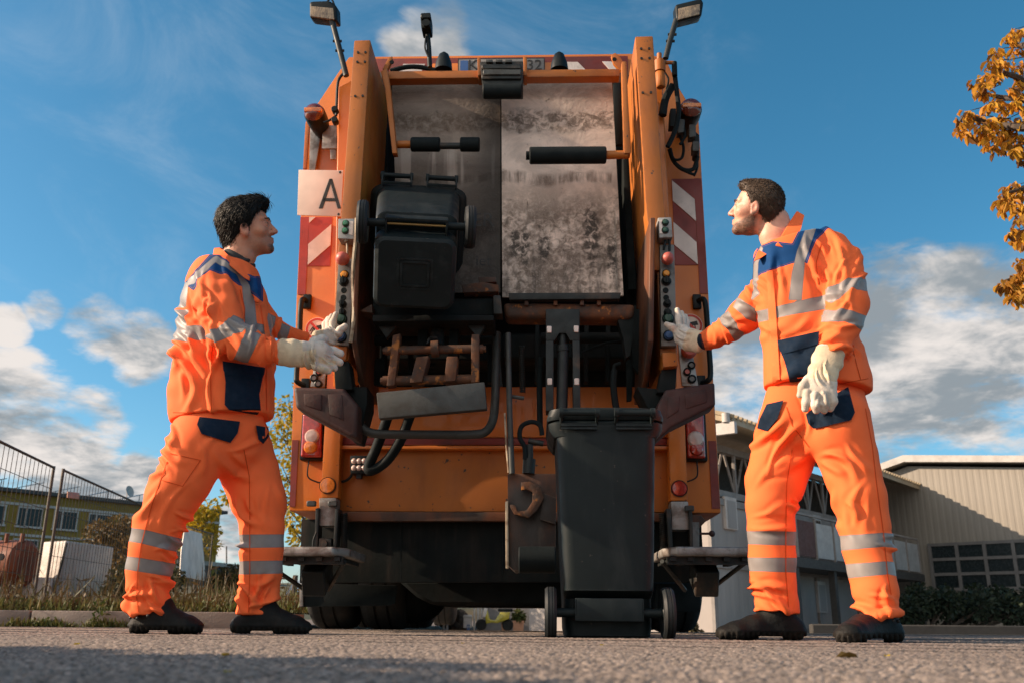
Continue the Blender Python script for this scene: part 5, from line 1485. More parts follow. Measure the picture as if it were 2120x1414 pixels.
boot(m1, [(498, 1292, 20, 3.79), (540, 1284, 27, 3.79), (580, 1287, 24, 3.79), (612, 1294, 19, 3.79), (630, 1298, 14, 3.79)], [(546, 1258, 30, 3.79), (530, 1280, 26, 3.79)], [0.042, 0.045, 0.05, 0.052, 0.045], 2)
for x_, y_, yy in ((270, 1278, 3.60), (284, 1279, 3.575), (306, 1274, 3.57)):
    b = B(); b.ball(at(x_, y_, yy), 0.006, 8, 6); adopt(b.build('hem_snap', 'ink_black'), m1)

interp = np.interp
ax1 = head_axes((math.cos(R(4)), math.sin(R(4)), math.tan(R(12))), (0, -0.16, 1))


def beard1(p):
    x, y, z = p[:, 0], np.abs(p[:, 1]), p[:, 2]
    st = np.clip((-0.042 - z) / 0.02, 0, 1) * np.clip((x + 0.02) / 0.03, 0, 1) * np.clip((z + 0.150) / 0.03, 0, 1) * 0.30
    go = np.clip((x - 0.066) / 0.016, 0, 1) * np.clip((-0.082 - z) / 0.010, 0, 1) * 1.0
    mu = np.clip((x - 0.078) / 0.012, 0, 1) * np.exp(-((z + 0.054) / 0.0075) ** 2) * 0.85
    return np.clip(np.maximum(st, np.maximum(go, mu)), 0, 1)


def hair1(p):
    d = ell(p, (-0.016, 0, 0.040), (0.114, 0.090, 0.104))
    d = smin(d, ell(p, (-0.060, 0, -0.030), (0.058, 0.066, 0.090)), 0.03)
    d = smin(d, ell(p, (0.055, 0.0, 0.108), (0.055, 0.055, 0.030)), 0.03)
    hl = interp(p[:, 2], [-0.16, -0.10, -0.055, -0.03, 0.0, 0.03, 0.055, 0.085, 0.13], [-0.075, -0.055, -0.035, 0.012, 0.024, 0.036, 0.058, 0.098, 0.13])
    d = smax(d, (p[:, 0] - hl) * 0.8, 0.012)
    return d


flow1 = lambda p: np.stack([-0.5 - 6 * np.maximum(p[:, 2] - 0.05, 0), p[:, 1] * 0, -0.9 + 8 * np.maximum(p[:, 2] - 0.05, 0)], 1)
neck1 = edges_chain([(430, 600, 520, 610, 3.70, 0.08), (456, 552, 512, 575, 3.67, 0.052), (468, 516, 524, 544, 3.66, 0.050), (474, 490, 532, 505, 3.65, 0.052)])
make_head(m1, at(514, 474, 3.66), ax1, 0.985, 'skin_tanned', 'hair_black', neck1, beard1, hair1, 3600, flow1, tag_seed=3, rough=0.7, slen=1.2)

pm('seam_thread', (0.60, 0.075, 0.016), 0.9, spec=0.1)


def seam_or_line(root, target, pts, w=1.6, name='seam_or_line', mat='seam_thread'):
    P_ = [Vector((x, y)) for x, y in pts]; L_, R_ = [], []
    for i, p in enumerate(P_):
        d = (P_[min(i + 1, len(P_) - 1)] - P_[max(i - 1, 0)]).normalized(); n = Vector((-d.y, d.x)) * w / 2; L_.append(tuple(p + n)); R_.append(tuple(p - n))
    return patch(name, root, target, L_ + R_[::-1], off=0.0008, mat=mat, step=12, thick=0.0016)


for pts in ([(346, 955), (322, 1020), (303, 1085), (293, 1124), (285, 1182), (283, 1235), (288, 1280)], [(505, 930), (516, 985), (517, 1050), (517, 1105), (517, 1185), (514, 1278)], [(352, 938), (415, 952), (378, 1006), (330, 992)]):
    seam_or_line(m1, tr1, pts)
for pts in ([(440, 715), (436, 780), (438, 868)], [(358, 853), (440, 856), (566, 877)], [(497, 600), (507, 640), (506, 660)]):
    seam_or_line(m1, ja1, pts)
# ------------------------------------------------------------------ the man on the right
YR = 3.42
m2 = empty('person', (at(1680, 1300, YR).x, YR, 0))
tag(m2, 'short haired bearded man in orange work clothes pressing switches on the right', 'person', 'refuse workers')
J2 = {
    'torso': edges_chain([(1581, 831, 1803, 793, YR, 0.178), (1581, 805, 1802, 768, YR, 0.174), (1579, 760, 1796, 742, YR, 0.162), (1572, 700, 1780, 690, YR, 0.150), (1564, 640, 1768, 632, YR, 0.150), (1556, 590, 1762, 570, YR, 0.150), (1557, 548, 1752, 525, YR, 0.140),
                          (1570, 524, 1728, 493, YR, 0.115), (1582, 522, 1708, 487, YR, 0.095), (1592, 514, 1692, 478, YR, 0.08)], cut0=True, cut1=True),
    'near_sleeve': axis_chain([(1726, 508, 36, 3.36), (1738, 540, 46, 3.33), (1746, 585, 48, 3.30), (1757, 630, 46, 3.27), (1745, 672, 43, 3.25), (1729, 712, 33, 3.23), (1720, 732, 29, 3.22)], cut1=True),
    'far_sleeve': axis_chain([(1590, 590, 36, 3.56), (1565, 626, 39, 3.60), (1541, 655, 40, 3.66), (1510, 680, 33, 3.78), (1480, 697, 28, 3.92), (1455, 708, 23, 4.02)], cut1=True),
    'lapel': edges_chain([(1590, 508, 1612, 512, 3.36, 0.02), (1588, 535, 1606, 540, 3.33, 0.025), (1587, 556, 1602, 560, 3.32, 0.02)]),
}
folds2 = [(1745, 560, 60, 95, 20, 0.012), (1750, 655, 45, 165, 15, 0.009), (1720, 700, 40, -20, 13, 0.013), (1690, 590, 40, 70, 18, 0.011), (1540, 660, 45, 25, 16, 0.008), (1480, 700, 40, 70, 13, 0.010), (1640, 720, 70, -15, 26, 0.008),
          (1780, 720, 40, 70, 18, 0.010), (1600, 600, 40, 85, 18, 0.007), (1560, 610, 30, 60, 13, 0.011), (1610, 770, 50, 85, 26, 0.008), (1700, 520, 40, 60, 18, 0.009)]
tape2 = [([(1680, 449), (1697, 452), (1667, 540), (1660, 622), (1632, 622), (1639, 566), (1650, 520), (1667, 476)], ('torso', 'near_sleeve')), ([(1575, 508), (1580, 515), (1570, 545), (1568, 622), (1557, 622), (1560, 548)], ('torso', 'far_sleeve')),
         ([(1552, 648), (1600, 637), (1660, 622), (1730, 606), (1730, 637), (1660, 649), (1600, 660), (1555, 674)], ('torso',)),
         ([(1700, 606), (1757, 575), (1805, 579), (1808, 606), (1764, 598), (1722, 628), (1712, 625)], ('near_sleeve',)), ([(1700, 642), (1755, 640), (1800, 657), (1790, 687), (1751, 665), (1700, 667)], ('near_sleeve',)),
         ([(1526, 615), (1535, 620), (1565, 640), (1566, 668), (1545, 660), (1517, 636)], ('far_sleeve',)), ([(1507, 643), (1541, 694), (1522, 707), (1487, 657)], ('far_sleeve',))]
navy2 = [([(1550, 585), (1552, 555), (1570, 512), (1600, 500), (1640, 505), (1665, 455), (1700, 445), (1770, 480), (1775, 500), (1750, 482), (1722, 474), (1708, 480), (1690, 498), (1680, 520), (1672, 546), (1662, 540), (1640, 546), (1590, 562), (1570, 572)], None)]
ja2 = garment('jacket', m2, J2, folds2, 23.1, k=0.026, tape=tape2, navy=[(navy2[0][0], ('torso', 'near_sleeve', 'far_sleeve', 'lapel')), ([(1430, 690), (1452, 692), (1462, 735), (1436, 740)], ('far_sleeve',))], yoke=navy2)
collar(m2, [(1650, 437, 3.40), (1666, 446, 3.385), (1659, 474, 3.345), (1645, 500, 3.325), (1635, 517, 3.315), (1620, 512, 3.305), (1606, 508, 3.315), (1620, 485, 3.34), (1638, 455, 3.38)])
collar(m2, [(1580, 505, 3.40), (1588, 506, 3.40), (1597, 520, 3.345), (1576, 534, 3.335), (1562, 540, 3.345), (1568, 522, 3.37)])
collar(m2, [(1654, 437, 3.41), (1646, 446, 3.46), (1610, 492, 3.56), (1590, 512, 3.50), (1600, 516, 3.47), (1640, 470, 3.48)])
ut = garment('undershirt', m2, {'u': axis_chain([(1620, 545, 40, 3.42), (1618, 520, 42, 3.425), (1614, 505, 40, 3.43)], flat=0.9, cut1=True)}, [], 2.9, h=0.006, grey=[([(1300, 300), (1900, 300), (1900, 800), (1300, 800)], None)])
T2 = {
    'hips': edges_chain([(1592, 815, 1790, 782, YR, 0.125), (1580, 850, 1800, 832, YR, 0.135), (1566, 888, 1806, 868, YR, 0.14)]),
    'far_leg': edges_chain([(1567, 868, 1700, 890, 3.50, 0.115), (1556, 905, 1692, 925, 3.50, 0.115), (1550, 950, 1688, 950, 3.50, 0.11), (1539, 1005, 1668, 996, 3.49, 0.105), (1540, 1045, 1651, 1050, 3.48, 0.095), (1543, 1098, 1650, 1103, 3.48, 0.09),
                            (1546, 1155, 1652, 1160, 3.49, 0.088), (1549, 1205, 1652, 1208, 3.50, 0.088), (1560, 1250, 1657, 1252, 3.50, 0.088), (1556, 1268, 1661, 1279, 3.50, 0.09)], cut1=True),
    'near_leg': edges_chain([(1658, 860, 1806, 868, 3.34, 0.12), (1665, 900, 1809, 900, 3.34, 0.12), (1690, 950, 1818, 940, 3.34, 0.115), (1703, 976, 1826, 985, 3.33, 0.11), (1719, 1015, 1838, 1036, 3.32, 0.105), (1731, 1088, 1846, 1092, 3.32, 0.095),
                             (1739, 1130, 1850, 1130, 3.31, 0.09), (1753, 1182, 1854, 1182, 3.30, 0.088), (1762, 1225, 1862, 1222, 3.29, 0.09), (1771, 1262, 1866, 1270, 3.28, 0.09), (1774, 1266, 1866, 1284, 3.28, 0.09)], cut1=True),
}
foldsT2 = [(1620, 930, 60, -30, 22, 0.012), (1600, 1060, 45, 10, 20, 0.008), (1600, 1225, 50, 20, 17, 0.016), (1745, 960, 50, 50, 22, 0.010), (1745, 1060, 40, 65, 18, 0.011), (1800, 1235, 55, 10, 14, 0.018), (1850, 1235, 30, 60, 14, 0.014), (1840, 1130, 25, 10, 12, 0.010),
           (1645, 1050, 25, 50, 14, 0.010), (1790, 1060, 50, 80, 24, 0.006), (1680, 860, 40, 60, 16, 0.012)]
tapeT2 = [([(1530, 1098), (1665, 1100), (1665, 1129), (1530, 1126)], ('far_leg',)), ([(1530, 1153), (1665, 1154), (1665, 1185), (1530, 1181)], ('far_leg',)),
          ([(1725, 1109), (1829, 1102), (1860, 1105), (1862, 1135), (1829, 1131), (1735, 1140)], ('near_leg',)), ([(1735, 1168), (1835, 1161), (1865, 1164), (1865, 1194), (1839, 1188), (1745, 1198)], ('near_leg',))]
tr2 = garment('trousers', m2, T2, foldsT2, 9.9, k=0.03, tape=tapeT2)
patch('jacket_pocket', m2, ja2, [(1609, 705), (1696, 686), (1690, 730), (1676, 767), (1653, 804), (1637, 797), (1624, 747), (1613, 722)], snaps=[(1624, 722)])
patch('pocket_flap', m2, ja2, [(1609, 705), (1696, 686), (1694, 712), (1660, 722), (1622, 732), (1613, 722)], off=0.010)
patch('pocket', m2, tr2, [(1668, 857), (1700, 832), (1756, 800), (1770, 853), (1762, 869), (1685, 887), (1673, 876)])
patch('pocket', m2, tr2, [(1587, 836), (1622, 828), (1610, 865), (1588, 892), (1567, 886), (1572, 867)])
patch('jacket_placket', m2, ja2, [(1588, 562), (1600, 560), (1606, 640), (1612, 740), (1616, 822), (1602, 825), (1596, 740), (1590, 640)], off=0.003, mat='hi_vis_cloth')
glove(m2, [([(1719, 728, 30, 3.22), (1713, 748, 30, 3.22), (1704, 770, 28, 3.21), (1699, 790, 30, 3.20), (1696, 812, 33, 3.20), (1695, 822, 30, 3.20)], 0.52),
           ([(1671, 812, 8.7, 3.19), (1669, 832, 8.7, 3.19), (1667, 846, 7.8, 3.20)], 1), ([(1687, 818, 8.7, 3.175), (1688, 838, 8.3, 3.175), (1690, 849, 7.8, 3.185)], 1), ([(1704, 816, 8.7, 3.175), (1707, 836, 8.3, 3.175), (1706, 849, 7.8, 3.185)], 1),
           ([(1722, 812, 8.7, 3.18), (1725, 830, 8.3, 3.18), (1719, 845, 7.8, 3.19)], 1), ([(1672, 786, 9.6, 3.21), (1662, 800, 8.7, 3.20), (1656, 818, 7.0, 3.21)], 1)],
      [[(1670, 715), (1760, 715), (1745, 775), (1668, 765)], [(1672, 765), (1740, 772), (1733, 790), (1668, 780)]], folds=[(1702, 778, 22, 80, 7, 0.006), (1700, 830, 20, 88, 9, 0.003)])
glove(m2, [([(1448, 708, 23, 4.02), (1428, 704, 23, 4.06), (1414, 695, 20, 4.10), (1408, 684, 17, 4.13)], 0.62), ([(1407, 682, 7.4, 4.14), (1405, 660, 6.5, 4.16), (1402, 642, 5.2, 4.17)], 1), ([(1414, 682, 7.4, 4.17), (1414, 662, 6.5, 4.20), (1411, 648, 5.2, 4.21)], 1),
           ([(1420, 686, 7.4, 4.20), (1421, 668, 6.5, 4.22), (1419, 655, 5.2, 4.23)], 1), ([(1403, 690, 7.8, 4.12), (1392, 678, 7.0, 4.12), (1380, 672, 5.7, 4.13)], 1)],
      [[(1412, 715), (1425, 682), (1470, 680), (1460, 745), (1420, 745)]], folds=[(1412, 695, 16, 30, 7, 0.004)])
boot(m2, [(1644, 1302, 24, 3.50), (1606, 1296, 28, 3.50), (1560, 1298, 24, 3.49), (1522, 1307, 20, 3.48), (1500, 1310, 16, 3.48)], [(1608, 1268, 36, 3.50), (1618, 1288, 30, 3.50)], [0.046, 0.048, 0.052, 0.054, 0.046], 3)
boot(m2, [(1842, 1306, 26, 3.28), (1810, 1300, 30, 3.25), (1785, 1302, 29, 3.20), (1765, 1310, 25, 3.12), (1756, 1312, 22, 3.08)], [(1818, 1268, 36, 3.28), (1820, 1288, 32, 3.28)], [0.046, 0.05, 0.052, 0.05, 0.045], 4)
for x_, y_, yy in ((1827, 1275, 3.19), (1850, 1284, 3.20), (1860, 1285, 3.24)):
    b = B(); b.ball(at(x_, y_, yy), 0.006, 8, 6); adopt(b.build('hem_snap', 'ink_black'), m2)
ax2 = head_axes((-math.cos(R(22)), math.sin(R(22)), math.tan(R(13))), (0, -0.18, 1))


def beard2(p):
    x, y, z = p[:, 0], np.abs(p[:, 1]), p[:, 2]
    jaw = np.clip((interp(x, [-0.02, 0.02, 0.05, 0.09], [-0.02, -0.040, -0.062, -0.078]) - z) / 0.012, 0, 1) * np.clip((x + 0.022) / 0.018, 0, 1) * np.clip((z + 0.148) / 0.02, 0, 1)
    side = np.clip((z + 0.06) / 0.02, 0, 1) * np.clip((0.02 - z) / 0.02, 0, 1) * np.exp(-((x - 0.018) / 0.012) ** 2) * 0.6
    mu = np.clip((x - 0.076) / 0.014, 0, 1) * np.exp(-((z + 0.054) / 0.008) ** 2) * 0.6
    return np.clip(np.maximum(jaw * 1.05, np.maximum(side, mu)), 0, 1)


def hair2(p):
    d = ell(p, (-0.012, 0, 0.032), (0.103, 0.080, 0.097))
    d = smin(d, ell(p, (-0.058, 0, -0.020), (0.047, 0.056, 0.066)), 0.025)
    d = smin(d, ell(p, (0.048, 0.0, 0.098), (0.046, 0.050, 0.026)), 0.025)
    hl = interp(p[:, 2], [-0.16, -0.08, -0.045, -0.02, 0.0, 0.03, 0.055, 0.085, 0.13], [-0.085, -0.06, -0.035, 0.002, 0.016, 0.030, 0.046, 0.086, 0.12])
    return smax(d, (p[:, 0] - hl) * 0.8, 0.012)


for pts in ([(1640, 930), (1629, 1000), (1627, 1095), (1627, 1185), (1634, 1275)], [(1792, 845), (1806, 920), (1815, 1000), (1829, 1100), (1838, 1190), (1845, 1230)], [(1628, 842), (1640, 880), (1675, 925)]):
    seam_or_line(m2, tr2, pts)
for pts in ([(1586, 820), (1650, 812), (1798, 783)], [(1700, 505), (1690, 545), (1694, 590)], [(1765, 720), (1775, 760), (1782, 785)]):
    seam_or_line(m2, ja2, pts)
neck2 = edges_chain([(1595, 590, 1690, 560, 3.46, 0.075), (1588, 540, 1650, 505, 3.43, 0.058), (1580, 505, 1638, 470, 3.425, 0.055), (1580, 470, 1628, 442, 3.42, 0.052)])
make_head(m2, at(1567, 432, 3.42), ax2, 0.915, 'skin_fair', 'hair_brown', neck2, beard2, hair2, 3600, flow1, tag_seed=8, rough=0.4, slen=0.45)

# ------------------------------------------------------------------ ground
def asphalt():
    m, t, b = base_mat('asphalt')
    v = t.n.new('ShaderNodeTexCoord').outputs['Object']
    vor = t.n.new('ShaderNodeTexVoronoi'); vor.inputs['Scale'].default_value = 170; t.link(v, vor.inputs['Vector'])
    vor2 = t.n.new('ShaderNodeTexVoronoi'); vor2.inputs['Scale'].default_value = 75; t.link(v, vor2.inputs['Vector'])
    sc = t.n.new('ShaderNodeSeparateColor'); t.link(vor.outputs['Color'], sc.inputs[0])
    sc2 = t.n.new('ShaderNodeSeparateColor'); t.link(vor2.outputs['Color'], sc2.inputs[0])
    big_ = t.noise(v, 0.9, 5, 0.6)
    c = t.mix(t.ramp(sc.outputs[0], 0.1, 0.95), (0.11, 0.088, 0.074), (0.44, 0.335, 0.27))
    c = t.mix(t.math('MULTIPLY', t.ramp(sc2.outputs[1], 0.5, 1.0), 0.5), c, (0.58, 0.43, 0.34))
    c = t.mix(t.ramp(vor.outputs['Distance'], 0.34, 0.62), c, (0.085, 0.080, 0.077))
    c = t.mix(t.math('MULTIPLY', t.ramp(big_, 0.35, 0.7), 0.4), c, (0.26, 0.20, 0.165))
    # thin dark lines running slantwise across the lane
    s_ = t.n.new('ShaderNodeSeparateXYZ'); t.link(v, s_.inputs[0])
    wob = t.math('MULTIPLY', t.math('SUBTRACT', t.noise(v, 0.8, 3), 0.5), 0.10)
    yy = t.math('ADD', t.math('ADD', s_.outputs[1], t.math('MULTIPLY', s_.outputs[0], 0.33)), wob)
    seam_or_line = None
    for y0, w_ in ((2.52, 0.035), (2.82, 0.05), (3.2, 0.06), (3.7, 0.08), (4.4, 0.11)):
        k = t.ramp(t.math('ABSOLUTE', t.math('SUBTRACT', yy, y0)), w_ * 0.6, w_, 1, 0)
        seam_or_line = k if seam_or_line is None else t.math('MAXIMUM', seam_or_line, k)
    c = t.mix(t.math('MULTIPLY', seam_or_line, 0.85), c, (0.02, 0.021, 0.021))
    t.val(b.inputs['Base Color'], c)
    b.inputs['Roughness'].default_value = 0.9; b.inputs['Specular IOR Level'].default_value = 0.12
    hh = t.math('SUBTRACT', t.ramp(vor.outputs['Distance'], 0.0, 0.7, 1, 0), t.math('MULTIPLY', seam_or_line, 0.6))
    bump(t, b, t.math('ADD', hh, t.math('MULTIPLY', t.ramp(vor2.outputs['Distance'], 0, 0.6, 1, 0), 0.8)), 0.008)


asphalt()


def grd(Y):
    return 0.0 if Y < 6 else (-0.0105 * (Y - 6) if Y < 60 else -0.567)


# one sheet to the horizon; the near part really has stones standing up in it
def near_asphalt():
    m, t, b = base_mat('rough_asphalt')
    a = lambda n: (lambda q: (setattr(q, 'attribute_name', n), q.outputs['Fac'])[1])(t.n.new('ShaderNodeAttribute'))
    v = t.n.new('ShaderNodeTexCoord').outputs['Object']
    st = a('stone')
    c = t.mix(t.ramp(st, 0.0, 1.0, smooth=False), (0.078, 0.067, 0.058), (0.32, 0.258, 0.215))
    c = t.mix(t.ramp(t.math('FRACT', t.math('MULTIPLY', st, 7.3)), 0.75, 1.0), c, (0.44, 0.355, 0.30))
    c = t.mix(t.ramp(a('crev'), 0.2, 0.75, 1, 0), c, (0.035, 0.032, 0.03))
    c = t.mix(t.math('MULTIPLY', t.ramp(t.noise(v, 1.3, 5, 0.6), 0.4, 0.7), 0.35), c, (0.16, 0.125, 0.105))
    c = t.mix(t.math('MULTIPLY', a('seam_or_line'), 0.97), c, (0.012, 0.013, 0.013))
    t.val(b.inputs['Base Color'], c); b.inputs['Roughness'].default_value = 0.9; b.inputs['Specular IOR Level'].default_value = 0.12
    nu, nv = 760, 470
    Y = 0.74 * (5.6 / 0.74) ** (np.arange(nv) / (nv - 1)); U = np.linspace(-1, 1, nu)
    X_ = U[None, :] * (0.60 * Y[:, None] + 0.12); Y_ = np.repeat(Y[:, None], nu, 1)
    P = np.stack([X_.ravel(), Y_.ravel()], 1)
    rs_ = np.random.RandomState(12); N = 256; jit = rs_.rand(N, N, 2); val = rs_.rand(N, N); siz = 0.65 + 0.6 * rs_.rand(N, N)
    H = np.full(len(P), -1.0); ST = np.zeros(len(P))
    for cell, ht in ((0.0088, 0.0050), (0.0052, 0.0030)):
        G = P / cell; I = np.floor(G).astype(int)
        for dx in (-1, 0, 1):
            for dy in (-1, 0, 1):
                ii, jj = (I[:, 0] + dx) % N, (I[:, 1] + dy) % N
                dd = G - (I + np.array([dx, dy]) + jit[ii, jj]); r2 = (dd ** 2).sum(1) / (0.62 * siz[ii, jj]) ** 2
                hh = ht * siz[ii, jj] * np.sqrt(np.clip(1 - r2, 0, 1)); up = hh > H
                H = np.where(up, hh, H); ST = np.where(up, val[ii, jj], ST)
    seam_or_line = np.zeros(len(P)); wob = 0.02 * pnoise(np.stack([P[:, 0] * 1.7, P[:, 1] * 1.7, P[:, 0] * 0], 1)); yy = P[:, 1] + 0.33 * P[:, 0] + wob  # same thin dark lines across the lane, on the near stones
    for y0, w_ in ((2.52, 0.035), (2.82, 0.05), (3.2, 0.06), (3.7, 0.08), (4.4, 0.11)): seam_or_line = np.maximum(seam_or_line, np.clip(1.6 - np.abs(yy - y0) / w_, 0, 1))
    crev = np.clip(H / 0.0042, 0, 1)
    edge = np.clip((5.6 - P[:, 1]) / 0.6, 0, 1) * np.clip((1 - np.abs(np.tile(U, nv))) / 0.05, 0, 1)
    z = (0.0012 + H * (1 - 0.6 * seam_or_line) + 0.003 * pnoise(np.stack([P[:, 0] * 3, P[:, 1] * 3, P[:, 0] * 0 + 4], 1))) * edge + 0.0015
    z -= 0.004 * (1 - edge)
    k = np.arange(nv * nu).reshape(nv, nu); q = np.stack([k[:-1, :-1], k[:-1, 1:], k[1:, 1:], k[1:, :-1]], -1).reshape(-1, 4)
    me_ = mesh_from('asphalt_surface', np.stack([P[:, 0], P[:, 1], z], 1), q)
    for n_, vv in (('stone', ST), ('crev', crev), ('seam_or_line', seam_or_line)): set_attr(me_, n_, vv)
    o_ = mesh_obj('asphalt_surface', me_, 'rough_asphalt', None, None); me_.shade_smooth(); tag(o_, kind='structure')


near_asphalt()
xs = np.concatenate([np.linspace(-900, -40, 8), np.linspace(-30, -2, 12), np.linspace(-1.6, 1.6, 17), np.linspace(2, 30, 12), np.linspace(40, 900, 8)])
ys = np.concatenate([np.linspace(-40, -1, 8), np.linspace(0, 6, 13), np.linspace(7, 60, 24), np.linspace(80, 1500, 8)])
vs = [(x, y, grd(y)) for y in ys for x in xs]; nx = len(xs)
me = bpy.data.meshes.new('ground')
me.from_pydata(vs, [], [(j * nx + i, j * nx + i + 1, (j + 1) * nx + i + 1, (j + 1) * nx + i) for j in range(len(ys) - 1) for i in range(nx - 1)])
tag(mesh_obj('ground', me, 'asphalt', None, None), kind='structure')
rs = np.random.RandomState(5)
b = B()
for i in range(700):
    y = 0.75 + 3.4 * rs.rand() ** 1.4; x = (rs.rand() - 0.5) * (1.25 * y + 0.2); r = 0.0012 + 0.0032 * rs.rand() ** 2
    q = bmesh.ops.create_icosphere(b.bm, subdivisions=1, radius=1.0, matrix=Matrix.Translation((x, y, r * 0.25)) @ Matrix.Rotation(rs.rand() * 6, 4, 'Z') @ Matrix.Diagonal((r * (0.8 + 0.7 * rs.rand()), r, r * 0.7, 1)))
pm('grit', (0.22, 0.165, 0.13), 0.85, 0, (0.12, 0.10, 0.085), 30, (0.4, 0.6), spec=0.1, col3=(0.34, 0.26, 0.20), scale3=25, amt3=(0.55, 0.6))
tag(b.build('loose_grit', 'grit', None, None), 'fine loose grit lying on the asphalt in front', 'grit', kind='stuff')

# pale worn concrete strip crossing behind the truck
pm('concrete', (0.36, 0.31, 0.27), 0.85, 0, (0.24, 0.21, 0.185), 1.5, (0.4, 0.7), 0.003, 60, var=0.15)
pm('kerb_stone', (0.19, 0.16, 0.14), 0.85, 0, (0.15, 0.13, 0.115), 4, (0.4, 0.7), 0.004, 60, var=0.2)
o = B().prism([(-2, 8.4, grd(8.4) + 0.004), (40, 8.0, grd(8.0) + 0.004), (40, 60, grd(60) + 0.004), (-2, 60, grd(60) + 0.004)], (0, 0, -0.003)).build('pavement', 'concrete', None, None)
tag(o, kind='structure')


# verge on the left: kerb, footway, earth bank
def verge_z(x, y): return 0.11 + 0.012 * max(0, y - 8.6) + 0.03 * max(0, y - 20) + 0.03 * math.sin(x * 1.3 + y) * min(1, max(0, (y - 9.5)))


pm('earth', (0.10, 0.085, 0.05), 0.95, 0, (0.06, 0.065, 0.025), 3, (0.4, 0.65), 0.02, 30)
b = B()
for k in range(22):
    x0 = -24 + k * 1.0; b.box((x0 + 0.5, 8.08, 0.02), (0.985, 0.16, 0.18), bev=0.012, seg=2)
tag(b.build('kerb', 'kerb_stone'), kind='structure')
b = B(); b.box((-13.0, 8.75, 0.02), (22.0, 1.16, 0.165)); tag(b.build('footpath', 'kerb_stone'), kind='structure')
n = 40; vs = []; fs = []
for j in range(n):
    for i in range(n):
        x = -90 + 88.2 * (i / (n - 1)) ** 0.6; y = 9.33 + 90 * (j / (n - 1)) ** 1.8; vs.append((x, y, verge_z(x, y)))
fs = [(j * n + i, j * n + i + 1, (j + 1) * n + i + 1, (j + 1) * n + i) for j in range(n - 1) for i in range(n - 1)]
me = bpy.data.meshes.new('verge'); me.from_pydata(vs, [], fs); tag(mesh_obj('verge', me, 'earth', None, None), kind='structure')

# ------------------------------------------------------------------ vegetation helpers
def leaf_mat(name, a, b2, c3, trans=0.25):
    m, t, b = base_mat(name)
    v = t.n.new('ShaderNodeTexCoord').outputs['Object']
    oi = t.n.new('ShaderNodeNewGeometry').outputs['Random Per Island']
    c = t.mix(t.ramp(oi, 0.15, 0.6), a, b2); c = t.mix(t.ramp(oi, 0.72, 0.9), c, c3)
    c = t.mix(t.math('MULTIPLY', t.ramp(t.noise(v, 2.5, 3), 0.4, 0.65), 0.4), c, c3)
    t.val(b.inputs['Base Color'], c); b.inputs['Roughness'].default_value = 0.6; b.inputs['Specular IOR Level'].default_value = 0.25
    tr = t.n.new('ShaderNodeBsdfTranslucent'); t.val(tr.inputs[0], c)
    mx = t.n.new('ShaderNodeMixShader'); mx.inputs[0].default_value = trans
    t.link(b.outputs[0], mx.inputs[1]); t.link(tr.outputs[0], mx.inputs[2]); t.link(mx.outputs[0], t.n['Material Output'].inputs[0])


leaf_mat('chestnut_leaf', (0.56, 0.23, 0.02), (0.62, 0.34, 0.03), (0.20, 0.09, 0.025), 0.42)
leaf_mat('yellow_leaf', (0.55, 0.34, 0.02), (0.42, 0.30, 0.02), (0.22, 0.20, 0.02), 0.4)
leaf_mat('rusty_leaf', (0.23, 0.12, 0.025), (0.12, 0.075, 0.02), (0.05, 0.045, 0.018), 0.25)
leaf_mat('dark_leaf', (0.035, 0.045, 0.014), (0.055, 0.05, 0.018), (0.09, 0.06, 0.02), 0.2)
leaf_mat('hedge_leaf', (0.018, 0.030, 0.016), (0.028, 0.040, 0.02), (0.012, 0.02, 0.014), 0.15)
leaf_mat('dry_grass', (0.12, 0.082, 0.038), (0.075, 0.055, 0.027), (0.055, 0.058, 0.020), 0.25)
leaf_mat('green_grass', (0.055, 0.085, 0.02), (0.085, 0.10, 0.03), (0.14, 0.12, 0.045), 0.3)
pm('bark', (0.085, 0.062, 0.045), 0.9, 0, (0.045, 0.035, 0.028), 12, (0.4, 0.6), 0.01, 30)


class Leaves:
    def __init__(s): s.v = []; s.f = []

    def leaf(s, p, d, n, L, w, fold=0.25):
        """a leaf of two halves, curled along its rib"""
        p, d, n = Vector(p), Vector(d).normalized(), Vector(n)
        sd = d.cross(n).normalized(); n = sd.cross(d); i = len(s.v)
        for q in (p, p + d * L * 0.45 + sd * w * 0.5 + n * w * fold, p + d * L * 0.45, p + d * L * 0.45 - sd * w * 0.5 + n * w * fold, p + d * L * 0.97 - n * L * 0.12,
                  p + d * L * 0.75 + sd * w * 0.38 + n * w * fold * 0.6, p + d * L * 0.75 - sd * w * 0.38 + n * w * fold * 0.6): s.v.append(q)
        s.f += [(i, i + 1, i + 2), (i, i + 2, i + 3), (i + 1, i + 5, i + 4, i + 2), (i + 2, i + 4, i + 6, i + 3)]

    def quad(s, p, d, n, L, w):
        p, d, n = Vector(p), Vector(d).normalized(), Vector(n); sd = d.cross(n).normalized(); i = len(s.v)
        s.v += [p, p + d * L * 0.5 + sd * w * 0.5, p + d * L, p + d * L * 0.5 - sd * w * 0.5]; s.f.append((i, i + 1, i + 2, i + 3))

    def build(s, name, mat, parent=None):
        me = bpy.data.meshes.new(name); me.from_pydata(s.v, [], s.f)
        return mesh_obj(name, me, mat, parent, None)


def rv(rs): return Vector(rs.normal(size=3)).normalized()


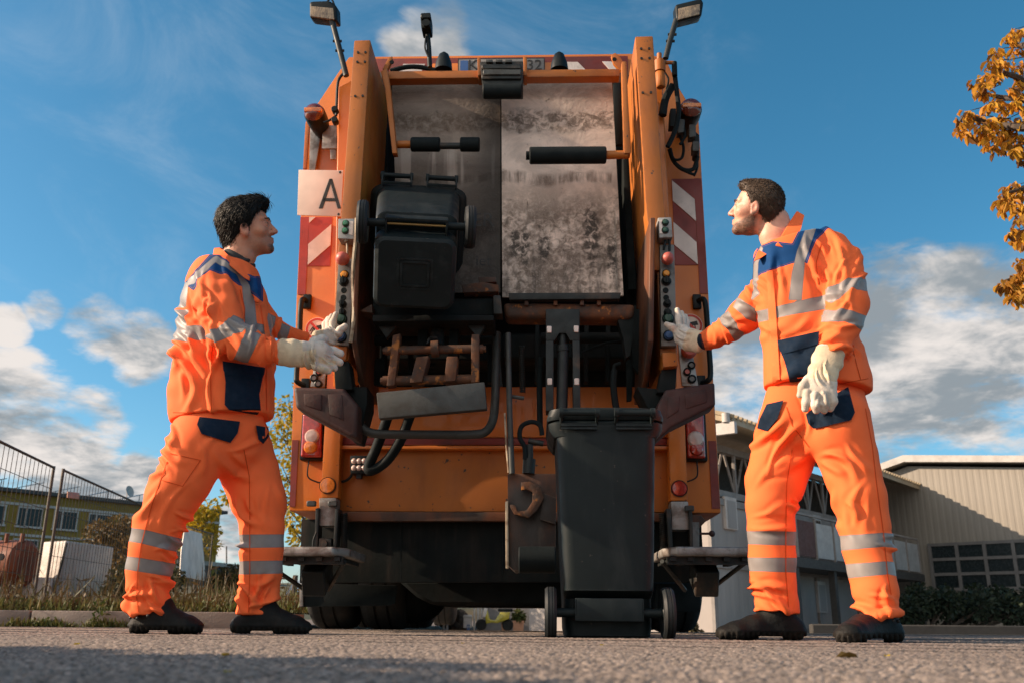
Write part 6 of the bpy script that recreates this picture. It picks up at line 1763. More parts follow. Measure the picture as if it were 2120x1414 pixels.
def crown_leaves(rs, blobs, n, L, keep=0.45):
    lv_ = Leaves(); wts = np.array([bl[1] ** 2 for bl in blobs]); wts /= wts.sum()
    for i in range(n):
        c, r = blobs[rs.choice(len(blobs), p=wts)]
        d = rv(rs); p = Vector(c) + Vector((d.x, d.y, d.z * 0.85)) * r * (rs.rand() ** keep)
        dd = (d + rv(rs) * 0.9 + Vector((0, 0, -0.4))); s_ = L * (0.6 + 0.8 * rs.rand())
        lv_.quad(p, dd, rv(rs), s_, s_ * 0.62)
    return lv_


def tree(name, label, base, height, blobs, n, L, mat, seed, group=None, cat='tree', trunk_r=0.12):
    rs = np.random.RandomState(seed); root = empty(name, base); tag(root, label, cat, group)
    b = B(); top = Vector((0, 0, height * 0.75))
    b.tube(catmull([(0, 0, 0), (0.1 * trunk_r * 8, 0, height * 0.3), (-0.05, 0, height * 0.55), top], 4), [trunk_r * (1 - 0.72 * i / 12) for i in range(13)], 8)
    B0 = Vector(base)
    for c, r in blobs:
        c = Vector(c) - B0; st = Vector((0, 0, min(height * 0.6, max(0.3, c.z * 0.6))))
        P_ = catmull([st, st.lerp(c, 0.5) + rv(rs) * 0.12 * r, c], 4); b.tube(P_, [trunk_r * 0.38 * (1 - 0.8 * i / (len(P_) - 1)) for i in range(len(P_))], 5)
        for _ in range(5):
            e = c + rv(rs) * r * 0.85; b.tube([c.lerp(st, 0.15), c.lerp(e, 0.5), e], [trunk_r * 0.1, trunk_r * 0.07, trunk_r * 0.03], 4)
    b.build('trunk', 'bark', root)
    lv_ = crown_leaves(rs, [(Vector(c) - B0, r) for c, r in blobs], n, L); lv_.build('crown', mat, root)
    return root


# yellow trees behind the truck and behind the site fence
def blob(px, py, rp, Y): return (at(px, py, Y), rp * pxm(px, py, Y))


YT = 24
bl = [blob(600, 850, 38, YT), blob(585, 900, 36, YT + 0.6), blob(610, 940, 38, YT), blob(592, 985, 34, YT + .4), blob(625, 1030, 42, YT), blob(600, 1080, 30, YT - .5), blob(625, 1110, 30, YT), blob(650, 880, 60, YT + 1), blob(690, 960, 80, YT + 1.5), blob(640, 800, 30, YT + 1), blob(700, 850, 60, YT + 1), blob(560, 1020, 22, YT),
      blob(500, 1030, 22, YT), blob(475, 1026, 20, YT), blob(545, 990, 24, YT)]
base = at(645, 1240, YT); base.z = 0.25
tree('maple_tree', 'yellow leaved tree beyond the verge, half hidden by the truck', base, 4.6, bl, 5200, 0.115, 'yellow_leaf', 21, 'yellow autumn trees')
YT = 29
bl = [blob(430, 1055, 26, YT), blob(405, 1062, 24, YT), blob(380, 1075, 26, YT + .5), blob(415, 1095, 30, YT), blob(440, 1130, 18, YT), blob(445, 1095, 14, YT), blob(385, 1115, 26, YT), blob(350, 1080, 30, YT + 1)]
base = at(398, 1230, YT); base.z = 0.3
tree('maple_tree', 'small yellow tree behind the leaning white banner', base, 2.6, bl, 1500, 0.13, 'yellow_leaf', 22, 'yellow autumn trees', trunk_r=0.08)

# chestnut reaching in from the right with big brown drooping leaves
rs = np.random.RandomState(31)
YC = 7.6
root = empty('chestnut_tree', (at(2120, 700, YC).x + 2.0, YC + 0.4, grd(YC))); B0 = Vector(root.location)
tag(root, 'chestnut tree with brown autumn leaves hanging in from the right', 'tree')
b = B(); H0 = Vector((0, 0, 0))
b.tube(catmull([H0, (0.05, 0, 1.8), (-0.1, 0, 3.5), (0, 0, 5.8)], 5), [0.20 * (1 - 0.7 * i / 15) for i in range(16)], 10)
lv_ = Leaves()


def spray(px, py, Y, k=1.0):
    c = at(px, py, Y) - B0
    for i in range(int(5 + rs.rand() * 4)):
        a = rs.rand() * 6.28; d = Vector((math.cos(a) * 0.8, math.sin(a) * 0.8, -0.55 - 0.6 * rs.rand()))
        s_ = (0.085 + 0.075 * rs.rand()) * k; lv_.leaf(c + rv(rs) * 0.030, d, Vector((0, 0, 1)) + rv(rs) * 0.6, s_, s_ * 0.42, 0.3 + 0.3 * rs.rand())


limbs = [[(2160, 120), (2110, 95), (2080, 90)], [(2180, 240), (2120, 170), (2075, 150), (2058, 130)], [(2180, 290), (2110, 265), (2050, 258), (2000, 240), (1985, 262)], [(2180, 400), (2130, 390), (2085, 400)], [(2180, 480), (2130, 490), (2095, 478)],
         [(2180, 580), (2130, 575), (2085, 580)], [(2180, 230), (2130, 210), (2060, 200), (2030, 190)]]
for L in limbs:
    Ys = [YC + 0.5 * (rs.rand() - 0.5) for _ in L]; P_ = [at(x, y, Y) - B0 for (x, y), Y in zip(L, Ys)]
    st = Vector((0, 0, P_[0].z - 0.8)); PP = catmull([st] + P_, 5); b.tube(PP, [0.05 * (1 - 0.9 * i / (len(PP) - 1)) + 0.004 for i in range(len(PP))], 6)
tips = [(2085, 82), (2062, 105), (2100, 100), (2078, 128), (2110, 135), (2050, 130), (2098, 62), (2115, 70), (2060, 158), (2040, 160), (2030, 190), (2062, 205), (2088, 185), (2108, 165), (2075, 225), (2048, 215), (2098, 215), (2112, 200), (2035, 178), (2020, 175),
        (1985, 255), (2000, 232), (2012, 245), (2030, 262), (2048, 250), (2038, 282), (2048, 305), (2058, 270), (2075, 280), (2092, 265), (2105, 285), (2082, 300), (2100, 312), (2115, 300), (1992, 270), (2112, 250), (2070, 250), (2118, 330),
        (2085, 395), (2075, 412), (2100, 385), (2112, 400), (2092, 420), (2068, 425), (2115, 430), (2108, 448), (2092, 480), (2100, 495), (2112, 478), (2118, 500), (2110, 540), (2118, 555), (2098, 575), (2110, 570), (2085, 595), (2095, 605), (2110, 600), (2080, 585), (2118, 610), (2105, 618)]
for x_, y_ in tips:
    spray(x_, y_, YC + 0.7 * (rs.rand() - 0.5), 0.85); spray(x_ + 8, y_ + 4, YC + 0.7 * (rs.rand() - 0.5), 0.8); spray(x_ - 4 + 10 * rs.rand(), y_ - 6 + 14 * rs.rand(), YC + 0.7 * (rs.rand() - 0.5), 0.7)
    c_ = at(x_, y_, YC) - B0; b.tube([c_ + Vector((0.22, 0, 0.06)) + rv(rs) * 0.04, c_ + Vector((0.1, 0, 0.03)), c_], [0.006, 0.004, 0.002], 4)
for _ in range(330):
    x_, y_ = 2125 + rs.rand() * 420, 40 + rs.rand() * 600
    spray(x_, y_, YC + 2.4 * (rs.rand() - 0.5), 1.0)
b.build('trunk', 'bark', root); lv_.build('crown', 'chestnut_leaf', root)

# ------------------------------------------------------------------ left: site fence, yard, office building
pm('fence_steel', (0.075, 0.07, 0.062), 0.6, 0.5, (0.12, 0.08, 0.05), 10)
A = at(85, 1258, 12.4); Bq = at(428, 1235, 25.5)
A.z, Bq.z = verge_z(A.x, A.y), verge_z(Bq.x, Bq.y)
dirf = (Bq - A); dirf.z = 0; Ltot = dirf.length; dirf.normalize()
nP = 2; pl_ = Ltot / nP
fence0 = None
for i in range(-1, nP):
    p0 = A + dirf * (pl_ * i + (0.06 if i >= 0 else 0.0)); p1 = A + dirf * (pl_ * (i + 1) - 0.04)
    lab = ['site fence panel of steel mesh nearest the camera at far left', 'site fence panel carrying a small reddish tag behind the left man', 'farthest site fence panel with the white banner on it'][i + 1]
    if i == -1: p0 = p0 - Vector((0.10, 0, 0)); p1 = p1 - Vector((0.10, 0, 0))
    pr = empty('site_fence_panel', p0)
    tag(pr, lab, 'fence', 'steel mesh site fence panels')
    zb, zt = 0.04, 1.86
    lean = Vector((0, 0, 0))
    if i == -1: pass
    d = p1 - p0; d.z = verge_z(p1.x, p1.y) - verge_z(p0.x, p0.y); up = Vector((0, 0, 1)); r0 = 0.021
    b = B(); b.tube([up * 0, up * zt], r0, 8); b.tube([d, d + up * zt], r0, 8); b.tube([up * (zt - 0.02), d + up * (zt - 0.02)], r0 * 0.85, 8); b.tube([up * 0.14, d + up * 0.14], r0 * 0.85, 8); b.build('frame', 'fence_steel', pr)
    b = B(); m_ = 44
    for k in range(1, m_):
        q = d * (k / m_); b.tube([q + up * 0.14, q + up * (zt - 0.02)], 0.0042, 4)
    for k in range(1, 6):
        z = 0.14 + (zt - 0.16) * k / 6; b.tube([up * z, d + up * z], 0.0045, 4)
    b.build('wire_mesh', 'fence_steel', pr)
    b = B(); b.box(d * 0.0 + Vector((0, 0, 0.05)), (0.22, 0.6, 0.10), bev=0.02); b.build('foot_block', 'kerb_stone', pr)
pm('pink_plate', (0.42, 0.20, 0.13), 0.5, 0, (0.30, 0.13, 0.09), 12)
o = B().prism([at(139, 1017, 12.75), at(163, 1020, 13.2), at(162, 1033, 13.2), at(138, 1030, 12.75)], (0.02, -0.02, 0), 0.003).build('fence_tag', 'pink_plate'); tag(o, 'small reddish plate clipped to the fence mesh', 'sign')
pm('banner_cloth', (0.86, 0.78, 0.70), 0.8, 0, (0.68, 0.61, 0.54), 3)
bq = [(381, 1094, 20.0), (417, 1104, 22.6), (424, 1188, 22.6), (423, 1202, 22.6), (371, 1192, 19.6), (374, 1140, 19.7)]
bo = B().prism([at(*p) for p in bq], (0.03, -0.05, 0), 0.004).build('fence_banner', 'banner_cloth'); tag(bo, 'white banner with small lettering hung on the fence between the man\'s legs', 'banner')
rs = np.random.RandomState(3); b = B()
for row, (y0, x0) in enumerate(((1176, 402), (1184, 392), (1192, 397))):
    x_ = x0
    while x_ < 420:
        w_ = 1.5 + rs.rand() * 2.0; yy = y0 + (x_ - 400) * 0.16
        Yb = 19.6 + (x_ - 371) / 52 * 3.0 - 0.16
        b.prism([at(x_, yy, Yb), at(x_ + w_, yy, Yb + w_ * 0.05), at(x_ + w_, yy + 4, Yb + w_ * 0.05), at(x_, yy + 4, Yb)], (0.0, 0.01, 0)); x_ += w_ + 0.9
b.build('lettering', 'ink_black', bo)

# white wrapped block, orange tank, tarpaulin
pm('white_wrap', (0.52, 0.46, 0.41), 0.6, 0, (0.36, 0.31, 0.27), 2.2, (0.4, 0.65), 0.02, 6, stretch=(1, 1, 0.4))
f0, f1 = at(137, 1120, 17.0), at(237, 1130, 18.6); zb = 0.15
sidev = Vector((-0.9, 0.55, 0)) * 0.9
cB = [Vector((f0.x - 0.10, f0.y, zb)), Vector((f1.x, f1.y, zb)), Vector((f1.x, f1.y, f1.z - 0.02)), Vector((f0.x, f0.y, f0.z + 0.02))]
o = B().prism(cB, sidev * 0.75, 0.05, 3).build('wrapped_pallet', 'white_wrap'); tag(o, 'tall block wrapped in white film behind the site fence', 'pallet load')
b = B(); b.tube([cB[0] + Vector((0.02, -0.03, 0.2)), cB[3] + Vector((0.03, -0.03, -0.05))], 0.022, 6); b.build('strap', 'black_plastic', o)
b = B(); b.box(cB[0] + Vector((-0.30, 0.0, 0.3)), (0.5, 0.5, 0.55), (0, 0, 0.4), 0.03); o = b.build('white_sack', 'white_wrap', None); tag(o, 'small white sack at the foot of the wrapped block', 'sack')
pm('tank_orange', (0.17, 0.038, 0.010), 0.7, 0, (0.08, 0.026, 0.012), 3, (0.45, 0.7))
tk = empty('orange_tank', (at(25, 1200, 16.5).x, 16.5, 0.1)); tag(tk, 'rusty orange machine tank behind the fence at far left', 'tank')
c = at(18, 1165, 16.5) - Vector(tk.location)
b = B(); b.cyl(c + Vector((-0.9, 0.3, 0)), c + Vector((0.35, 0, 0)), 0.40, n=24, bev=0.10); b.build('tank_body', 'tank_orange', tk)
b = B()
for dx in (-0.35, -0.05, 0.22):
    B().tube([c + Vector((dx, -0.1, 0.35)), c + Vector((dx, -0.1, 0.5))], 0.04, 8).build('fitting', 'tank_orange', tk)
b = B()
b.tube([c + Vector((-0.6, -0.1, 0.45)), c + Vector((-0.2, -0.1, 0.55))], 0.04, 8); b.tube([c + Vector((-0.6, -0.1, 0.45)), c + Vector((-0.5, -0.1, 0.75))], 0.03, 8); b.build('pipework', 'tank_orange', tk)
b = B(); b.cyl(c + Vector((0.06, -0.42, 0.08)), c + Vector((0.06, -0.38, 0.08)), 0.06, n=14); b.build('port', 'ink_black', tk)
b = B()
for dx in (-0.6, 0.1): b.box(c + Vector((dx, 0.1, -0.45)), (0.08, 0.6, 0.5))
b.build('skid', 'tank_orange', tk)
pm('blue_tarp', (0.38, 0.47, 0.56), 0.5, 0, (0.28, 0.36, 0.46), 4)
o = B().prism([at(574, 1250, 21), at(590, 1228, 21), at(608, 1202, 21), at(650, 1190, 21), at(650, 1250, 21)], (0.1, 1.0, 0), 0.05, 2).build('tarpaulin_heap', 'blue_tarp'); tag(o, 'pale blue tarpaulin heap behind the front leg of the left man', 'tarpaulin')
b = B(); b.tube([at(612, 1190, 18), at(607, 1250, 18)], 0.05, 8); tag(b.build('wooden_post', 'bark'), 'weathered wooden post beside the truck mud flap', 'post')

# office building with yellow-green cladding
pm('olive_wall', (0.21, 0.135, 0.012), 0.75, 0, (0.17, 0.108, 0.010), 1.2, (0.4, 0.7), 0.01, 6)
pm('trim_white', (0.36, 0.34, 0.32), 0.6)
pm('window_glass', (0.010, 0.016, 0.018), 0.25, spec=0.25)
pm('roof_dark', (0.04, 0.04, 0.04), 0.7)
pm('solar_panel', (0.10, 0.11, 0.13), 0.25, 0.3)
P0, P1 = at(-260, 1225, 55.0), at(440, 1225, 72.0); P0.z = P1.z = 1.75
wdir = (P1 - P0).normalized(); wl = (P1 - P0).length; wn_ = Vector((wdir.y, -wdir.x, 0)); ob = empty('office_building', P0, math.atan2(wdir.y, wdir.x)); tag(ob, 'two storey yellow green office building with solar panels behind the site fence', 'building')
hgt = 6.0
B().box((wl / 2, 5.0, hgt / 2), (wl, 10.0, hgt)).build('wall', 'olive_wall', ob)
b = B(); b.box((wl / 2, 5.0, hgt + 0.12), (wl + 0.8, 10.8, 0.24)); rfo = b.build('roof', 'roof_dark', ob)
b = B()
for z in (5.3, 3.35): b.box((wl / 2, -0.04, z), (wl, 0.08, 0.16))
b.build('trim_band', 'trim_white', ob)
xq = 0.9
while xq < wl - 2:
    for z in (4.5, 2.45):
        b = B(); w_, h_ = 1.55, 1.25
        for q in ((-w_ / 2, 0, 0.10, h_), (w_ / 2, 0, 0.10, h_), (-w_ / 6, 0, 0.10, h_)): b.box((xq + q[0], -0.05, z), (q[2] * .8, 0.10, q[3]))
        b.box((xq, -0.05, z + h_ / 2), (w_ + .1, 0.098, 0.1)); b.box((xq, -0.07, z - h_ / 2), (w_ + .2, 0.16, 0.12))
        wo = b.build('window', 'trim_white', ob); B().box((xq, -0.012, z), (w_, 0.03, h_)).build('pane', 'window_glass', wo)
    xq += 2.35
xq = 0.6
while xq < wl:
    b = B(); b.box((xq, 0.6, hgt + 0.62), (1.7, 1.0, 0.05), (0.0, -0.30, 0)); b.tube([(xq - 0.6, 0.5, hgt + .2), (xq - 0.6, 0.5, hgt + 0.45)], 0.03, 5); b.tube([(xq + 0.65, 0.5, hgt + .2), (xq + 0.65, 0.5, hgt + 0.8)], 0.03, 5); b.build('solar_panel', 'solar_panel', rfo); xq += 2.4
b = B(); b.lathe((wl * 0.66, 0.4, hgt + 0.9), (0.4, -1, 0.3), [(0.05, 0.1), (0.3, 0.14), (0.42, 0.25), (0.40, 0.26), (0.05, 0.13)], 16); b.tube([(wl * 0.66, 0.4, hgt + .2), (wl * 0.66, 0.4, hgt + .9)], 0.03, 6); b.build('satellite_dish', 'trim_white', rfo)

# low far building, hills and mast
pm('far_wall', (0.05, 0.055, 0.06), 0.8); pm('far_roof', (0.36, 0.30, 0.25), 0.7)
P0, P1 = at(400, 1240, 70), at(560, 1240, 80); P0.z = P1.z = -0.6
fb = empty('low_depot', P0, math.atan2((P1 - P0).y, (P1 - P0).x)); tag(fb, 'low dark depot with a pale flat roof far behind the yellow trees', 'building'); l_ = (P1 - P0).length
B().box((l_ / 2, 3, 2.2), (l_, 6, 4.4)).build('wall', 'far_wall', fb); B().box((l_ / 2, 3, 4.55), (l_ + 0.6, 6.6, 0.3)).build('roof', 'far_roof', fb)
pm('hill_green', (0.045, 0.055, 0.042), 0.95, 0, (0.075, 0.06, 0.035), 0.03, (0.45, 0.6))
rs = np.random.RandomState(9); n = 240; vs = []
for i in range(n):
    x = -700 + 1400 * i / (n - 1); hh = 20 + 7 * math.sin(x * 0.008) + 5 * math.sin(x * 0.021 + 2) + 2.2 * rs.rand(); vs += [(x, 520, -2), (x, 540, hh * 0.72), (x, 620, hh)]
fs = []
for i in range(n - 1):
    for k in (0, 1): fs.append((i * 3 + k, (i + 1) * 3 + k, (i + 1) * 3 + k + 1, i * 3 + k + 1))
me = bpy.data.meshes.new('hills'); me.from_pydata(vs, [], fs); tag(mesh_obj('hills', me, 'hill_green', None, None), kind='structure')
b = B(); b.tube([at(469, 1175, 150), at(469, 1130, 150)], 0.12, 5); tag(b.build('radio_mast', 'fence_steel'), 'thin mast on the skyline between the left man\'s legs', 'mast')

# bushes, weeds, grass
def bush(label, blobs, n, L, mat, seed, cat='bush', name='shrub', group=None):
    rs = np.random.RandomState(seed); c0 = Vector(blobs[0][0]); root = empty(name, (c0.x, c0.y, verge_z(c0.x, c0.y) if c0.x < -1 else grd(c0.y))); tag(root, label, cat, group); B0 = Vector(root.location)
    b = B()
    for c, r in blobs:
        c = Vector(c) - B0
        for _ in range(4): e = c + rv(rs) * r * 0.7; b.tube([(c.x * 0.4, c.y * 0.4, 0), c.lerp(e, 0.4), e], [0.02, 0.012, 0.005], 4)
    b.build('stem', 'bark', root); crown_leaves(rs, [(Vector(c) - B0, r) for c, r in blobs], n, L, 0.5).build('foliage', mat, root); return root


bush('rust brown autumn bush behind the wrapped block', [blob(245, 1100, 40, 24), blob(205, 1105, 34, 23.5), blob(290, 1110, 50, 24.5), blob(270, 1150, 50, 23.5), blob(320, 1130, 60, 24), blob(290, 1200, 40, 23)], 5200, 0.10, 'rusty_leaf', 41)
bush('dark bush growing against the wrapped block', [blob(255, 1200, 32, 16.4), blob(235, 1225, 26, 16.2), blob(280, 1185, 34, 16.6), blob(330, 1200, 50, 17)], 2600, 0.07, 'dark_leaf', 42)
bush('dark brown bush between the legs of the left man', [blob(462, 1205, 30, 20), blob(480, 1190, 26, 20.3), blob(500, 1210, 36, 20), blob(440, 1225, 24, 19.7)], 2600, 0.075, 'dark_leaf', 43)
def grass(label, spots, n, hgt_, mat, seed, name='grass', cat='grass'):
    rs = np.random.RandomState(seed); lv_ = Leaves()
    for i in range(n):
        x, y, z = spots(rs); d = Vector((rs.normal() * 0.35, rs.normal() * 0.35, 1)); s_ = hgt_ * (0.4 + rs.rand() ** 2)
        lv_.quad((x, y, z), d, rv(rs), s_, 0.012 + 0.012 * rs.rand())
        if rs.rand() < 0.25: lv_.quad(Vector((x, y, z)) + d * s_ * 0.7, rv(rs) + Vector((0, 0, 0.5)), rv(rs), s_ * 0.25, 0.03)
    o = lv_.build(name, mat); tag(o, label, cat, kind='stuff'); return o


def sp1(rs):
    y = 9.5 + 7.5 * rs.rand() ** 1.5; x = -2.0 - (0.62 * y + 1) * rs.rand(); return x, y, verge_z(x, y) - 0.02


grass('dry brown grass and weeds on the verge under the fence', sp1, 13000, 0.18, 'dry_grass', 51, 'dry_weeds', 'weeds')
grass('tall dry stalks standing above the verge weeds', lambda rs: (lambda x, y: (x, y, verge_z(x, y)))(-2.6 - 7.5 * rs.rand(), 10.2 + 5 * rs.rand()), 1500, 0.45, 'dry_grass', 56, 'dry_stalks', 'weeds')
grass('green grass in front of the weeds along the footpath', lambda rs: (-1.9 - 9 * rs.rand(), 9.32 + 0.5 * rs.rand(), 0.1), 5000, 0.13, 'green_grass', 52)


def sp3(rs):
    x = -8 * rs.rand() ** 1.2 - 2.55; cl = math.sin(x * 3.1) + math.sin(x * 7.7 + 1)
    return x, 7.92 + 0.07 * rs.rand() - 0.04 * (cl < 0.2) , -0.02 - 0.03 * (cl < 0.2)


grass('low grass tufts growing along the foot of the kerb', sp3, 3500, 0.07, 'green_grass', 53, 'kerb_grass')
def sp4(rs):
    y = 11 + 8 * rs.rand(); px = 415 + 270 * rs.rand(); p = at(px, 1250, y); return p.x, y, verge_z(p.x, y) - 0.02


grass('tall green and yellow weeds below the banner and beside the truck', sp4, 4200, 0.24, 'green_grass', 54, 'tall_weeds', 'weeds')
b = Leaves(); rs = np.random.RandomState(4)
c = Vector((at(205, 1285, 7.9).x, 7.9, 0.0))
for i in range(26):
    p = c + Vector((rs.normal() * 0.03, rs.normal() * 0.03, 0.02 + 0.14 * rs.rand())); b.leaf(p, rv(rs) + Vector((0, 0, .4)), Vector((0, 0, 1)) + rv(rs) * .4, 0.05 + .03 * rs.rand(), 0.03)
o = b.build('weed_plant', 'green_grass'); tag(o, 'leafy green weed standing up at the kerb left of the left man', 'weed')

# ------------------------------------------------------------------ right: cabins, hall, hedge
def ribbed(name, a, b2, pitch, dark=0.8):
    m, t, b = base_mat(name)
    v = t.n.new('ShaderNodeTexCoord').outputs['Object']
    s_ = t.n.new('ShaderNodeSeparateXYZ'); t.link(v, s_.inputs[0])
    w = t.math('PINGPONG', s_.outputs[0], pitch / 2)
    big_ = t.noise(v, 0.7, 5, 0.6, 0, (1, 1, 0.4))
    c = t.mix(t.ramp(big_, 0.3, 0.7), a, b2)
    t.val(b.inputs['Base Color'], c); b.inputs['Roughness'].default_value = 0.55
    bump(t, b, t.ramp(w, pitch * 0.12, pitch * 0.26), 0.005)


ribbed('cabin_wall', (0.30, 0.27, 0.25), (0.24, 0.215, 0.20), 0.45)
ribbed('hall_wall', (0.22, 0.198, 0.165), (0.19, 0.17, 0.142), 0.20)
pm('cabin_frame', (0.21, 0.19, 0.175), 0.6, 0, (0.16, 0.14, 0.13), 3)
pm('cabin_roof', (0.32, 0.25, 0.16), 0.7, 0, (0.24, 0.185, 0.12), 2)
pm('beam_dark', (0.035, 0.033, 0.03), 0.7)
pm('shutter', (0.46, 0.42, 0.39), 0.6, 0, (0.40, 0.36, 0.33), 5)
pm('brown_panel', (0.075, 0.028, 0.022), 0.7)
pm('milk_glass', (0.30, 0.31, 0.31), 0.4)
C0 = at(1480, 1300, 21.0); C1 = at(1850, 1300, 30.0); C0.z = C1.z = -0.22
cd = (C1 - C0); cl = cd.length; cd.normalize(); cbn = empty('site_cabins', C0, math.atan2(cd.y, cd.x)); tag(cbn, 'two storey stacked site cabins with balcony under a wide pitched canopy', 'building')


def CL(px, py, y=0.0):
    """cabin frame coordinates of a pixel on its front plane"""
    o_ = Vector((0, 0, CAMH)); r = ray(px, py); nrm = Vector((cd.y, -cd.x, 0)); q0 = C0 - nrm * (-y) * -1 if False else C0 + Vector((-cd.y, cd.x, 0)) * y
    t_ = (q0 - o_).dot(nrm) / r.dot(nrm); p = o_ + r * t_ - C0
    return p.dot(cd), p.z + 0.0


h1 = CL(1560, 1045)[1]                        # top of the upper cabins
hm = h1 * 0.5
B().box((cl / 2, 2.6, h1 / 2), (cl, 5.2, h1)).build('wall', 'cabin_wall', cbn)
b = B()
nb = 4
for k in range(nb + 1):
    b.box((cl * k / nb, -0.03, h1 / 2), (0.16, 0.08, h1))
for z in (0.08, hm, hm + 0.16, h1 - 0.1): b.box((cl / 2, -0.025, z), (cl, 0.07, 0.14))
b.build('frame', 'cabin_frame', cbn)
# windows, doors seen between the legs
for (x0, y0, x1, y1), m_ in (((1494, 1026, 1522, 1098), 'shutter'), ((1677, 1064, 1697, 1118), 'window'), ((1686, 1202, 1708, 1268), 'shutter'), ((1860, 1118, 1880, 1150), 'shutter')):
    (a, zt), (c_, zb_) = CL(x0, y0), CL(x1, y1)
    b = B(); w_ = c_ - a; b.box(((a + c_) / 2, -0.04, (zt + zb_) / 2), (w_, 0.09, zt - zb_), bev=0.01); wo = b.build('window', 'shutter' if m_ == 'shutter' else 'trim_white', cbn)
    B().box(((a + c_) / 2, -0.075, (zt + zb_) / 2 - 0.03), (w_ * 0.74, 0.04, (zt - zb_) * (0.84 if m_ == 'shutter' else 0.62))).build('pane', 'cabin_wall' if m_ == 'shutter' else 'window_glass', wo)
# balcony
x0, zb_ = CL(1648, 1163, -1.0); x1, zt_ = CL(1900, 1163, -1.0); zd = zb_
bal = B().box(((x0 + x1) / 2, -0.55, zd), (x1 - x0 + .4, 1.1, 0.22)).build('balcony', 'beam_dark', cbn)
zr = zd + 1.15
b = B(); xa = x0
m_ = 8
for k in range(m_ + 1): b.box((x0 + (x1 - x0) * k / m_, -1.06, zd + 0.55), (0.05, 0.05, 1.1))
b.box(((x0 + x1) / 2, -1.06, zr), (x1 - x0, 0.06, 0.05)); b.build('railing', 'cabin_frame', bal)
for k in range(m_):
    xx = x0 + (x1 - x0) * (k + 0.5) / m_; B().box((xx, -1.05, zd + 0.58), ((x1 - x0) / m_ - 0.1, 0.02, 0.84)).build('railing_panel', ('brown_panel', 'milk_glass', 'milk_glass', 'milk_glass')[min(k, 3)], bal)
b = B()
for k in range(5):
    B().box((x0 + (x1 - x0) * k / 4, -0.95, (zd - 0.1) / 2), (0.16, 0.16, zd - 0.1)).build('balcony_post', 'beam_dark', bal)
# canopy with its trusses
ze = CL(1545, 886, -0.9)[1]
b = B()
rise = 0.55
sec = [(-1.2, ze), (3.6, ze + 1.6), (8.4, ze)]
b.prism([(-1.0, y, z) for y, z in sec] + [(-1.0, y, z - 0.14) for y, z in sec[::-1]], (cl + 3.0, 0, 0)); rf_ = b.build('canopy_roof', 'cabin_roof', cbn)
b = B()
for k in range(int((cl + 3) / 0.22)):
    x_ = -1.0 + 0.22 * k
    b.tube([(x_, -1.24, ze + 0.01), (x_, 3.6, ze + 1.63)], 0.05, 6)
b.build('corrugation', 'cabin_roof', rf_)
b = B(); b.box((-1.05, -0.2, ze - 0.25), (0.12, 2.2, 0.25)); b.tube([(-1.08, -1.1, ze - 0.12), (-1.08, -1.1, ze + 0.08)], 0.09, 10); b.build('gutter_end', 'trim_white', rf_)
b = B()
for z in (h1 + 0.12, ze - 0.28): b.box((cl / 2, 0.1, z), (cl + 1.8, 0.16, 0.16))
k = -0.6
while k < cl + 0.8:
    b.tube([(k, 0.1, h1 + 0.1), (k, 0.1, ze - 0.2)], 0.05, 6); b.tube([(k, 0.1, h1 + 0.1), (k + 0.55, 0.1, ze - 0.25)], 0.035, 5); b.tube([(k + 1.1, 0.1, h1 + 0.1), (k + 0.55, 0.1, ze - 0.25)], 0.035, 5); k += 1.1
b.build('truss', 'cabin_frame', rf_)
B().box((cl / 2, 1.2, (h1 + ze) / 2), (cl + 0.4, 0.1, ze - h1)).build('loft_wall', 'beam_dark', cbn)

# hall with metal cladding
pm('hall_frame', (0.11, 0.105, 0.10), 0.6)
H0_, H1_ = at(1838, 1310, 30.5), at(2330, 1310, 26.0); H0_.z = H1_.z = -0.3
hd = (H1_ - H0_); hl_ = hd.length; hd.normalize(); hall = empty('metal_hall', H0_, math.atan2(hd.y, hd.x)); tag(hall, 'beige ribbed metal hall with a strip of windows at far right', 'building')


def HL(px, py):
    o_ = Vector((0, 0, CAMH)); r = ray(px, py); nrm = Vector((hd.y, -hd.x, 0)); t_ = (H0_ - o_).dot(nrm) / r.dot(nrm); p = o_ + r * t_ - H0_; return p.dot(hd), p.z


(xa, za), (xb, zb2), (xc, zc2) = HL(1800, 985), HL(1880, 958), HL(2118, 972)
B().prism([(-3, 0, 0), (hl_, 0, 0), (hl_, 0, zc2 - 0.15), (xb, 0, zb2 - 0.1), (-3, 0, za - 0.9)], (0, 14, 0)).build('wall', 'hall_wall', hall)
B().prism([(-3.2, -0.35, za - 0.8), (xb, -0.35, zb2), (hl_ + .3, -0.35, zc2 - 0.05), (hl_ + .3, -0.35, zc2 + 0.13), (xb, -0.35, zb2 + 0.22), (-3.2, -0.35, za - 0.6)], (0, 14.5, 0)).build('roof_edge', 'trim_white', hall)
(wx0, wz1), (wx1, wz0) = HL(1925, 1128), HL(2240, 1215)
wb = B()
for k in range(6): wb.box((wx0 + (wx1 - wx0) * k / 5, -0.03, (wz0 + wz1) / 2), (0.10, 0.10, wz1 - wz0 + .1))
for k in range(4): wb.box(((wx0 + wx1) / 2, -0.028, wz0 + (wz1 - wz0) * k / 3), (wx1 - wx0, 0.09, 0.09))
wo = wb.build('window', 'hall_frame', hall); B().box(((wx0 + wx1) / 2, 0.0, (wz0 + wz1) / 2), (wx1 - wx0, 0.05, wz1 - wz0)).build('pane', 'window_glass', wo)
bl = []
for k in range(9): bl.append(blob(1880 + k * 36, 1262 - (k % 3) * 8, 40, 23 + (k % 2)))
for k in range(5): bl.append(blob(1900 + k * 60, 1225 + (k % 2) * 10, 22, 23.5))
bush('dark hedge of loose shrubs below the hall windows', bl, 9000, 0.10, 'hedge_leaf', 61, 'hedge', 'hedge')
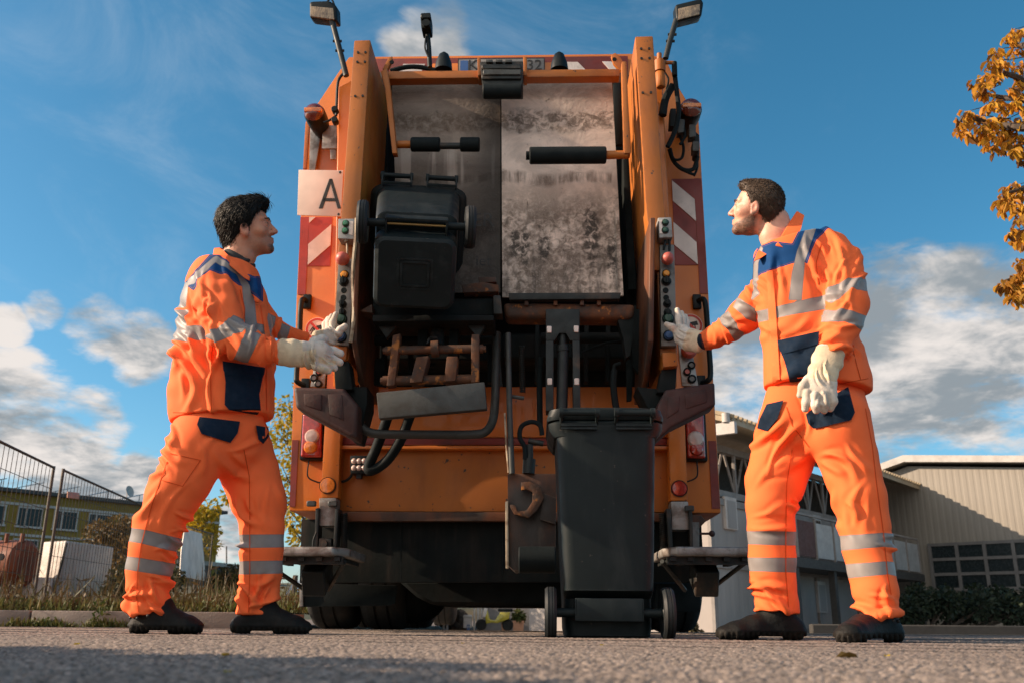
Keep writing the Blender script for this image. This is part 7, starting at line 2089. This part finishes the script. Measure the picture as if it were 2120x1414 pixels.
pm('stone_dark', (0.035, 0.033, 0.03), 0.9)
o = B().box((at(2000, 1310, 20).x + 0.9, 20.4, -0.08), (8.0, 0.25, 0.24), bev=0.02).build('low_wall', 'stone_dark'); tag(o, 'low stone edging in front of the dark hedge', 'wall')

# heap of leaves in the corner, things seen under the truck
YU = 38.0
zu = grd(YU)
def under(px, py): return at(px, py, YU)


pm('terracotta', (0.50, 0.27, 0.17), 0.8, 0, (0.42, 0.22, 0.14), 5)
pm('grey_render', (0.24, 0.225, 0.215), 0.8)
pm('blue_door', (0.015, 0.05, 0.09), 0.5)
pm('scooter_yellow', (0.42, 0.36, 0.03), 0.35, coat=0.5)
pm('pale_paint', (0.60, 0.58, 0.55), 0.5)
s_u = pxm(1050, 1290, YU)
wl0, wl1 = at(1000, 1297, YU + 1.0), at(1420, 1297, YU + 1.0)
bw = empty('grey_house', (wl0.x, YU + 1.0, grd(YU + 1)), 0); tag(bw, 'grey rendered house with a blue door seen beneath the truck', 'building'); Lw = wl1.x - wl0.x
B().box((Lw / 2, 2.0, 1.6), (Lw, 4.0, 3.2)).build('wall', 'grey_render', bw)
B().box((Lw / 2, 2.0, 3.3), (Lw + .5, 4.5, 0.25)).build('roof', 'roof_dark', bw)
dx = at(1108, 1290, YU + 1).x - wl0.x; B().box((dx, -0.02, 1.0), (20 * s_u, 0.05, 2.0)).build('door', 'blue_door', bw)


def planter(px, w_, h_, label, mat_leaf, n, seed, Lf):
    c = under(px, 1297); root = empty('planter', (c.x, YU, zu)); tag(root, label, 'planter', 'terracotta planters')
    b = B(); hw, hh = w_ * s_u / 2, h_ * s_u
    b.loft([[(-hw * .85, -hw * .85, 0), (hw * .85, -hw * .85, 0), (hw * .85, hw * .85, 0), (-hw * .85, hw * .85, 0)], [(-hw, -hw, hh), (hw, -hw, hh), (hw, hw, hh), (-hw, hw, hh)]]); b.build('pot', 'terracotta', root)
    rs = np.random.RandomState(seed); crown_leaves(rs, [(Vector((0, 0, hh * 1.25)), hw * 1.0), (Vector((0, 0, hh * (1.6 if n > 200 else 1.2))), hw * 0.8)], n, Lf).build('foliage', mat_leaf, root)


planter(1047, 19, 15, 'small terracotta planter with orange flowers seen under the truck', 'yellow_leaf', 160, 71, 0.10)
planter(1073, 24, 20, 'tall terracotta planter with a green shrub seen under the truck', 'green_grass', 420, 72, 0.14)
sc_ = empty('motor_scooter', (under(1025, 1297).x, YU - 0.2, zu)); tag(sc_, 'yellow motor scooter parked against the grey house', 'scooter')
b = B(); b.prism([(-0.35, -0.15, 0.25), (-0.15, -0.15, 0.3), (0.1, -0.15, 0.28), (0.55, -0.15, 0.45), (0.6, -0.15, 0.7), (0.2, -0.15, 0.7), (0.0, -0.15, 0.4), (-0.2, -0.15, 0.42), (-0.35, -0.15, 0.95), (-0.45, -0.15, 0.9)], (0, 0.3, 0), 0.04, 2); b.build('body', 'scooter_yellow', sc_)
b = B(); b.prism([(-0.5, -0.16, 0.5), (-0.36, -0.16, 0.52), (-0.28, -0.16, 0.95), (-0.42, -0.16, 1.0)], (0, 0.32, 0), 0.03, 2); b.build('leg_shield', 'pale_paint', sc_)
for x_ in (-0.55, 0.5):
    b = B(); b.lathe((x_, 0, 0.22), (0, 1, 0), [(0.1, -0.05), (0.2, -0.05), (0.22, -0.03), (0.22, 0.03), (0.2, 0.05), (0.1, 0.05)], 20); b.build('wheel', 'tyre_rubber', sc_)
b = B(); b.box((0.4, 0, 0.78), (0.6, 0.26, 0.12), bev=0.05, seg=2); b.build('seat', 'black_plastic', sc_)
b = B(); b.tube([(-0.4, 0, 0.9), (-0.42, 0, 1.05)], 0.03, 6); b.tube([(-0.42, -0.3, 1.08), (-0.42, 0.3, 1.08)], 0.02, 6); b.ball((-0.5, 0, 1.0), 0.08, 10, 8); b.build('handlebar', 'pale_paint', sc_)
c = under(968, 1297); o = B().box((c.x, YU, zu + 0.34), (17 * s_u, 0.5, 26 * s_u), bev=0.02).box((c.x, YU, zu + 27 * s_u), (19 * s_u, 0.55, 0.05), bev=0.01).build('ticket_box', 'pale_paint'); tag(o, 'white cabinet with a blue sign seen under the truck', 'cabinet')
B().box((c.x + 2 * s_u, YU - 0.262, zu + 6 * s_u), (6 * s_u, 0.01, 11 * s_u)).build('blue_sign', 'blue_mark', o)
text_mesh('sign_letter', 'P', 0.17, (c.x + 2 * s_u, YU - 0.27, zu + 6 * s_u), (1, 0, 0), (0, 0, 1), 'pale_paint', o, 0.002)
for px, w_ in ((981.5, 2.2), (989.5, 3.2), (996.5, 2.2)):
    c = under(px, 1297); b = B(); b.cyl((c.x, YU, zu), (c.x, YU, zu + 2.6), w_ * s_u, n=14); o = b.build('white_pole', 'pale_paint')
    tag(o, {981.5: 'thin white pole next to the white cabinet', 989.5: 'thick white pole between two thin ones', 996.5: 'thin white pole next to the grey house wall'}[px], 'pole', 'white poles under the truck')
for px, nm in ((922, 'left grey bollard before the stone heap'), (929, 'right grey bollard before the stone heap')):
    c = under(px, 1297); b = B(); b.cyl((c.x, YU - 1, zu), (c.x, YU - 1, zu + 1.3), 2.0 * s_u, n=12); tag(b.build('bollard', 'pale_paint'), nm, 'bollard', 'grey bollards under the truck')
pm('heap_stone', (0.17, 0.14, 0.115), 0.9, 0, (0.07, 0.06, 0.05), 3, (0.4, 0.6), 0.03, 8)
rs = np.random.RandomState(17); b = B()
for k in range(26):
    c = under(895 + rs.rand() * 62, 1294 - rs.rand() * 22); b.ball((c.x, YU + 1.2 + rs.rand(), max(zu, c.z)), 0.16 + 0.2 * rs.rand(), 8, 6)
tag(b.build('stone_heap', 'heap_stone', None, None), 'brown heap of stones beside the bollards under the truck', 'heap')
b = B(); b.ball(under(905, 1262) + Vector((0, 0.6, 0)), 0.34, 12, 8); tag(b.build('clay_pot', 'terracotta'), 'round terracotta pot on the stone heap', 'pot')
bush('heap of dry leaves in the corner of the white cabin', [(at(1425, 1302, 19.5), 0.16), (at(1418, 1303, 19.5), 0.14), (at(1436, 1304, 19.5), 0.11)], 260, 0.10, 'dry_grass', 75, 'leaf heap', 'leaf_heap')

# fallen leaves on the asphalt
for k, (px, py, mat_, sz, lab) in enumerate(((168, 1341, 'yellow_leaf', 0.020, 'yellow leaf on the asphalt below the fence posts'), (1727, 1368, 'rusty_leaf', 0.05, 'flat brown leaf on the asphalt near the right man\'s boots'), (1842, 1366, 'yellow_leaf', 0.018, 'tiny yellow leaf right of the flat brown leaf'),
                                              (957, 1336, 'yellow_leaf', 0.016, 'tiny yellow leaf on the asphalt left of the standing bin'), (1240, 1341, 'yellow_leaf', 0.016, 'tiny yellow leaf right in front of the standing bin'), (480, 1366, 'chestnut_leaf', 0.022, 'thin yellowish stalk lying before the left man'),
                                              (462, 1404, 'yellow_leaf', 0.014, 'yellow leaf crumb at the very bottom of the picture'), (665, 1328, 'yellow_leaf', 0.014, 'tiny yellow leaf beside the left man\'s front boot'))):
    r = ray(px, py); p = Vector((0, 0, CAMH)) + r * (CAMH / -r.z); rs = np.random.RandomState(80 + k)
    L_ = Leaves(); a = rs.rand() * 6; L_.leaf(Vector((0, 0, 0.004)), Vector((math.cos(a) if sz < 0.045 else 1, math.sin(a) if sz < 0.045 else 0.1, 0.25 if sz < 0.045 else 0.05)), Vector((0, 0, 1)), sz, sz * 0.6, 0.4)
    o = L_.build('fallen_leaf', mat_); o.location = p; tag(o, lab, 'leaf', 'fallen leaves on the asphalt')

# unseen shrub added at the near left to cast the shadow in the corner
bush('shrub added out of view at the near left to cast the corner shadow', [((-3.3, 1.0, 1.06), 0.46), ((-3.3, 1.45, 0.82), 0.42), ((-3.3, 1.9, 0.60), 0.40), ((-3.3, 1.0, 0.45), 0.48), ((-3.35, 0.6, 1.12), 0.48), ((-3.35, 0.2, 1.15), 0.5), ((-3.3, 0.5, 0.4), 0.45), ((-3.3, 1.6, 0.3), 0.4), ((-3.5, -0.2, 0.8), 0.5), ((-3.3, 2.3, 0.3), 0.35)], 26000, 0.09, 'dark_leaf', 77)
